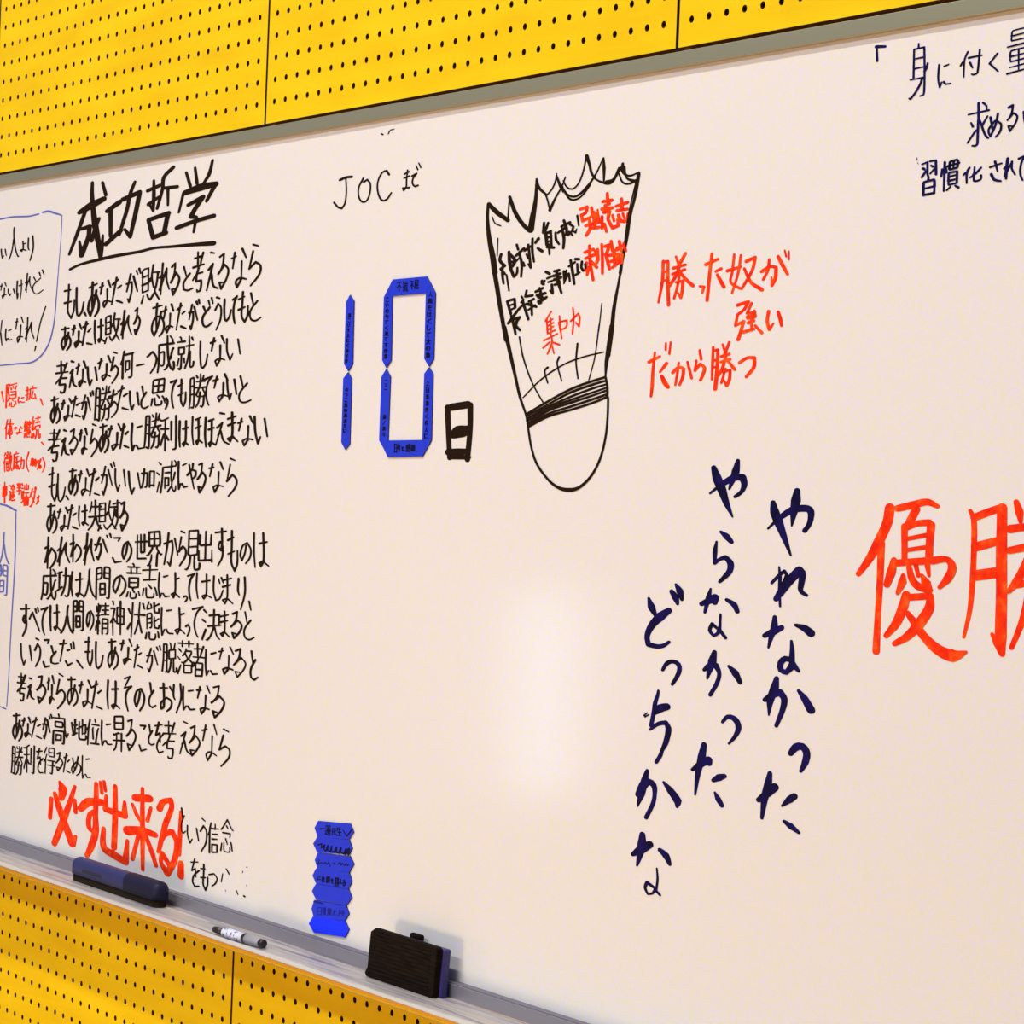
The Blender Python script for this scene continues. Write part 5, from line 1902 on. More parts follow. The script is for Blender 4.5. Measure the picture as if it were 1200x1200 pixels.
[-3142,-838,17,-3136,-899,16,-3148,-960,13],
[-3050,-801,20,-3056,-855,19,-3058,-922,15],
[-3076,-860,17,-3052,-843,16,-3059,-874,16,-3071,-906,13],
[-3071,-906,17,-3010,-823,13],
[-3010,-823,17,-3008,-863,15,-2973,-905,12],
[-2948,-829,18,-2908,-860,13],
[-2845,-838,16,-2953,-883,15,-2942,-925,15,-2889,-937,15,-2799,-915,12],
[-2865,-803,21,-2845,-827,15],
[-2820,-788,20,-2796,-816,15]]),
('boxed_note_line',
'bottom line of small black writing inside the blue outline',
'black',
[[-3428,-1091,17,-3443,-1171,13],
[-3443,-1171,21,-3413,-1251,15],
[-3358,-1148,20,-3361,-1194,19,-3347,-1225,19,-3331,-1211,15],
[-3313,-1159,18,-3274,-1155,13],
[-3314,-1211,19,-3296,-1220,17,-3257,-1218,14],
[-3210,-1107,18,-3170,-1104,13],
[-3184,-1087,19,-3199,-1152,14],
[-3118,-1077,17,-3087,-1113,13],
[-3123,-1129,21,-3125,-1200,15],
[-3125,-1205,19,-3160,-1238,18,-3171,-1212,18,-3136,-1200,18,-3087,-1205,14],
[-3019,-1084,20,-3021,-1154,19,-3028,-1241,15],
[-3049,-1157,19,-3016,-1140,18,-3026,-1179,18,-3044,-1218,14],
[-3044,-1218,20,-2961,-1116,15],
[-2961,-1116,21,-2956,-1167,19,-2912,-1219,15]]),
('small_orange_line',
'topmost of the four small orange lines',
'orange',
[[-3388,-1555,24,-3356,-1619,17],
[-3159,-1519,19,-3174,-1542,14],
[-3207,-1523,20,-3201,-1537,15],
[-3215,-1598,20,-3213,-1609,19,-3195,-1617,15],
[-3249,-1600,20,-3164,-1595,18,-3161,-1590,18,-3162,-1554,18,-3249,-1557,15],
[-3310,-1658,22,-3312,-1511,20,-3258,-1510,20,-3242,-1513,20,-3155,-1502,16],
[-3236,-1542,22,-3244,-1527,16],
[-3272,-1512,21,-3285,-1555,20,-3273,-1576,20,-3267,-1597,20,-3273,-1612,20,-3287,-1616,16],
[-3262,-1650,21,-3251,-1628,15],
[-3160,-1574,21,-3244,-1578,15],
[-3180,-1638,18,-3183,-1648,17,-3189,-1652,17,-3222,-1654,17,-3228,-1648,17,-3228,-1625,13],
[-3165,-1619,20,-3153,-1641,14],
[-3115,-1592,21,-3123,-1613,19,-3113,-1628,19,-3095,-1621,15],
[-3071,-1597,19,-3032,-1594,14],
[-3078,-1621,19,-3061,-1626,18,-3021,-1624,14],
[-2904,-1524,22,-2894,-1537,17],
[-3001,-1549,22,-2962,-1546,17],
[-2982,-1527,21,-2979,-1608,20,-2984,-1612,20,-2998,-1613,16],
[-2848,-1602,21,-2869,-1573,16],
[-2853,-1597,18,-2907,-1602,17,-2915,-1598,17,-2893,-1551,14],
[-3003,-1581,20,-2960,-1572,15],
[-2852,-1536,20,-2939,-1540,19,-2938,-1575,19,-2945,-1594,19,-2955,-1609,15],
[-2778,-1605,23,-2741,-1644,17]]),
('small_orange_line',
'second of the four small orange lines',
'orange',
[[-3189,-1765,23,-3221,-1765,21,-3237,-1773,21,-3253,-1805,21,-3271,-1833,17],
[-3271,-1766,22,-3240,-1765,20,-3235,-1769,16],
[-3281,-1739,20,-3293,-1777,19,-3293,-1862,15],
[-3208,-1831,22,-3255,-1833,16],
[-3308,-1795,20,-3303,-1786,19,-3293,-1780,15],
[-3232,-1857,22,-3231,-1736,17],
[-3230,-1770,21,-3220,-1777,20,-3196,-1823,16],
[-3164,-1791,22,-3124,-1790,16],
[-3136,-1785,19,-3157,-1804,14],
[-3069,-1782,21,-3044,-1793,16],
[-3080,-1798,20,-3085,-1819,15],
[-3085,-1820,21,-3120,-1830,19,-3130,-1822,19,-3096,-1819,19,-3049,-1820,15],
[-3005,-1828,18,-3007,-1852,13],
[-2933,-1833,17,-2935,-1743,13],
[-2954,-1826,22,-2942,-1801,20,-2935,-1797,16],
[-2914,-1819,17,-2925,-1803,16,-2935,-1797,13],
[-2953,-1786,21,-2914,-1783,16],
[-2984,-1764,19,-2990,-1778,18,-2995,-1783,18,-3005,-1810,18,-3000,-1811,18,-2982,-1806,18,-2984,-1794,14],
[-2993,-1827,18,-2989,-1847,13],
[-2995,-1783,19,-3009,-1782,18,-2996,-1746,14],
[-2924,-1771,19,-2916,-1750,14],
[-2947,-1770,17,-2953,-1753,13],
[-2967,-1748,20,-2963,-1848,18,-2909,-1846,15],
[-2981,-1824,17,-2975,-1840,13],
[-2891,-1825,18,-2894,-1855,14],
[-2869,-1851,18,-2874,-1827,13],
[-2763,-1828,18,-2760,-1839,17,-2763,-1849,17,-2778,-1853,17,-2785,-1851,17,-2790,-1798,13],
[-2863,-1783,21,-2860,-1798,20,-2886,-1803,20,-2891,-1798,20,-2879,-1776,20,-2878,-1767,20,-2869,-1760,20,-2861,-1742,16],
[-2776,-1749,19,-2836,-1756,14],
[-2818,-1801,20,-2822,-1837,19,-2839,-1859,15],
[-2881,-1769,21,-2885,-1765,20,-2896,-1763,20,-2877,-1719,16],
[-2769,-1788,20,-2771,-1771,18,-2838,-1778,18,-2841,-1780,18,-2840,-1798,15],
[-2851,-1843,18,-2860,-1821,13],
[-2806,-1713,19,-2805,-1753,14],
[-2771,-1722,18,-2842,-1730,14],
[-2735,-1880,21,-2700,-1896,15]]),
('small_orange_line',
'third of the four small orange lines, ending in a bracket',
'orange',
[[-3235,-2065,17,-3240,-2007,16,-3268,-2008,16,-3265,-2071,13],
[-3252,-2067,19,-3244,-2069,18,-3234,-2065,18,-3222,-2065,18,-3206,-2043,18,-3206,-2031,18,-3199,-2014,18,-3194,-1972,18,-3195,-1969,18,-3215,-1970,14],
[-3262,-1948,22,-3256,-1950,20,-3253,-1962,16],
[-3212,-1949,20,-3216,-1968,18,-3223,-1991,18,-3228,-1996,18,-3228,-2004,15],
[-3273,-1965,19,-3233,-1962,14],
[-3261,-1964,20,-3268,-1991,18,-3241,-1986,14],
[-3294,-1954,21,-3306,-1972,15],
[-3249,-1976,20,-3244,-1977,18,-3237,-1990,18,-3221,-1996,18,-3211,-2024,18,-3205,-2028,15],
[-3180,-2065,19,-3205,-2043,14],
[-3269,-2026,20,-3239,-2023,15],
[-3316,-2021,19,-3307,-2009,17,-3300,-2007,14],
[-3267,-2045,21,-3237,-2043,15],
[-3290,-1982,19,-3300,-2005,18,-3294,-2074,14],
[-3159,-2056,19,-3154,-2020,17,-3156,-1960,17,-3086,-1953,14],
[-3111,-1978,19,-3108,-2006,18,-3102,-2033,18,-3097,-2044,18,-3091,-2053,18,-3084,-2052,18,-3081,-2040,18,-3083,-2032,14],
[-3090,-1973,21,-3095,-1972,19,-3138,-1982,19,-3135,-2050,19,-3130,-2051,19,-3120,-2046,15],
[-3115,-2033,22,-3109,-2053,17],
[-3119,-1957,23,-3121,-1946,17],
[-3085,-2006,23,-3136,-2011,17],
[-3066,-1999,19,-2997,-1995,18,-2996,-2030,18,-2999,-2046,18,-3002,-2049,18,-3007,-2050,18,-3015,-2051,18,-3022,-2048,14],
[-3064,-2054,20,-3048,-2039,19,-3039,-2022,19,-3036,-2003,19,-3038,-1976,15],
[-2927,-1944,19,-2956,-1998,17,-2943,-2043,17,-2917,-2067,14],
[-2889,-2025,23,-2879,-1985,17],
[-2858,-1985,22,-2863,-1988,20,-2865,-1991,20,-2868,-1999,20,-2868,-2006,20,-2867,-2016,20,-2865,-2022,20,-2861,-2026,20,-2857,-2028,20,-2853,-2027,20,-2850,-2023,20,-2848,-2017,20,-2847,-2011,20,-2847,-2000,20,-2850,-1990,20,-2853,-1986,20,-2858,-1985,16],
[-2820,-1988,19,-2824,-1991,18,-2825,-1994,18,-2827,-2002,18,-2827,-2008,18,-2826,-2018,18,-2824,-2025,18,-2821,-2029,18,-2818,-2031,18,-2814,-2030,18,-2812,-2026,18,-2810,-2020,18,-2809,-2013,18,-2810,-2003,18,-2813,-1993,18,-2816,-1990,18,-2820,-1988,14],
[-2738,-1987,22,-2743,-1991,20,-2784,-2050,16],
[-2738,-2041,22,-2735,-2036,21,-2734,-2033,21,-2738,-2027,21,-2742,-2025,21,-2746,-2025,21,-2754,-2029,21,-2756,-2033,21,-2756,-2038,21,-2753,-2043,21,-2746,-2045,21,-2738,-2041,17],
[-2769,-2010,21,-2766,-2005,19,-2766,-2002,19,-2770,-1996,19,-2779,-1994,19,-2786,-1997,19,-2788,-2001,19,-2789,-2004,19,-2787,-2008,19,-2785,-2011,19,-2777,-2013,19,-2773,-2013,19,-2769,-2010,15],
[-2714,-1976,18,-2677,-2011,17,-2686,-2046,17,-2710,-2067,14]]),
('small_orange_line',
'lowest of the four small orange lines',
'orange',
[[-3277,-2277,22,-3286,-2144,16],
[-3306,-2238,23,-3310,-2176,22,-3259,-2171,22,-3257,-2176,22,-3255,-2225,22,-3307,-2229,17],
[-3123,-2234,19,-3134,-2217,14],
[-3198,-2256,20,-3188,-2246,15],
[-3176,-2237,22,-3168,-2221,16],
[-3123,-2178,20,-3131,-2176,19,-3152,-2157,19,-3156,-2159,19,-3172,-2178,19,-3180,-2184,15],
[-3124,-2202,21,-3177,-2206,16],
[-3152,-2186,21,-3150,-2239,20,-3153,-2243,20,-3161,-2241,16],
[-3189,-2169,19,-3200,-2160,14],
[-3132,-2176,20,-3137,-2184,18,-3152,-2185,18,-3167,-2185,18,-3171,-2178,15],
[-3120,-2254,21,-3160,-2259,20,-3170,-2257,20,-3188,-2246,16],
[-3188,-2246,21,-3191,-2201,19,-3193,-2199,19,-3203,-2199,15],
[-3031,-2172,22,-3085,-2175,16],
[-3059,-2147,22,-3056,-2217,16],
[-3082,-2151,23,-3076,-2164,17],
[-3027,-2190,21,-3089,-2194,16],
[-3035,-2148,21,-3043,-2163,15],
[-2968,-2284,18,-2968,-2233,16,-2965,-2230,16,-2907,-2228,16,-2907,-2275,16,-2912,-2281,16,-2919,-2279,13],
[-2913,-2154,17,-2910,-2178,16,-2914,-2180,16,-2968,-2182,16,-2972,-2155,13],
[-2940,-2181,21,-2944,-2146,15],
[-3002,-2161,19,-3008,-2148,18,-3013,-2146,14],
[-2949,-2282,21,-2948,-2229,16],
[-2987,-2194,21,-2991,-2258,16],
[-3016,-2268,17,-2980,-2256,13],
[-2940,-2229,19,-2940,-2205,14],
[-2984,-2176,18,-3021,-2176,14],
[-3015,-2195,18,-3006,-2245,14],
[-2928,-2280,17,-2927,-2228,13],
[-2904,-2202,18,-2973,-2205,14],
[-2876,-2288,23,-2868,-2289,21,-2853,-2279,21,-2837,-2262,21,-2825,-2244,21,-2815,-2216,21,-2808,-2184,21,-2814,-2170,17],
[-2855,-2229,20,-2814,-2260,15],
[-2856,-2194,21,-2812,-2194,16],
[-2856,-2194,20,-2853,-2180,18,-2848,-2173,15],
[-2856,-2194,23,-2861,-2197,21,-2877,-2223,21,-2888,-2233,17],
[-2802,-2164,23,-2795,-2177,17],
[-2748,-2252,20,-2762,-2239,19,-2775,-2229,15],
[-2745,-2217,18,-2751,-2234,17,-2760,-2249,17,-2774,-2266,17,-2780,-2271,17,-2783,-2272,14]]),
('blue_word',
'blue kanji cut by the left edge inside the lower blue outline',
'blue',
[[-3334,-2680,21,-3313,-2660,19,-3290,-2623,19,-3280,-2593,19,-3272,-2550,19,-3266,-2544,15],
[-3171,-2667,21,-3177,-2667,19,-3197,-2652,19,-3225,-2621,19,-3242,-2591,19,-3258,-2550,19,-3265,-2543,19,-3269,-2482,19,-3263,-2468,15],
[-3189,-2749,20,-3257,-2746,19,-3263,-2682,19,-3257,-2678,19,-3201,-2680,19,-3193,-2686,19,-3193,-2865,19,-3197,-2870,19,-3209,-2873,19,-3225,-2870,15],
[-3360,-2886,23,-3364,-2693,22,-3359,-2687,22,-3305,-2680,22,-3300,-2682,22,-3298,-2688,22,-3296,-2748,22,-3360,-2758,17],
[-3297,-2715,21,-3362,-2724,16],
[-3309,-2818,21,-3242,-2813,15],
[-3261,-2713,19,-3191,-2716,14],
[-3309,-2818,20,-3307,-2783,19,-3244,-2779,19,-3244,-2849,19,-3308,-2856,19,-3309,-2818,15]]),
('upper_right_line',
'top navy line at the upper right, beside a corner bracket',
'navy',
[[5208,-369,16,5268,-366,12],
[5209,-409,16,5206,-293,15,5263,-291,15,5270,-384,15,5272,-464,15,5269,-474,15,5250,-477,12],
[5231,-292,15,5231,-273,11],
[5270,-407,15,5191,-409,11],
[5257,-409,18,5254,-423,17,5225,-460,17,5197,-483,17,5190,-481,14],
[5270,-384,18,5279,-375,17,5286,-354,13],
[5266,-329,15,5206,-331,11],
[5350,-368,15,5348,-420,13,5358,-454,13,5368,-436,11],
[5378,-377,16,5402,-372,12],
[5379,-436,18,5391,-446,16,5418,-446,13],
[5568,-334,16,5560,-421,15,5553,-424,15,5536,-425,15,5529,-422,12],
[5468,-384,15,5478,-372,14,5486,-369,11],
[5510,-359,17,5580,-357,13],
[5504,-336,15,5491,-356,13,5487,-367,13,5487,-429,11],
[5518,-378,17,5532,-398,13],
[5662,-360,16,5623,-392,12],
[5623,-392,16,5669,-426,12],
[5733,-303,14,5813,-298,10],
[5718,-441,15,5836,-430,11],
[5730,-379,14,5817,-373,10],
[5831,-334,16,5715,-342,12],
[5772,-357,14,5776,-436,10],
[5823,-411,14,5729,-419,10],
[5733,-303,13,5734,-289,12,5738,-284,12,5810,-280,12,5814,-283,12,5812,-313,12,5809,-317,12,5735,-321,12,5733,-317,12,5733,-303,10],
[5730,-379,14,5730,-364,13,5734,-358,13,5811,-353,13,5816,-356,13,5817,-386,13,5815,-391,13,5734,-398,13,5731,-393,13,5730,-379,10]]),
('upper_right_line',
'middle navy line at the upper right',
'navy',
[[5629,-567,17,5520,-574,13],
[5577,-597,19,5585,-605,17,5610,-651,17,5627,-670,17,5632,-671,14],
[5596,-622,18,5623,-589,14],
[5573,-535,19,5576,-596,18,5575,-604,18,5575,-685,18,5573,-691,18,5564,-695,18,5548,-693,14],
[5547,-621,18,5537,-606,13],
[5597,-536,17,5616,-550,15,5617,-566,12],
[5575,-634,17,5564,-638,16,5522,-680,13],
[5640,-595,19,5655,-648,14],
[5678,-584,16,5667,-627,15,5643,-665,15,5631,-642,15,5664,-610,15,5695,-622,15,5693,-652,15,5671,-670,12],
[5733,-567,18,5754,-560,16,5748,-593,16,5729,-613,13],
[5729,-613,16,5759,-590,15,5779,-603,15,5769,-630,15,5744,-655,15,5735,-636,15,5754,-638,12],
[5812,-590,17,5817,-621,16,5826,-643,16,5835,-630,13],
[5847,-594,16,5859,-629,12]]),
('upper_right_line',
'lowest navy line at the upper right, in bolder ink',
'navy',
[[5351,-831,20,5290,-837,15],
[5338,-755,20,5327,-750,15],
[5357,-786,20,5353,-733,18,5320,-734,15],
[5279,-791,19,5303,-769,17,5310,-768,14],
[5282,-758,20,5292,-761,18,5293,-764,15],
[5315,-808,18,5316,-794,16,5310,-783,16,5307,-736,16,5277,-742,13],
[5356,-763,18,5349,-764,16,5325,-781,13],
[5351,-831,20,5350,-810,19,5347,-806,19,5292,-812,19,5290,-816,19,5291,-861,19,5350,-857,19,5351,-831,15],
[5420,-760,20,5483,-752,15],
[5452,-742,18,5450,-771,13],
[5403,-744,20,5403,-853,15],
[5420,-851,16,5441,-838,12],
[5414,-783,20,5410,-763,15],
[5391,-770,19,5386,-797,14],
[5427,-817,20,5474,-812,14],
[5427,-801,18,5474,-796,13],
[5483,-845,19,5465,-837,14],
[5430,-759,20,5429,-772,18,5431,-774,18,5471,-769,18,5473,-767,18,5475,-742,18,5471,-739,18,5433,-744,18,5431,-746,18,5430,-759,15],
[5427,-817,17,5427,-792,16,5429,-787,16,5473,-783,16,5473,-827,16,5430,-832,16,5427,-828,16,5427,-817,13],
[5601,-808,18,5603,-816,17,5599,-824,17,5571,-828,17,5564,-826,17,5565,-774,14],
[5561,-802,21,5574,-798,19,5600,-779,16],
[5538,-775,18,5525,-791,17,5526,-832,14],
[5525,-792,21,5517,-794,19,5508,-800,15],
[5560,-807,19,5543,-812,14],
[5648,-781,17,5708,-771,13],
[5673,-762,18,5688,-799,13],
[5656,-808,21,5672,-829,20,5706,-837,16],
[5739,-756,21,5735,-789,20,5734,-830,16],
[5724,-792,19,5737,-782,18,5733,-801,18,5726,-820,14],
[5726,-820,18,5761,-769,13],
[5761,-769,17,5761,-794,16,5780,-819,13],
[5796,-761,19,5835,-751,14],
[5835,-751,18,5814,-768,16,5805,-801,16,5810,-828,16,5820,-842,13]]),
]
BARS = [
('upper stroke of the blue number one, lettered faintly',
[(0.2545,-0.2718),(0.265,-0.2803),(0.2677,-0.3609),(0.2573,-0.3702),(0.2462,-0.3605),(0.2453,-0.2813)],
[[1017,-1187,8,1015,-1187,7,1014,-1188,6],
[1024,-1201,9,1024,-1195,6],
[1034,-1186,8,1018,-1185,6],
[1024,-1184,9,1025,-1184,8,1026,-1185,8,1025,-1187,8,1025,-1193,6],
[1035,-1196,8,1023,-1197,8,1021,-1196,8,1014,-1195,6],
[1020,-1183,8,1019,-1184,7,1018,-1185,7,1017,-1186,7,1017,-1193,7,1034,-1193,6],
[1013,-1200,9,1014,-1200,8,1019,-1199,8,1022,-1198,8,1022,-1197,6],
[1033,-1191,8,1017,-1190,6],
[1033,-1189,8,1017,-1188,6],
[1035,-1200,8,1034,-1200,7,1029,-1199,7,1027,-1198,7,1026,-1197,6],
[1014,-1210,9,1029,-1209,8,1024,-1212,7],
[1011,-1224,9,1017,-1227,9,1034,-1226,7],
[1009,-1235,9,1011,-1245,9,1017,-1253,9,1020,-1249,7],
[1027,-1237,9,1032,-1249,7],
[1008,-1263,10,1030,-1262,7],
[1021,-1261,9,1021,-1269,8,1019,-1272,8,1014,-1270,8,1017,-1268,8,1022,-1270,8,1022,-1275,8,1014,-1279,6],
[1018,-1292,10,1028,-1291,7],
[1016,-1287,9,1018,-1301,8,1013,-1305,8,1007,-1303,8,1016,-1302,8,1030,-1305,7],
[1006,-1313,10,1006,-1324,9,1008,-1331,7],
[1014,-1319,9,1025,-1318,7],
[1020,-1314,8,1021,-1328,7,1017,-1331,7,1015,-1330,7,1019,-1329,7,1028,-1330,6],
[1025,-1340,10,1004,-1348,7],
[1004,-1348,10,1027,-1358,7],
[1015,-1369,9,1013,-1375,8,1007,-1381,8,1003,-1377,8,1008,-1369,8,1017,-1366,8,1025,-1372,8,1024,-1379,8,1016,-1384,7],
[1001,-1396,8,1008,-1395,6],
[1006,-1393,10,1003,-1401,7],
[1018,-1392,9,1023,-1397,7],
[1017,-1398,9,1016,-1406,6],
[1016,-1406,10,1010,-1410,9,1008,-1407,9,1014,-1405,9,1023,-1407,7],
[1000,-1425,8,1014,-1426,7,1022,-1425,6],
[1013,-1430,10,1017,-1430,9,1018,-1430,9,1016,-1426,9,1014,-1425,9,1012,-1418,7],
[1001,-1420,8,1008,-1421,7,1015,-1421,7,1020,-1420,7,1021,-1419,6],
[1003,-1429,8,1001,-1430,8,1001,-1432,8,1001,-1434,8,1003,-1435,8,1006,-1436,8,1009,-1436,8,1017,-1436,6]]),
('lower stroke of the blue number one',
[(0.2566,-0.3716),(0.2666,-0.3798),(0.268,-0.4638),(0.2574,-0.4713),(0.2468,-0.4619),(0.2456,-0.3795)],
[[1020,-1567,10,1018,-1571,9,1017,-1572,9,1008,-1578,7],
[1018,-1579,10,1027,-1582,10,1028,-1583,10,1033,-1585,8],
[1027,-1582,10,1035,-1575,9,1036,-1573,9,1036,-1572,9,1018,-1571,7],
[1008,-1597,9,1024,-1593,8,1036,-1598,8,1033,-1605,8,1019,-1611,6],
[1012,-1621,9,1033,-1620,8,1026,-1623,7],
[1009,-1635,10,1015,-1638,9,1037,-1637,7],
[1013,-1647,11,1013,-1649,10,1008,-1653,8],
[1015,-1652,11,1032,-1652,8],
[1025,-1663,9,1020,-1660,8,1013,-1658,6],
[1024,-1657,11,1021,-1659,10,1017,-1662,10,1010,-1664,10,1009,-1665,8],
[1011,-1655,10,1031,-1655,9,1032,-1663,9,1033,-1665,9,1035,-1665,9,1037,-1663,9,1036,-1662,7],
[1035,-1649,9,1013,-1649,7],
[1024,-1689,8,1023,-1687,6],
[1036,-1680,9,1019,-1680,7],
[1009,-1678,9,1017,-1678,6],
[1032,-1681,9,1031,-1691,9,1030,-1691,9,1026,-1691,7],
[1028,-1680,10,1028,-1674,7],
[1009,-1691,8,1011,-1691,7,1012,-1690,7,1013,-1673,6],
[1021,-1676,10,1034,-1676,7],
[1009,-1684,10,1017,-1683,8],
[1036,-1684,9,1020,-1684,7],
[1013,-1704,9,1011,-1704,8,1009,-1705,7],
[1022,-1718,9,1022,-1712,7],
[1034,-1702,8,1014,-1703,6],
[1022,-1700,10,1023,-1701,9,1024,-1702,9,1023,-1703,9,1024,-1710,7],
[1036,-1713,9,1021,-1714,8,1019,-1713,8,1009,-1713,7],
[1017,-1700,9,1015,-1701,8,1014,-1702,8,1013,-1703,8,1013,-1710,8,1035,-1710,7],
[1009,-1717,10,1010,-1717,9,1016,-1716,9,1019,-1715,9,1020,-1714,7],
[1033,-1707,8,1013,-1708,6],
[1033,-1705,10,1013,-1705,7],
[1037,-1717,10,1035,-1717,9,1030,-1716,9,1026,-1715,9,1026,-1713,7],
[1009,-1745,11,1035,-1745,8],
[1008,-1734,10,1009,-1734,9,1012,-1733,9,1023,-1727,9,1024,-1727,9,1034,-1733,9,1036,-1734,7],
[1031,-1739,11,1013,-1739,8],
[1022,-1734,11,1022,-1744,8],
[1034,-1733,11,1031,-1734,10,1022,-1734,10,1013,-1734,10,1012,-1733,8],
[1009,-1758,10,1024,-1755,7],
[1019,-1754,9,1008,-1772,7],
[1024,-1761,9,1033,-1759,7],
[1022,-1769,9,1037,-1771,7],
[1007,-1780,11,1008,-1791,10,1015,-1798,10,1020,-1793,8],
[1031,-1781,9,1036,-1794,7]]),
('top bar of the blue zero, with four black kanji',
[(0.3489,-0.2668),(0.3582,-0.2563),(0.4379,-0.2558),(0.4486,-0.2661),(0.4371,-0.2766),(0.359,-0.2771)],
[[1520,-1069,8,1505,-1058,6],
[1500,-1086,10,1499,-1055,9,1502,-1044,7],
[1479,-1043,8,1518,-1043,6],
[1499,-1055,9,1496,-1056,8,1487,-1065,8,1480,-1069,7],
[1556,-1044,9,1576,-1044,7],
[1553,-1088,7,1557,-1087,7,1560,-1084,7,1561,-1076,5],
[1563,-1061,7,1553,-1060,5],
[1558,-1057,8,1558,-1068,6],
[1537,-1066,9,1549,-1064,7],
[1537,-1048,7,1548,-1050,5],
[1544,-1038,9,1545,-1085,8,1544,-1087,8,1540,-1086,6],
[1568,-1061,8,1578,-1060,6],
[1573,-1057,8,1573,-1068,6],
[1579,-1068,7,1568,-1069,5],
[1566,-1040,8,1565,-1052,6],
[1553,-1069,8,1563,-1068,6],
[1581,-1083,7,1582,-1086,7,1582,-1088,7,1574,-1089,7,1572,-1085,7,1571,-1076,5],
[1552,-1075,9,1580,-1075,6],
[1579,-1052,8,1553,-1051,6],
[1635,-1066,8,1625,-1055,6],
[1622,-1081,8,1621,-1052,8,1624,-1042,6],
[1607,-1040,8,1635,-1043,6],
[1621,-1052,9,1618,-1053,8,1612,-1061,8,1607,-1066,7],
[1679,-1072,9,1680,-1080,8,1657,-1080,8,1656,-1079,8,1655,-1071,7],
[1656,-1055,9,1656,-1063,8,1658,-1064,8,1677,-1065,8,1677,-1056,7],
[1668,-1080,9,1667,-1054,6],
[1650,-1048,9,1678,-1049,8,1678,-1040,8,1678,-1039,8,1651,-1037,8,1649,-1066,8,1648,-1074,8,1646,-1080,6]]),
('upper left bar of the blue zero, small black lettering',
[(0.3386,-0.2777),(0.3487,-0.267),(0.3588,-0.2773),(0.3618,-0.3578),(0.3508,-0.3675),(0.3404,-0.3574)],
[[1382,-1116,8,1404,-1115,7,1396,-1118,6],
[1377,-1131,8,1385,-1135,8,1408,-1134,6],
[1377,-1143,7,1380,-1155,7,1386,-1163,6,1392,-1158,5],
[1400,-1145,7,1408,-1159,5],
[1394,-1175,8,1391,-1182,7,1384,-1189,7,1378,-1183,7,1385,-1175,7,1397,-1172,7,1408,-1178,7,1406,-1186,7,1396,-1192,6],
[1378,-1208,9,1394,-1205,8,1408,-1207,8,1407,-1211,8,1396,-1213,6],
[1397,-1201,8,1395,-1205,6],
[1384,-1200,8,1392,-1211,7,1402,-1221,6],
[1378,-1231,7,1408,-1230,5],
[1408,-1230,7,1392,-1234,7,1384,-1240,7,1387,-1246,7,1394,-1249,5],
[1405,-1258,8,1379,-1267,6],
[1379,-1267,8,1410,-1278,6],
[1386,-1291,8,1384,-1291,7,1382,-1293,6],
[1395,-1307,6,1396,-1300,5],
[1409,-1290,8,1388,-1289,6],
[1396,-1287,7,1397,-1287,7,1398,-1289,7,1397,-1290,7,1397,-1298,6],
[1410,-1302,7,1394,-1302,6,1392,-1301,6,1382,-1301,5],
[1391,-1286,7,1389,-1287,6,1388,-1289,6,1386,-1290,6,1386,-1298,6,1409,-1299,5],
[1381,-1306,7,1382,-1306,6,1388,-1304,6,1392,-1303,6,1393,-1302,5],
[1408,-1296,7,1386,-1295,6],
[1408,-1293,7,1386,-1292,5],
[1411,-1307,8,1409,-1307,7,1403,-1304,7,1400,-1303,7,1399,-1301,6],
[1380,-1317,7,1410,-1315,5],
[1410,-1315,7,1393,-1319,6,1385,-1326,6,1390,-1332,6,1397,-1335,5],
[1380,-1346,9,1410,-1345,6],
[1398,-1344,7,1399,-1352,7,1397,-1355,7,1389,-1354,7,1393,-1351,7,1400,-1353,7,1400,-1359,7,1387,-1364,5],
[1381,-1380,8,1400,-1381,7,1411,-1379,6],
[1398,-1386,8,1404,-1386,7,1406,-1385,7,1403,-1381,7,1401,-1380,7,1396,-1372,6],
[1382,-1375,8,1392,-1375,7,1401,-1375,7,1407,-1374,7,1409,-1373,6],
[1385,-1385,9,1383,-1385,8,1382,-1387,8,1382,-1389,8,1384,-1391,8,1388,-1392,8,1392,-1392,8,1403,-1392,6],
[1412,-1414,9,1402,-1413,8,1399,-1413,8,1395,-1413,8,1384,-1413,6],
[1397,-1421,8,1397,-1401,6],
[1400,-1413,7,1402,-1415,7,1404,-1416,7,1410,-1420,7,1412,-1420,5],
[1408,-1405,7,1387,-1405,6],
[1382,-1420,8,1384,-1420,8,1389,-1418,8,1393,-1416,8,1396,-1413,6],
[1397,-1401,9,1387,-1401,8,1388,-1409,8,1409,-1409,8,1407,-1401,8,1397,-1401,6]]),
('upper right bar of the blue zero, small black lettering',
[(0.4489,-0.2663),(0.4593,-0.2771),(0.4611,-0.3577),(0.4512,-0.367),(0.4397,-0.3573),(0.4375,-0.2768)],
[[1775,-1123,8,1781,-1121,7,1788,-1118,7,1791,-1115,7,1794,-1110,7,1795,-1109,6],
[1814,-1124,8,1812,-1124,7,1808,-1122,7,1803,-1119,7,1800,-1115,7,1797,-1110,7,1796,-1109,7,1794,-1102,7,1796,-1100,6],
[1781,-1138,8,1778,-1139,7,1776,-1141,6],
[1794,-1157,9,1794,-1149,7],
[1810,-1137,8,1783,-1137,6],
[1794,-1134,9,1795,-1134,8,1797,-1136,8,1796,-1137,8,1796,-1147,6],
[1812,-1152,8,1792,-1151,8,1789,-1151,8,1776,-1151,6],
[1787,-1133,9,1784,-1134,9,1783,-1136,9,1781,-1138,9,1781,-1147,9,1811,-1148,7],
[1775,-1156,9,1778,-1156,8,1785,-1154,8,1790,-1152,8,1791,-1151,7],
[1809,-1144,9,1781,-1143,7],
[1809,-1141,9,1781,-1140,7],
[1814,-1157,9,1811,-1157,8,1803,-1155,8,1799,-1153,8,1798,-1151,6],
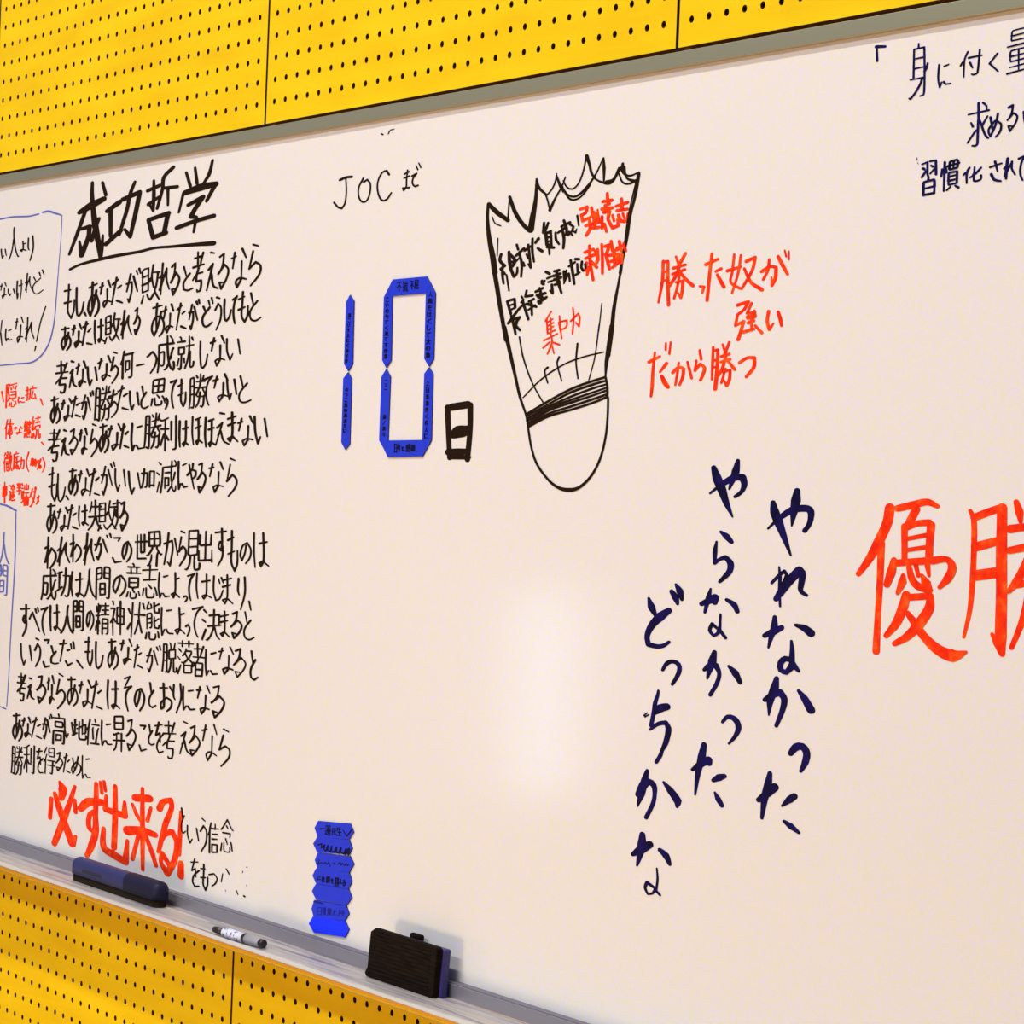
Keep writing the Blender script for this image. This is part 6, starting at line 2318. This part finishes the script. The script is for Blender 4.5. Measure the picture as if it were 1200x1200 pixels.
[1774,-1170,10,1807,-1169,7],
[1791,-1167,8,1777,-1177,8,1794,-1175,8,1797,-1182,6],
[1812,-1176,9,1788,-1181,8,1781,-1186,8,1791,-1190,8,1811,-1190,6],
[1775,-1201,9,1774,-1214,8,1777,-1223,7],
[1789,-1207,10,1810,-1206,7],
[1800,-1200,9,1800,-1219,8,1793,-1223,8,1789,-1221,8,1797,-1219,8,1813,-1223,7],
[1811,-1234,9,1774,-1245,7],
[1774,-1245,9,1813,-1258,6],
[1776,-1266,10,1774,-1278,9,1780,-1289,9,1788,-1290,9,1802,-1287,9,1812,-1279,7],
[1773,-1302,9,1811,-1301,7],
[1811,-1301,8,1790,-1305,8,1780,-1313,8,1785,-1320,8,1794,-1324,6],
[1794,-1334,10,1792,-1342,9,1796,-1348,9,1803,-1355,9,1809,-1357,9,1811,-1358,7],
[1792,-1343,9,1788,-1348,9,1784,-1353,9,1779,-1355,9,1774,-1357,7],
[1812,-1342,9,1793,-1343,8,1774,-1341,6],
[1794,-1371,8,1790,-1379,8,1780,-1387,8,1773,-1380,8,1782,-1370,8,1798,-1367,8,1811,-1374,8,1808,-1383,8,1794,-1391,6],
[1781,-1405,9,1778,-1406,8,1775,-1407,7],
[1793,-1424,9,1794,-1416,7],
[1809,-1404,9,1782,-1404,6],
[1792,-1401,9,1794,-1401,8,1795,-1403,8,1795,-1405,8,1796,-1414,6],
[1812,-1418,8,1792,-1418,7,1789,-1418,7,1776,-1417,6],
[1785,-1400,9,1783,-1401,9,1782,-1403,9,1781,-1405,9,1781,-1413,9,1811,-1414,7],
[1774,-1423,8,1776,-1423,7,1784,-1421,7,1789,-1419,7,1791,-1418,6],
[1809,-1411,9,1781,-1410,6],
[1808,-1407,7,1781,-1407,5],
[1812,-1423,8,1810,-1423,7,1803,-1421,7,1798,-1420,7,1798,-1418,6]]),
('lower left bar of the blue zero, mostly blank',
[(0.3508,-0.3687),(0.3614,-0.3785),(0.3617,-0.4584),(0.3516,-0.4681),(0.3405,-0.4586),(0.3398,-0.3788)],
[[1399,-1531,8,1417,-1530,7,1412,-1533,6],
[1397,-1547,7,1403,-1551,7,1423,-1549,5],
[1399,-1560,8,1417,-1559,7,1411,-1563,6],
[1396,-1576,8,1403,-1580,7,1422,-1578,6],
[1398,-1710,7,1397,-1711,6,1395,-1712,5],
[1407,-1726,7,1408,-1719,5],
[1417,-1708,7,1400,-1708,5],
[1406,-1706,8,1407,-1706,7,1408,-1708,7,1408,-1709,7,1409,-1717,6],
[1420,-1720,7,1406,-1721,7,1404,-1721,7,1395,-1721,6],
[1401,-1706,7,1400,-1706,7,1400,-1708,7,1398,-1709,7,1399,-1717,7,1419,-1717,5],
[1394,-1725,7,1396,-1726,7,1401,-1724,7,1405,-1722,7,1405,-1721,5],
[1417,-1714,7,1399,-1714,5],
[1417,-1711,8,1399,-1711,6],
[1420,-1725,8,1419,-1725,7,1414,-1724,7,1411,-1722,7,1410,-1721,6],
[1394,-1755,8,1418,-1735,6],
[1399,-1769,7,1397,-1769,7,1395,-1770,5],
[1406,-1785,8,1407,-1778,6],
[1418,-1767,8,1400,-1767,6],
[1407,-1764,7,1408,-1765,6,1409,-1766,6,1408,-1768,6,1408,-1776,5],
[1419,-1779,7,1405,-1779,6,1403,-1779,6,1394,-1779,5],
[1402,-1764,7,1401,-1765,6,1400,-1767,6,1399,-1768,6,1398,-1776,6,1418,-1776,5],
[1394,-1784,7,1395,-1784,6,1400,-1782,6,1404,-1781,6,1405,-1779,5],
[1417,-1773,7,1398,-1773,5],
[1417,-1770,7,1399,-1770,6],
[1419,-1784,7,1418,-1784,6,1413,-1782,6,1410,-1781,6,1409,-1779,5],
[1405,-1793,7,1402,-1798,7,1400,-1799,7,1393,-1807,5],
[1402,-1808,8,1410,-1810,8,1411,-1811,8,1416,-1814,6],
[1410,-1810,7,1416,-1803,7,1418,-1800,7,1418,-1799,7,1402,-1799,5]]),
('lower right bar of the blue zero, small black lettering',
[(0.451,-0.368),(0.4609,-0.376),(0.4629,-0.4571),(0.454,-0.467),(0.4425,-0.4571),(0.441,-0.3758)],
[[1802,-1547,8,1814,-1546,6],
[1800,-1541,9,1803,-1558,8,1797,-1564,8,1791,-1561,8,1801,-1559,8,1817,-1563,6],
[1814,-1594,8,1791,-1594,6],
[1814,-1596,8,1815,-1574,7,1792,-1573,7,1791,-1573,7,1791,-1574,7,1791,-1596,6],
[1790,-1583,8,1814,-1584,6],
[1795,-1610,7,1793,-1610,7,1791,-1611,5],
[1804,-1628,8,1803,-1620,6],
[1814,-1608,7,1796,-1608,6],
[1803,-1605,7,1804,-1606,6,1805,-1607,6,1804,-1609,6,1804,-1618,5],
[1816,-1621,8,1802,-1622,7,1800,-1622,7,1791,-1621,6],
[1798,-1605,8,1797,-1606,7,1796,-1608,7,1795,-1609,7,1795,-1617,7,1815,-1617,6],
[1791,-1626,7,1793,-1627,6,1797,-1625,6,1801,-1623,6,1801,-1622,5],
[1813,-1614,7,1795,-1614,5],
[1813,-1611,7,1795,-1611,5],
[1817,-1626,7,1815,-1627,7,1810,-1625,7,1807,-1623,7,1806,-1622,6],
[1796,-1642,7,1794,-1643,6,1792,-1644,5],
[1804,-1660,7,1804,-1652,5],
[1815,-1641,8,1797,-1640,6],
[1804,-1637,7,1805,-1638,6,1806,-1640,6,1806,-1641,6,1805,-1650,5],
[1817,-1654,8,1803,-1654,7,1801,-1654,7,1792,-1654,6],
[1800,-1637,8,1798,-1638,7,1797,-1640,7,1796,-1641,7,1796,-1650,7,1816,-1651,6],
[1791,-1660,7,1793,-1660,6,1798,-1658,6,1801,-1656,6,1802,-1654,5],
[1814,-1647,7,1796,-1647,5],
[1814,-1644,7,1796,-1644,5],
[1817,-1660,7,1816,-1660,7,1811,-1657,7,1808,-1656,7,1807,-1654,5],
[1790,-1679,8,1806,-1679,7,1816,-1678,6],
[1805,-1684,9,1811,-1685,8,1812,-1684,8,1809,-1679,8,1807,-1678,8,1803,-1669,7],
[1791,-1673,8,1800,-1673,7,1807,-1672,7,1813,-1672,7,1814,-1670,6],
[1794,-1684,8,1792,-1685,7,1791,-1687,7,1792,-1689,7,1793,-1691,7,1797,-1692,7,1801,-1692,7,1810,-1692,6],
[1814,-1701,7,1791,-1713,5],
[1791,-1713,8,1818,-1724,6],
[1805,-1737,9,1802,-1745,8,1796,-1753,8,1791,-1747,8,1796,-1737,8,1807,-1734,8,1817,-1740,8,1815,-1749,8,1806,-1757,7],
[1792,-1789,8,1795,-1787,7,1800,-1783,7,1802,-1780,7,1803,-1775,7,1805,-1774,6],
[1818,-1788,8,1817,-1788,8,1814,-1787,8,1810,-1783,8,1808,-1780,8,1806,-1775,8,1805,-1774,8,1805,-1767,8,1806,-1766,6],
[1791,-1798,9,1791,-1812,8,1793,-1821,8,1799,-1816,7],
[1803,-1801,9,1813,-1800,7],
[1803,-1817,7,1807,-1819,7,1818,-1818,5]]),
('bottom bar of the blue zero, with blurred black kanji',
[(0.3518,-0.4683),(0.3617,-0.4586),(0.4423,-0.4573),(0.4538,-0.4672),(0.4438,-0.4775),(0.3627,-0.4796)],
[[1536,-1890,11,1515,-1890,8],
[1536,-1893,10,1535,-1853,10,1515,-1852,10,1514,-1852,10,1514,-1853,10,1515,-1893,8],
[1515,-1871,10,1537,-1871,8],
[1554,-1850,11,1552,-1860,10,1551,-1861,10,1546,-1875,8],
[1553,-1877,10,1559,-1882,10,1560,-1884,10,1563,-1888,8],
[1559,-1882,12,1563,-1867,11,1564,-1862,11,1564,-1860,11,1553,-1860,9],
[1587,-1866,10,1587,-1875,9,1589,-1882,9,1592,-1879,7],
[1595,-1868,12,1602,-1867,9],
[1595,-1879,12,1599,-1880,11,1606,-1880,9],
[1664,-1856,11,1627,-1856,10,1626,-1867,10,1623,-1875,8],
[1660,-1856,10,1659,-1853,9,1656,-1851,9,1654,-1851,8],
[1659,-1879,9,1660,-1880,8,1665,-1885,7],
[1654,-1870,11,1659,-1875,10,1663,-1875,10,1665,-1874,10,1665,-1871,8],
[1654,-1870,9,1651,-1861,8,1649,-1851,7],
[1654,-1870,10,1648,-1874,8],
[1634,-1880,10,1634,-1886,9,1636,-1887,9,1653,-1887,9,1655,-1886,9,1656,-1883,7],
[1632,-1861,10,1645,-1860,7],
[1647,-1881,10,1641,-1877,8],
[1661,-1861,11,1658,-1866,10,1654,-1868,8],
[1624,-1886,11,1627,-1881,8],
[1644,-1867,10,1643,-1865,9,1633,-1866,9,1633,-1872,9,1643,-1872,9,1644,-1867,7],
[1688,-1884,9,1691,-1884,8,1693,-1883,8,1692,-1876,8,1691,-1874,7],
[1691,-1874,9,1690,-1873,9,1686,-1873,9,1686,-1859,9,1692,-1859,9,1692,-1872,9,1688,-1877,9,1684,-1881,7],
[1679,-1858,11,1678,-1856,10,1677,-1856,8],
[1705,-1863,11,1696,-1863,8],
[1703,-1856,11,1703,-1883,10,1702,-1885,10,1699,-1884,10,1698,-1884,8],
[1692,-1864,12,1686,-1864,9],
[1681,-1861,11,1674,-1862,8],
[1686,-1869,10,1692,-1868,7],
[1697,-1867,11,1696,-1868,11,1698,-1874,8],
[1675,-1871,10,1680,-1870,7],
[1675,-1884,9,1681,-1883,9,1680,-1875,9,1675,-1876,9,1675,-1884,7],
[1690,-1855,10,1689,-1859,7],
[1681,-1866,9,1675,-1866,7]]),
]
HEXES = [
('topmost blue hexagon of the stacked strip, three kanji and a tick',
[(0.225,-0.9544),(0.3055,-0.9479),(0.3147,-0.9576),(0.3041,-0.9677),(0.2252,-0.9758),(0.2161,-0.9644)],
[[926,-3857,10,962,-3847,7],
[985,-3847,8,978,-3843,6],
[994,-3841,8,1030,-3838,6],
[1032,-3864,8,993,-3868,6],
[976,-3858,7,985,-3857,7,984,-3872,6],
[1030,-3828,8,976,-3834,6],
[1014,-3825,8,1015,-3832,8,1011,-3837,8,1011,-3869,6],
[991,-3828,9,992,-3835,7],
[1028,-3851,9,997,-3854,7],
[1031,-3873,9,1003,-3876,8,994,-3876,8,984,-3872,7],
[984,-3872,9,978,-3877,7],
[1028,-3851,9,1027,-3845,9,997,-3848,9,997,-3861,9,1026,-3858,9,1028,-3857,9,1028,-3851,7],
[1046,-3856,9,1058,-3851,7],
[1046,-3868,8,1050,-3867,7,1052,-3866,7,1053,-3835,6],
[1084,-3846,10,1063,-3850,7],
[1084,-3858,9,1083,-3862,8,1081,-3863,8,1073,-3864,8,1072,-3863,8,1071,-3861,8,1072,-3836,6],
[1047,-3844,9,1058,-3841,7],
[1083,-3833,8,1079,-3833,8,1064,-3837,8,1062,-3837,6],
[1095,-3867,9,1142,-3861,7],
[1103,-3827,10,1102,-3834,9,1097,-3843,7],
[1102,-3835,8,1138,-3831,6],
[1119,-3864,9,1117,-3824,7],
[1138,-3846,10,1102,-3850,7],
[1154,-3832,8,1196,-3859,9,1249,-3814,12]],
'ink'),
('second blue hexagon of the stacked strip, dense black scribble',
[(0.2237,-0.9756),(0.3042,-0.9684),(0.3128,-0.9782),(0.3056,-0.9871),(0.2252,-0.9951),(0.2141,-0.9854)],
[[912,-3940,12,947,-3930,12,943,-3954,9,976,-3932,14,972,-3956,12,990,-3962,12,1011,-3930,14,1007,-3957,9,1036,-3959,14,1051,-3928,12,1047,-3949,9,1077,-3959,14,1098,-3927,14,1094,-3951,12,1123,-3956,16,1143,-3924,14,1139,-3948,14,1174,-3952,16,1195,-3923,16,1191,-3953,16,1223,-3919,19,1220,-3952,16]],
'ink'),
('third blue hexagon of the stacked strip, joined small script',
[(0.2267,-0.9956),(0.3086,-0.9893),(0.3183,-0.9977),(0.3073,-1.0097),(0.2283,-1.0169),(0.2201,-1.0062)],
[[930,-4015,7,914,-4041,7,954,-4026,6,972,-4033,6,989,-4019,6,1007,-4029,6,1023,-4015,6,1042,-4035,6],
[1070,-4013,6,1093,-4013,6,1082,-4020,6],
[1121,-4012,7,1143,-4000,6,1150,-4014,6,1166,-4000,6,1184,-4012,6,1200,-3995,6,1212,-4008,6,1229,-3997,6]],
'ink'),
('fourth blue hexagon of the stacked strip, line of small black characters',
[(0.2239,-1.0165),(0.3073,-1.0101),(0.3151,-1.0199),(0.3074,-1.0309),(0.2253,-1.0358),(0.2158,-1.0268)],
[[919,-4107,9,916,-4116,8,921,-4121,8,927,-4117,7],
[933,-4106,10,947,-4103,7],
[932,-4116,11,939,-4117,10,952,-4115,8],
[966,-4100,10,966,-4115,10,970,-4126,8],
[975,-4107,10,990,-4103,7],
[983,-4098,9,984,-4118,9,980,-4123,9,977,-4121,9,983,-4119,9,994,-4120,7],
[1044,-4110,9,1018,-4114,7],
[1030,-4113,10,1037,-4117,9,1041,-4118,9,1043,-4117,7],
[1026,-4103,9,1024,-4097,7],
[1020,-4104,9,1043,-4100,6],
[1042,-4105,10,1021,-4109,8],
[1035,-4095,10,1034,-4089,8],
[1028,-4090,8,1028,-4096,6],
[1037,-4101,10,1038,-4095,7],
[1011,-4123,10,1012,-4102,9,1012,-4101,9,1012,-4097,9,1015,-4091,9,1017,-4090,7],
[1011,-4101,8,1009,-4102,8,1007,-4105,6],
[1032,-4102,9,1031,-4111,8,1028,-4116,8,1025,-4118,8,1020,-4121,8,1015,-4122,6],
[1021,-4091,8,1023,-4094,6],
[1019,-4097,10,1044,-4093,7],
[1042,-4087,8,1040,-4091,6],
[1055,-4100,9,1076,-4095,7],
[1066,-4095,11,1057,-4107,10,1068,-4103,10,1070,-4111,8],
[1080,-4102,9,1065,-4110,8,1061,-4117,8,1068,-4120,8,1080,-4117,7],
[1132,-4122,10,1116,-4124,9,1107,-4125,9,1104,-4124,9,1097,-4118,8],
[1110,-4088,9,1096,-4090,7],
[1103,-4084,9,1103,-4098,8,1104,-4101,8,1104,-4122,7],
[1120,-4083,8,1119,-4092,7,1115,-4098,7,1095,-4100,6],
[1125,-4096,10,1128,-4095,9,1130,-4094,9,1130,-4089,9,1130,-4082,9,1114,-4083,7],
[1098,-4108,10,1097,-4117,9,1094,-4128,7],
[1104,-4110,8,1111,-4109,6],
[1130,-4114,9,1130,-4101,9,1117,-4104,9,1117,-4116,9,1130,-4114,7],
[1149,-4086,10,1156,-4085,8],
[1144,-4097,11,1153,-4092,8],
[1153,-4092,11,1142,-4110,8],
[1147,-4102,10,1151,-4098,10,1156,-4105,10,1166,-4105,8],
[1179,-4087,9,1190,-4083,8,1186,-4094,8,1176,-4103,7],
[1176,-4103,11,1192,-4092,10,1202,-4096,10,1197,-4105,10,1185,-4115,10,1180,-4110,10,1190,-4109,8]],
'ink'),
('fifth blue hexagon of the stacked strip, blank',
[(0.2254,-1.0363),(0.3075,-1.0315),(0.3167,-1.0407),(0.3047,-1.0519),(0.2269,-1.0563),(0.2158,-1.0469)],
[],
'ink'),
('sixth blue hexagon of the stacked strip, faded writing',
[(0.2226,-1.0577),(0.3034,-1.0529),(0.3112,-1.0619),(0.302,-1.072),(0.2228,-1.0799),(0.2167,-1.0698)],
[[971,-4294,7,930,-4301,5],
[971,-4297,7,969,-4259,6,930,-4265,6,929,-4266,6,928,-4267,6,930,-4304,5],
[930,-4283,7,971,-4276,5],
[992,-4279,7,987,-4283,6,985,-4283,6,985,-4256,5],
[995,-4256,7,1010,-4254,7,1010,-4273,7,1010,-4285,7,1008,-4289,7,1004,-4289,5],
[993,-4290,7,996,-4285,6,998,-4277,6,1000,-4265,6,1000,-4255,5],
[992,-4264,7,980,-4269,5],
[1037,-4259,6,1034,-4261,6,1030,-4264,5],
[1052,-4285,7,1052,-4273,5],
[1073,-4251,7,1040,-4256,5],
[1053,-4249,6,1055,-4249,6,1056,-4252,6,1055,-4255,6,1054,-4269,5],
[1075,-4272,7,1050,-4276,6,1046,-4276,6,1030,-4279,5],
[1045,-4250,7,1042,-4252,7,1040,-4256,7,1038,-4258,7,1037,-4272,7,1074,-4266,5],
[1028,-4288,6,1031,-4288,6,1040,-4283,6,1047,-4279,6,1048,-4276,4],
[1071,-4261,7,1037,-4267,5],
[1071,-4256,7,1037,-4262,5],
[1076,-4280,6,1073,-4281,5,1064,-4279,5,1058,-4277,5,1057,-4275,4],
[1093,-4258,7,1111,-4251,5],
[1105,-4250,8,1091,-4279,6],
[1112,-4259,7,1123,-4255,5],
[1109,-4273,8,1128,-4272,6],
[1176,-4264,7,1172,-4261,5],
[1200,-4246,6,1165,-4252,5],
[1143,-4250,7,1159,-4248,5],
[1191,-4248,7,1190,-4265,6,1189,-4266,6,1182,-4268,5],
[1183,-4249,7,1183,-4238,5],
[1143,-4273,7,1148,-4272,6,1151,-4270,6,1153,-4242,5],
[1169,-4245,6,1197,-4240,5],
[1143,-4262,6,1159,-4257,5],
[1199,-4253,7,1166,-4258,5],
[894,-4239,14,935,-4236,19,982,-4235,12]],
'faded'),
('lowest blue hexagon of the stacked strip, blank and brighter blue',
[(0.2213,-1.0794),(0.302,-1.0727),(0.3127,-1.082),(0.3036,-1.0932),(0.2243,-1.0997),(0.2111,-1.0902)],
[],
'none'),
]

def decode(strokes):
    """flat runs of x, z (quarter millimetres) and tip width (eighths of a millimetre)"""
    return [[(s[i] / 4000.0, s[i + 1] / 4000.0 + ZF, s[i + 2] / 8000.0) for i in range(0, len(s), 3)] for s in strokes]


ASP0, ASP1 = 0.469, 0.113


def ribbon(pts, y, verts, faces, level):
    """one marker stroke: rounded ends, varying width, smooth through gentle bends and sharp at corners"""
    asp = ASP0 + ASP1 * pts[0][0]       # tip flattened: wide edge held across the board
    P2 = [Vector((p[0] * asp, p[1])) for p in pts]
    W = [p[2] for p in pts]
    Q2, W2 = [P2[0]], [W[0]]
    for p, w in zip(P2[1:], W[1:]):
        if (p - Q2[-1]).length > 1e-5:
            Q2.append(p); W2.append(w)
    if len(Q2) < 2:
        Q2 = [Q2[0], Q2[0] + Vector((0.0004, 0))]; W2 = [W2[0]] * 2
    n = len(Q2)
    corner = [True] * n
    for i in range(1, n - 1):
        a, b = (Q2[i] - Q2[i - 1]).normalized(), (Q2[i + 1] - Q2[i]).normalized()
        corner[i] = a.dot(b) < 0.35
    S, SW, CUT = [], [], [0]
    for i in range(n - 1):
        p1, p2 = Q2[i], Q2[i + 1]
        L = (p2 - p1).length
        def tan(j):
            t = (Q2[j + 1] - Q2[j - 1])
            return t.normalized() * L if t.length > 1e-9 else (p2 - p1)
        t1 = (p2 - p1) if corner[i] else tan(i)
        t2 = (p2 - p1) if corner[i + 1] else tan(i + 1)
        k = max(1, min(7, int(L / 0.0022)))
        if corner[i] and corner[i + 1]: k = 1
        for j in range(k):
            t = j / k
            h = (2*t**3 - 3*t*t + 1, t**3 - 2*t*t + t, -2*t**3 + 3*t*t, t**3 - t*t)
            S.append(p1 * h[0] + t1 * h[1] + p2 * h[2] + t2 * h[3])
            SW.append(W2[i] * (1 - t) + W2[i + 1] * t)
        if i + 1 < n - 1 and corner[i + 1]:
            CUT.append(len(S))
    S.append(Q2[-1]); SW.append(W2[-1]); CUT.append(len(S) - 1)
    def out(v):
        verts.append((v.x / asp, yy, v.y))
        return len(verts) - 1
    for a, b in zip(CUT[:-1], CUT[1:]):
        seg, sw = S[a:b + 1], SW[a:b + 1]
        if len(seg) < 2: continue
        level[0] += 1
        yy = y - 0.00003 * (level[0] % 13)
        L, R = [], []
        for i, p in enumerate(seg):
            d = (seg[min(i + 1, len(seg) - 1)] - seg[max(i - 1, 0)])
            d = d.normalized() if d.length > 1e-9 else Vector((1, 0))
            nrm = Vector((-d.y, d.x)) * sw[i] * 0.5
            L.append(out(p + nrm)); R.append(out(p - nrm))
            if i in (0, len(seg) - 1):
                s = -1 if i == 0 else 1
                arc = [L[-1]]
                for q in (1, 2, 3, 4):
                    an = math.pi * q / 5
                    arc.append(out(p + nrm * math.cos(an) + d * s * sw[i] * 0.5 * math.sin(an)))
                arc.append(R[-1])
                faces.append(tuple(arc) if s > 0 else tuple(arc[::-1]))
        for i in range(len(seg) - 1):
            faces.append((L[i], L[i + 1], R[i + 1], R[i]))


def ink(name, label, mt, data, y, parent, fold=1):
    vs, fs, level = [], [], [0]
    for st in decode(data):
        ribbon(st, y, vs, fs, level)
    o = mesh_obj(name, vs, fs, mt, parent)
    if label: o['label'] = label
    return o


for name, label, mt, data in INK:
    w = ink(name, label, M[mt], data, YS - 0.0002, board)
    if name == 'ink_specks':
        w['kind'] = 'stuff'


# ------------------------------------------------------------------ blue magnet strips
def sheet(name, label, cat, group, pts, y_front, y_back, lettering, mt, ink_mat):
    cx = sum(p[0] for p in pts) / len(pts)
    cz = sum(p[1] for p in pts) / len(pts) + ZF
    o = thing(name, label, cat, (cx, y_back, cz), group)
    n = len(pts)
    vs = [(x - cx, y_front - y_back, z + ZF - cz) for x, z in pts] + [(x - cx, 0, z + ZF - cz) for x, z in pts]
    fs = [tuple(range(n)), tuple(range(n, 2 * n))[::-1]] + [(i, n + i, n + (i + 1) % n, (i + 1) % n) for i in range(n)]
    me = fix_normals(mesh_obj('magnet_sheet', vs, fs, [mt, M['sheet_edge']], o, [0] * 2 + [1] * n))
    if lettering:
        runs = [lettering]
        if 'mostly blank' in label:              # two separate words with a bare stretch between
            mid = (cz - ZF) * 4000
            runs = [[s for s in lettering if s[1] > mid], [s for s in lettering if s[1] <= mid]]
        for run in runs:
            t = ink('lettering', None, ink_mat, run, y_front - 0.0002, o)
            t.location = (-cx, -y_back, -cz)
    return o


for label, pts, lt in BARS:
    sheet('magnetic_bar', label, 'magnet', 'blue magnetic bars forming the number ten', pts, -0.0058, YS, lt, M['sheet'], M['sheet_ink'])
for k, (label, pts, lt, kind) in enumerate(HEXES):
    sheet('magnetic_hexagon', label, 'magnet', 'blue magnetic hexagons stuck one above another', pts, -0.0058 - 0.00004 * k, YS, lt,
          M['sheet_bright'] if kind == 'none' else M['sheet'], M['sheet_faded'] if kind == 'faded' else M['sheet_ink'])


# ------------------------------------------------------------------ things on the tray
def lathe_x(rings, K=24):
    """rings of (x, radius) turned about the x axis"""
    vs, fs = [], []
    for x, r in rings:
        for k in range(K):
            a = 2 * math.pi * k / K
            vs.append((x, r * math.cos(a), r * math.sin(a)))
    for i in range(len(rings) - 1):
        for k in range(K):
            k2 = (k + 1) % K
            fs.append((i * K + k, i * K + k2, (i + 1) * K + k2, (i + 1) * K + k))
    fs.append(tuple(range(K))[::-1]); fs.append(tuple(range((len(rings) - 1) * K, len(rings) * K)))
    return vs, fs


def sub(root, name, vf, mt, label=None, bev=0.0, segs=3, smooth=False):
    o = fix_normals(mesh_obj(name, vf[0], vf[1], mt, root, smooth=smooth))
    if bev: bevel(o, bev, segs)
    if label: o['label'] = label
    return o


def rounded_bar(x0, x1, y0, y1, z0, z1, rend, rtop, k=7):
    """bar whose plan has rounded ends and whose upper edges are rounded: stacked plan outlines"""
    def plan(inset):
        pts = []
        r = max(rend - inset, 0.001)
        for cx, cy, a0 in ((x1 - rend, y1 - rend, 0), (x0 + rend, y1 - rend, 90), (x0 + rend, y0 + rend, 180), (x1 - rend, y0 + rend, 270)):
            for j in range(k):
                a = math.radians(a0 + 90 * j / (k - 1))
                pts.append((cx + r * math.cos(a), cy + r * math.sin(a)))
        return pts
    levels = [(z0, 0.0), (z1 - rtop, 0.0)]
    for j in range(1, 6):
        a = math.radians(90 * j / 5)
        levels.append((z1 - rtop + rtop * math.sin(a), rtop * (1 - math.cos(a))))
    vs, fs = [], []
    n = 4 * k
    for z, ins in levels:
        vs += [(x, y, z) for x, y in plan(ins)]
    for i in range(len(levels) - 1):
        for j in range(n):
            j2 = (j + 1) % n
            fs.append((i * n + j, i * n + j2, (i + 1) * n + j2, (i + 1) * n + j))
    fs.append(tuple(range(n))[::-1]); fs.append(tuple(range((len(levels) - 1) * n, len(levels) * n)))
    return vs, fs


# long navy eraser, felt down
er = thing('long_board_eraser', 'long navy plastic eraser with brown felt lying on the tray under the orange words', 'eraser', (-0.280, -0.040, ZY + 0.0012))
sub(er, 'felt', rounded_bar(-0.139, 0.139, -0.0105, 0.0105, 0.0, 0.011, 0.0095, 0.0005), M['felt'], 'brown felt pad', smooth=False)
sub(er, 'shell', rounded_bar(-0.141, 0.055, -0.0125, 0.0125, 0.010, 0.0345, 0.0115, 0.0118), M['navy_plastic'], 'navy plastic grip', smooth=True)
sub(er, 'darker_end', rounded_bar(0.030, 0.142, -0.0132, 0.0132, 0.0095, 0.0351, 0.0122, 0.0122), M['navy_dark'], 'darker navy end', smooth=True)
sub(er, 'grip_slot', rounded_bar(-0.098, -0.030, -0.01275, -0.0100, 0.0165, 0.0215, 0.0012, 0.002), M['slot'], 'dark grip recess', smooth=True)

# block eraser standing on its long edge, leaning back
eb = thing('block_board_eraser', 'black felt block eraser standing on its long edge on the tray', 'eraser', (0.4925, -0.0415, ZY + 0.0008))
eb.rotation_euler = (math.radians(-4), 0, 0)
L2 = 0.0765
c = 0.007
prof = [(-L2, 0.0), (L2 - 0.001, 0.0), (L2, 0.002), (L2, 0.058), (L2 - 0.003, 0.0605), (-L2 + c + 0.004, 0.0612), (-L2 + 0.001, 0.0555), (-L2 + 0.001, 0.012), (-L2 - 0.004, 0.004)]
vs = [(x, 0.0, z) for x, z in prof] + [(x, 0.009, z) for x, z in prof]
n = len(prof)
fs = [tuple(range(n)), tuple(range(n, 2 * n))[::-1]] + [(i, n + i, n + (i + 1) % n, (i + 1) % n) for i in range(n)]
sub(eb, 'felt_pad', (vs, fs), M['felt_dark'], 'ribbed black felt face', 0.0015, 2)
for k in range(11):
    z = 0.0065 + 0.0047 * k
    sub(eb, 'felt_ply', box(-L2 + 0.004, L2 - 0.012, -0.0008, 0.001, z, z + 0.0028), M['felt_dark'], None, 0.0006, 1)
sub(eb, 'backing', box(-L2 + 0.006, L2 + 0.002, 0.009, 0.020, -0.0005, 0.0585), M['plum'], 'plum plastic back', 0.0025, 3)
sub(eb, 'handle', box(-0.018, 0.006, 0.020, 0.028, 0.040, 0.0640), M['felt_dark'], 'dark hand grip', 0.003, 3)

# marker pen lying on the tray
pen = thing('marker_pen', 'silvery marker pen with a black tail lying on the tray', 'marker', (0.138, -0.0690, ZY + 0.0068))
pen.rotation_euler = (0, 0, math.radians(3.0))
sub(pen, 'tail', lathe_x([(-0.062, 0.0030), (-0.060, 0.0044), (-0.036, 0.0052)]), M['pen_black'], 'black tail', smooth=True)
sub(pen, 'barrel', lathe_x([(-0.036, 0.0052), (-0.034, 0.0066), (0.016, 0.0066)]), M['pen_body'], 'silvery printed barrel', smooth=True)
sub(pen, 'collar', lathe_x([(0.016, 0.0070), (0.022, 0.0070)]), M['pen_black'], 'black collar ring')
sub(pen, 'cap', lathe_x([(0.022, 0.0068), (0.050, 0.0062), (0.056, 0.0060)]), M['pen_grey'], 'grey cap', smooth=True)
sub(pen, 'cap_end', lathe_x([(0.056, 0.0060), (0.062, 0.0056), (0.0635, 0.0045)]), M['pen_black'], 'dark cap end', smooth=True)
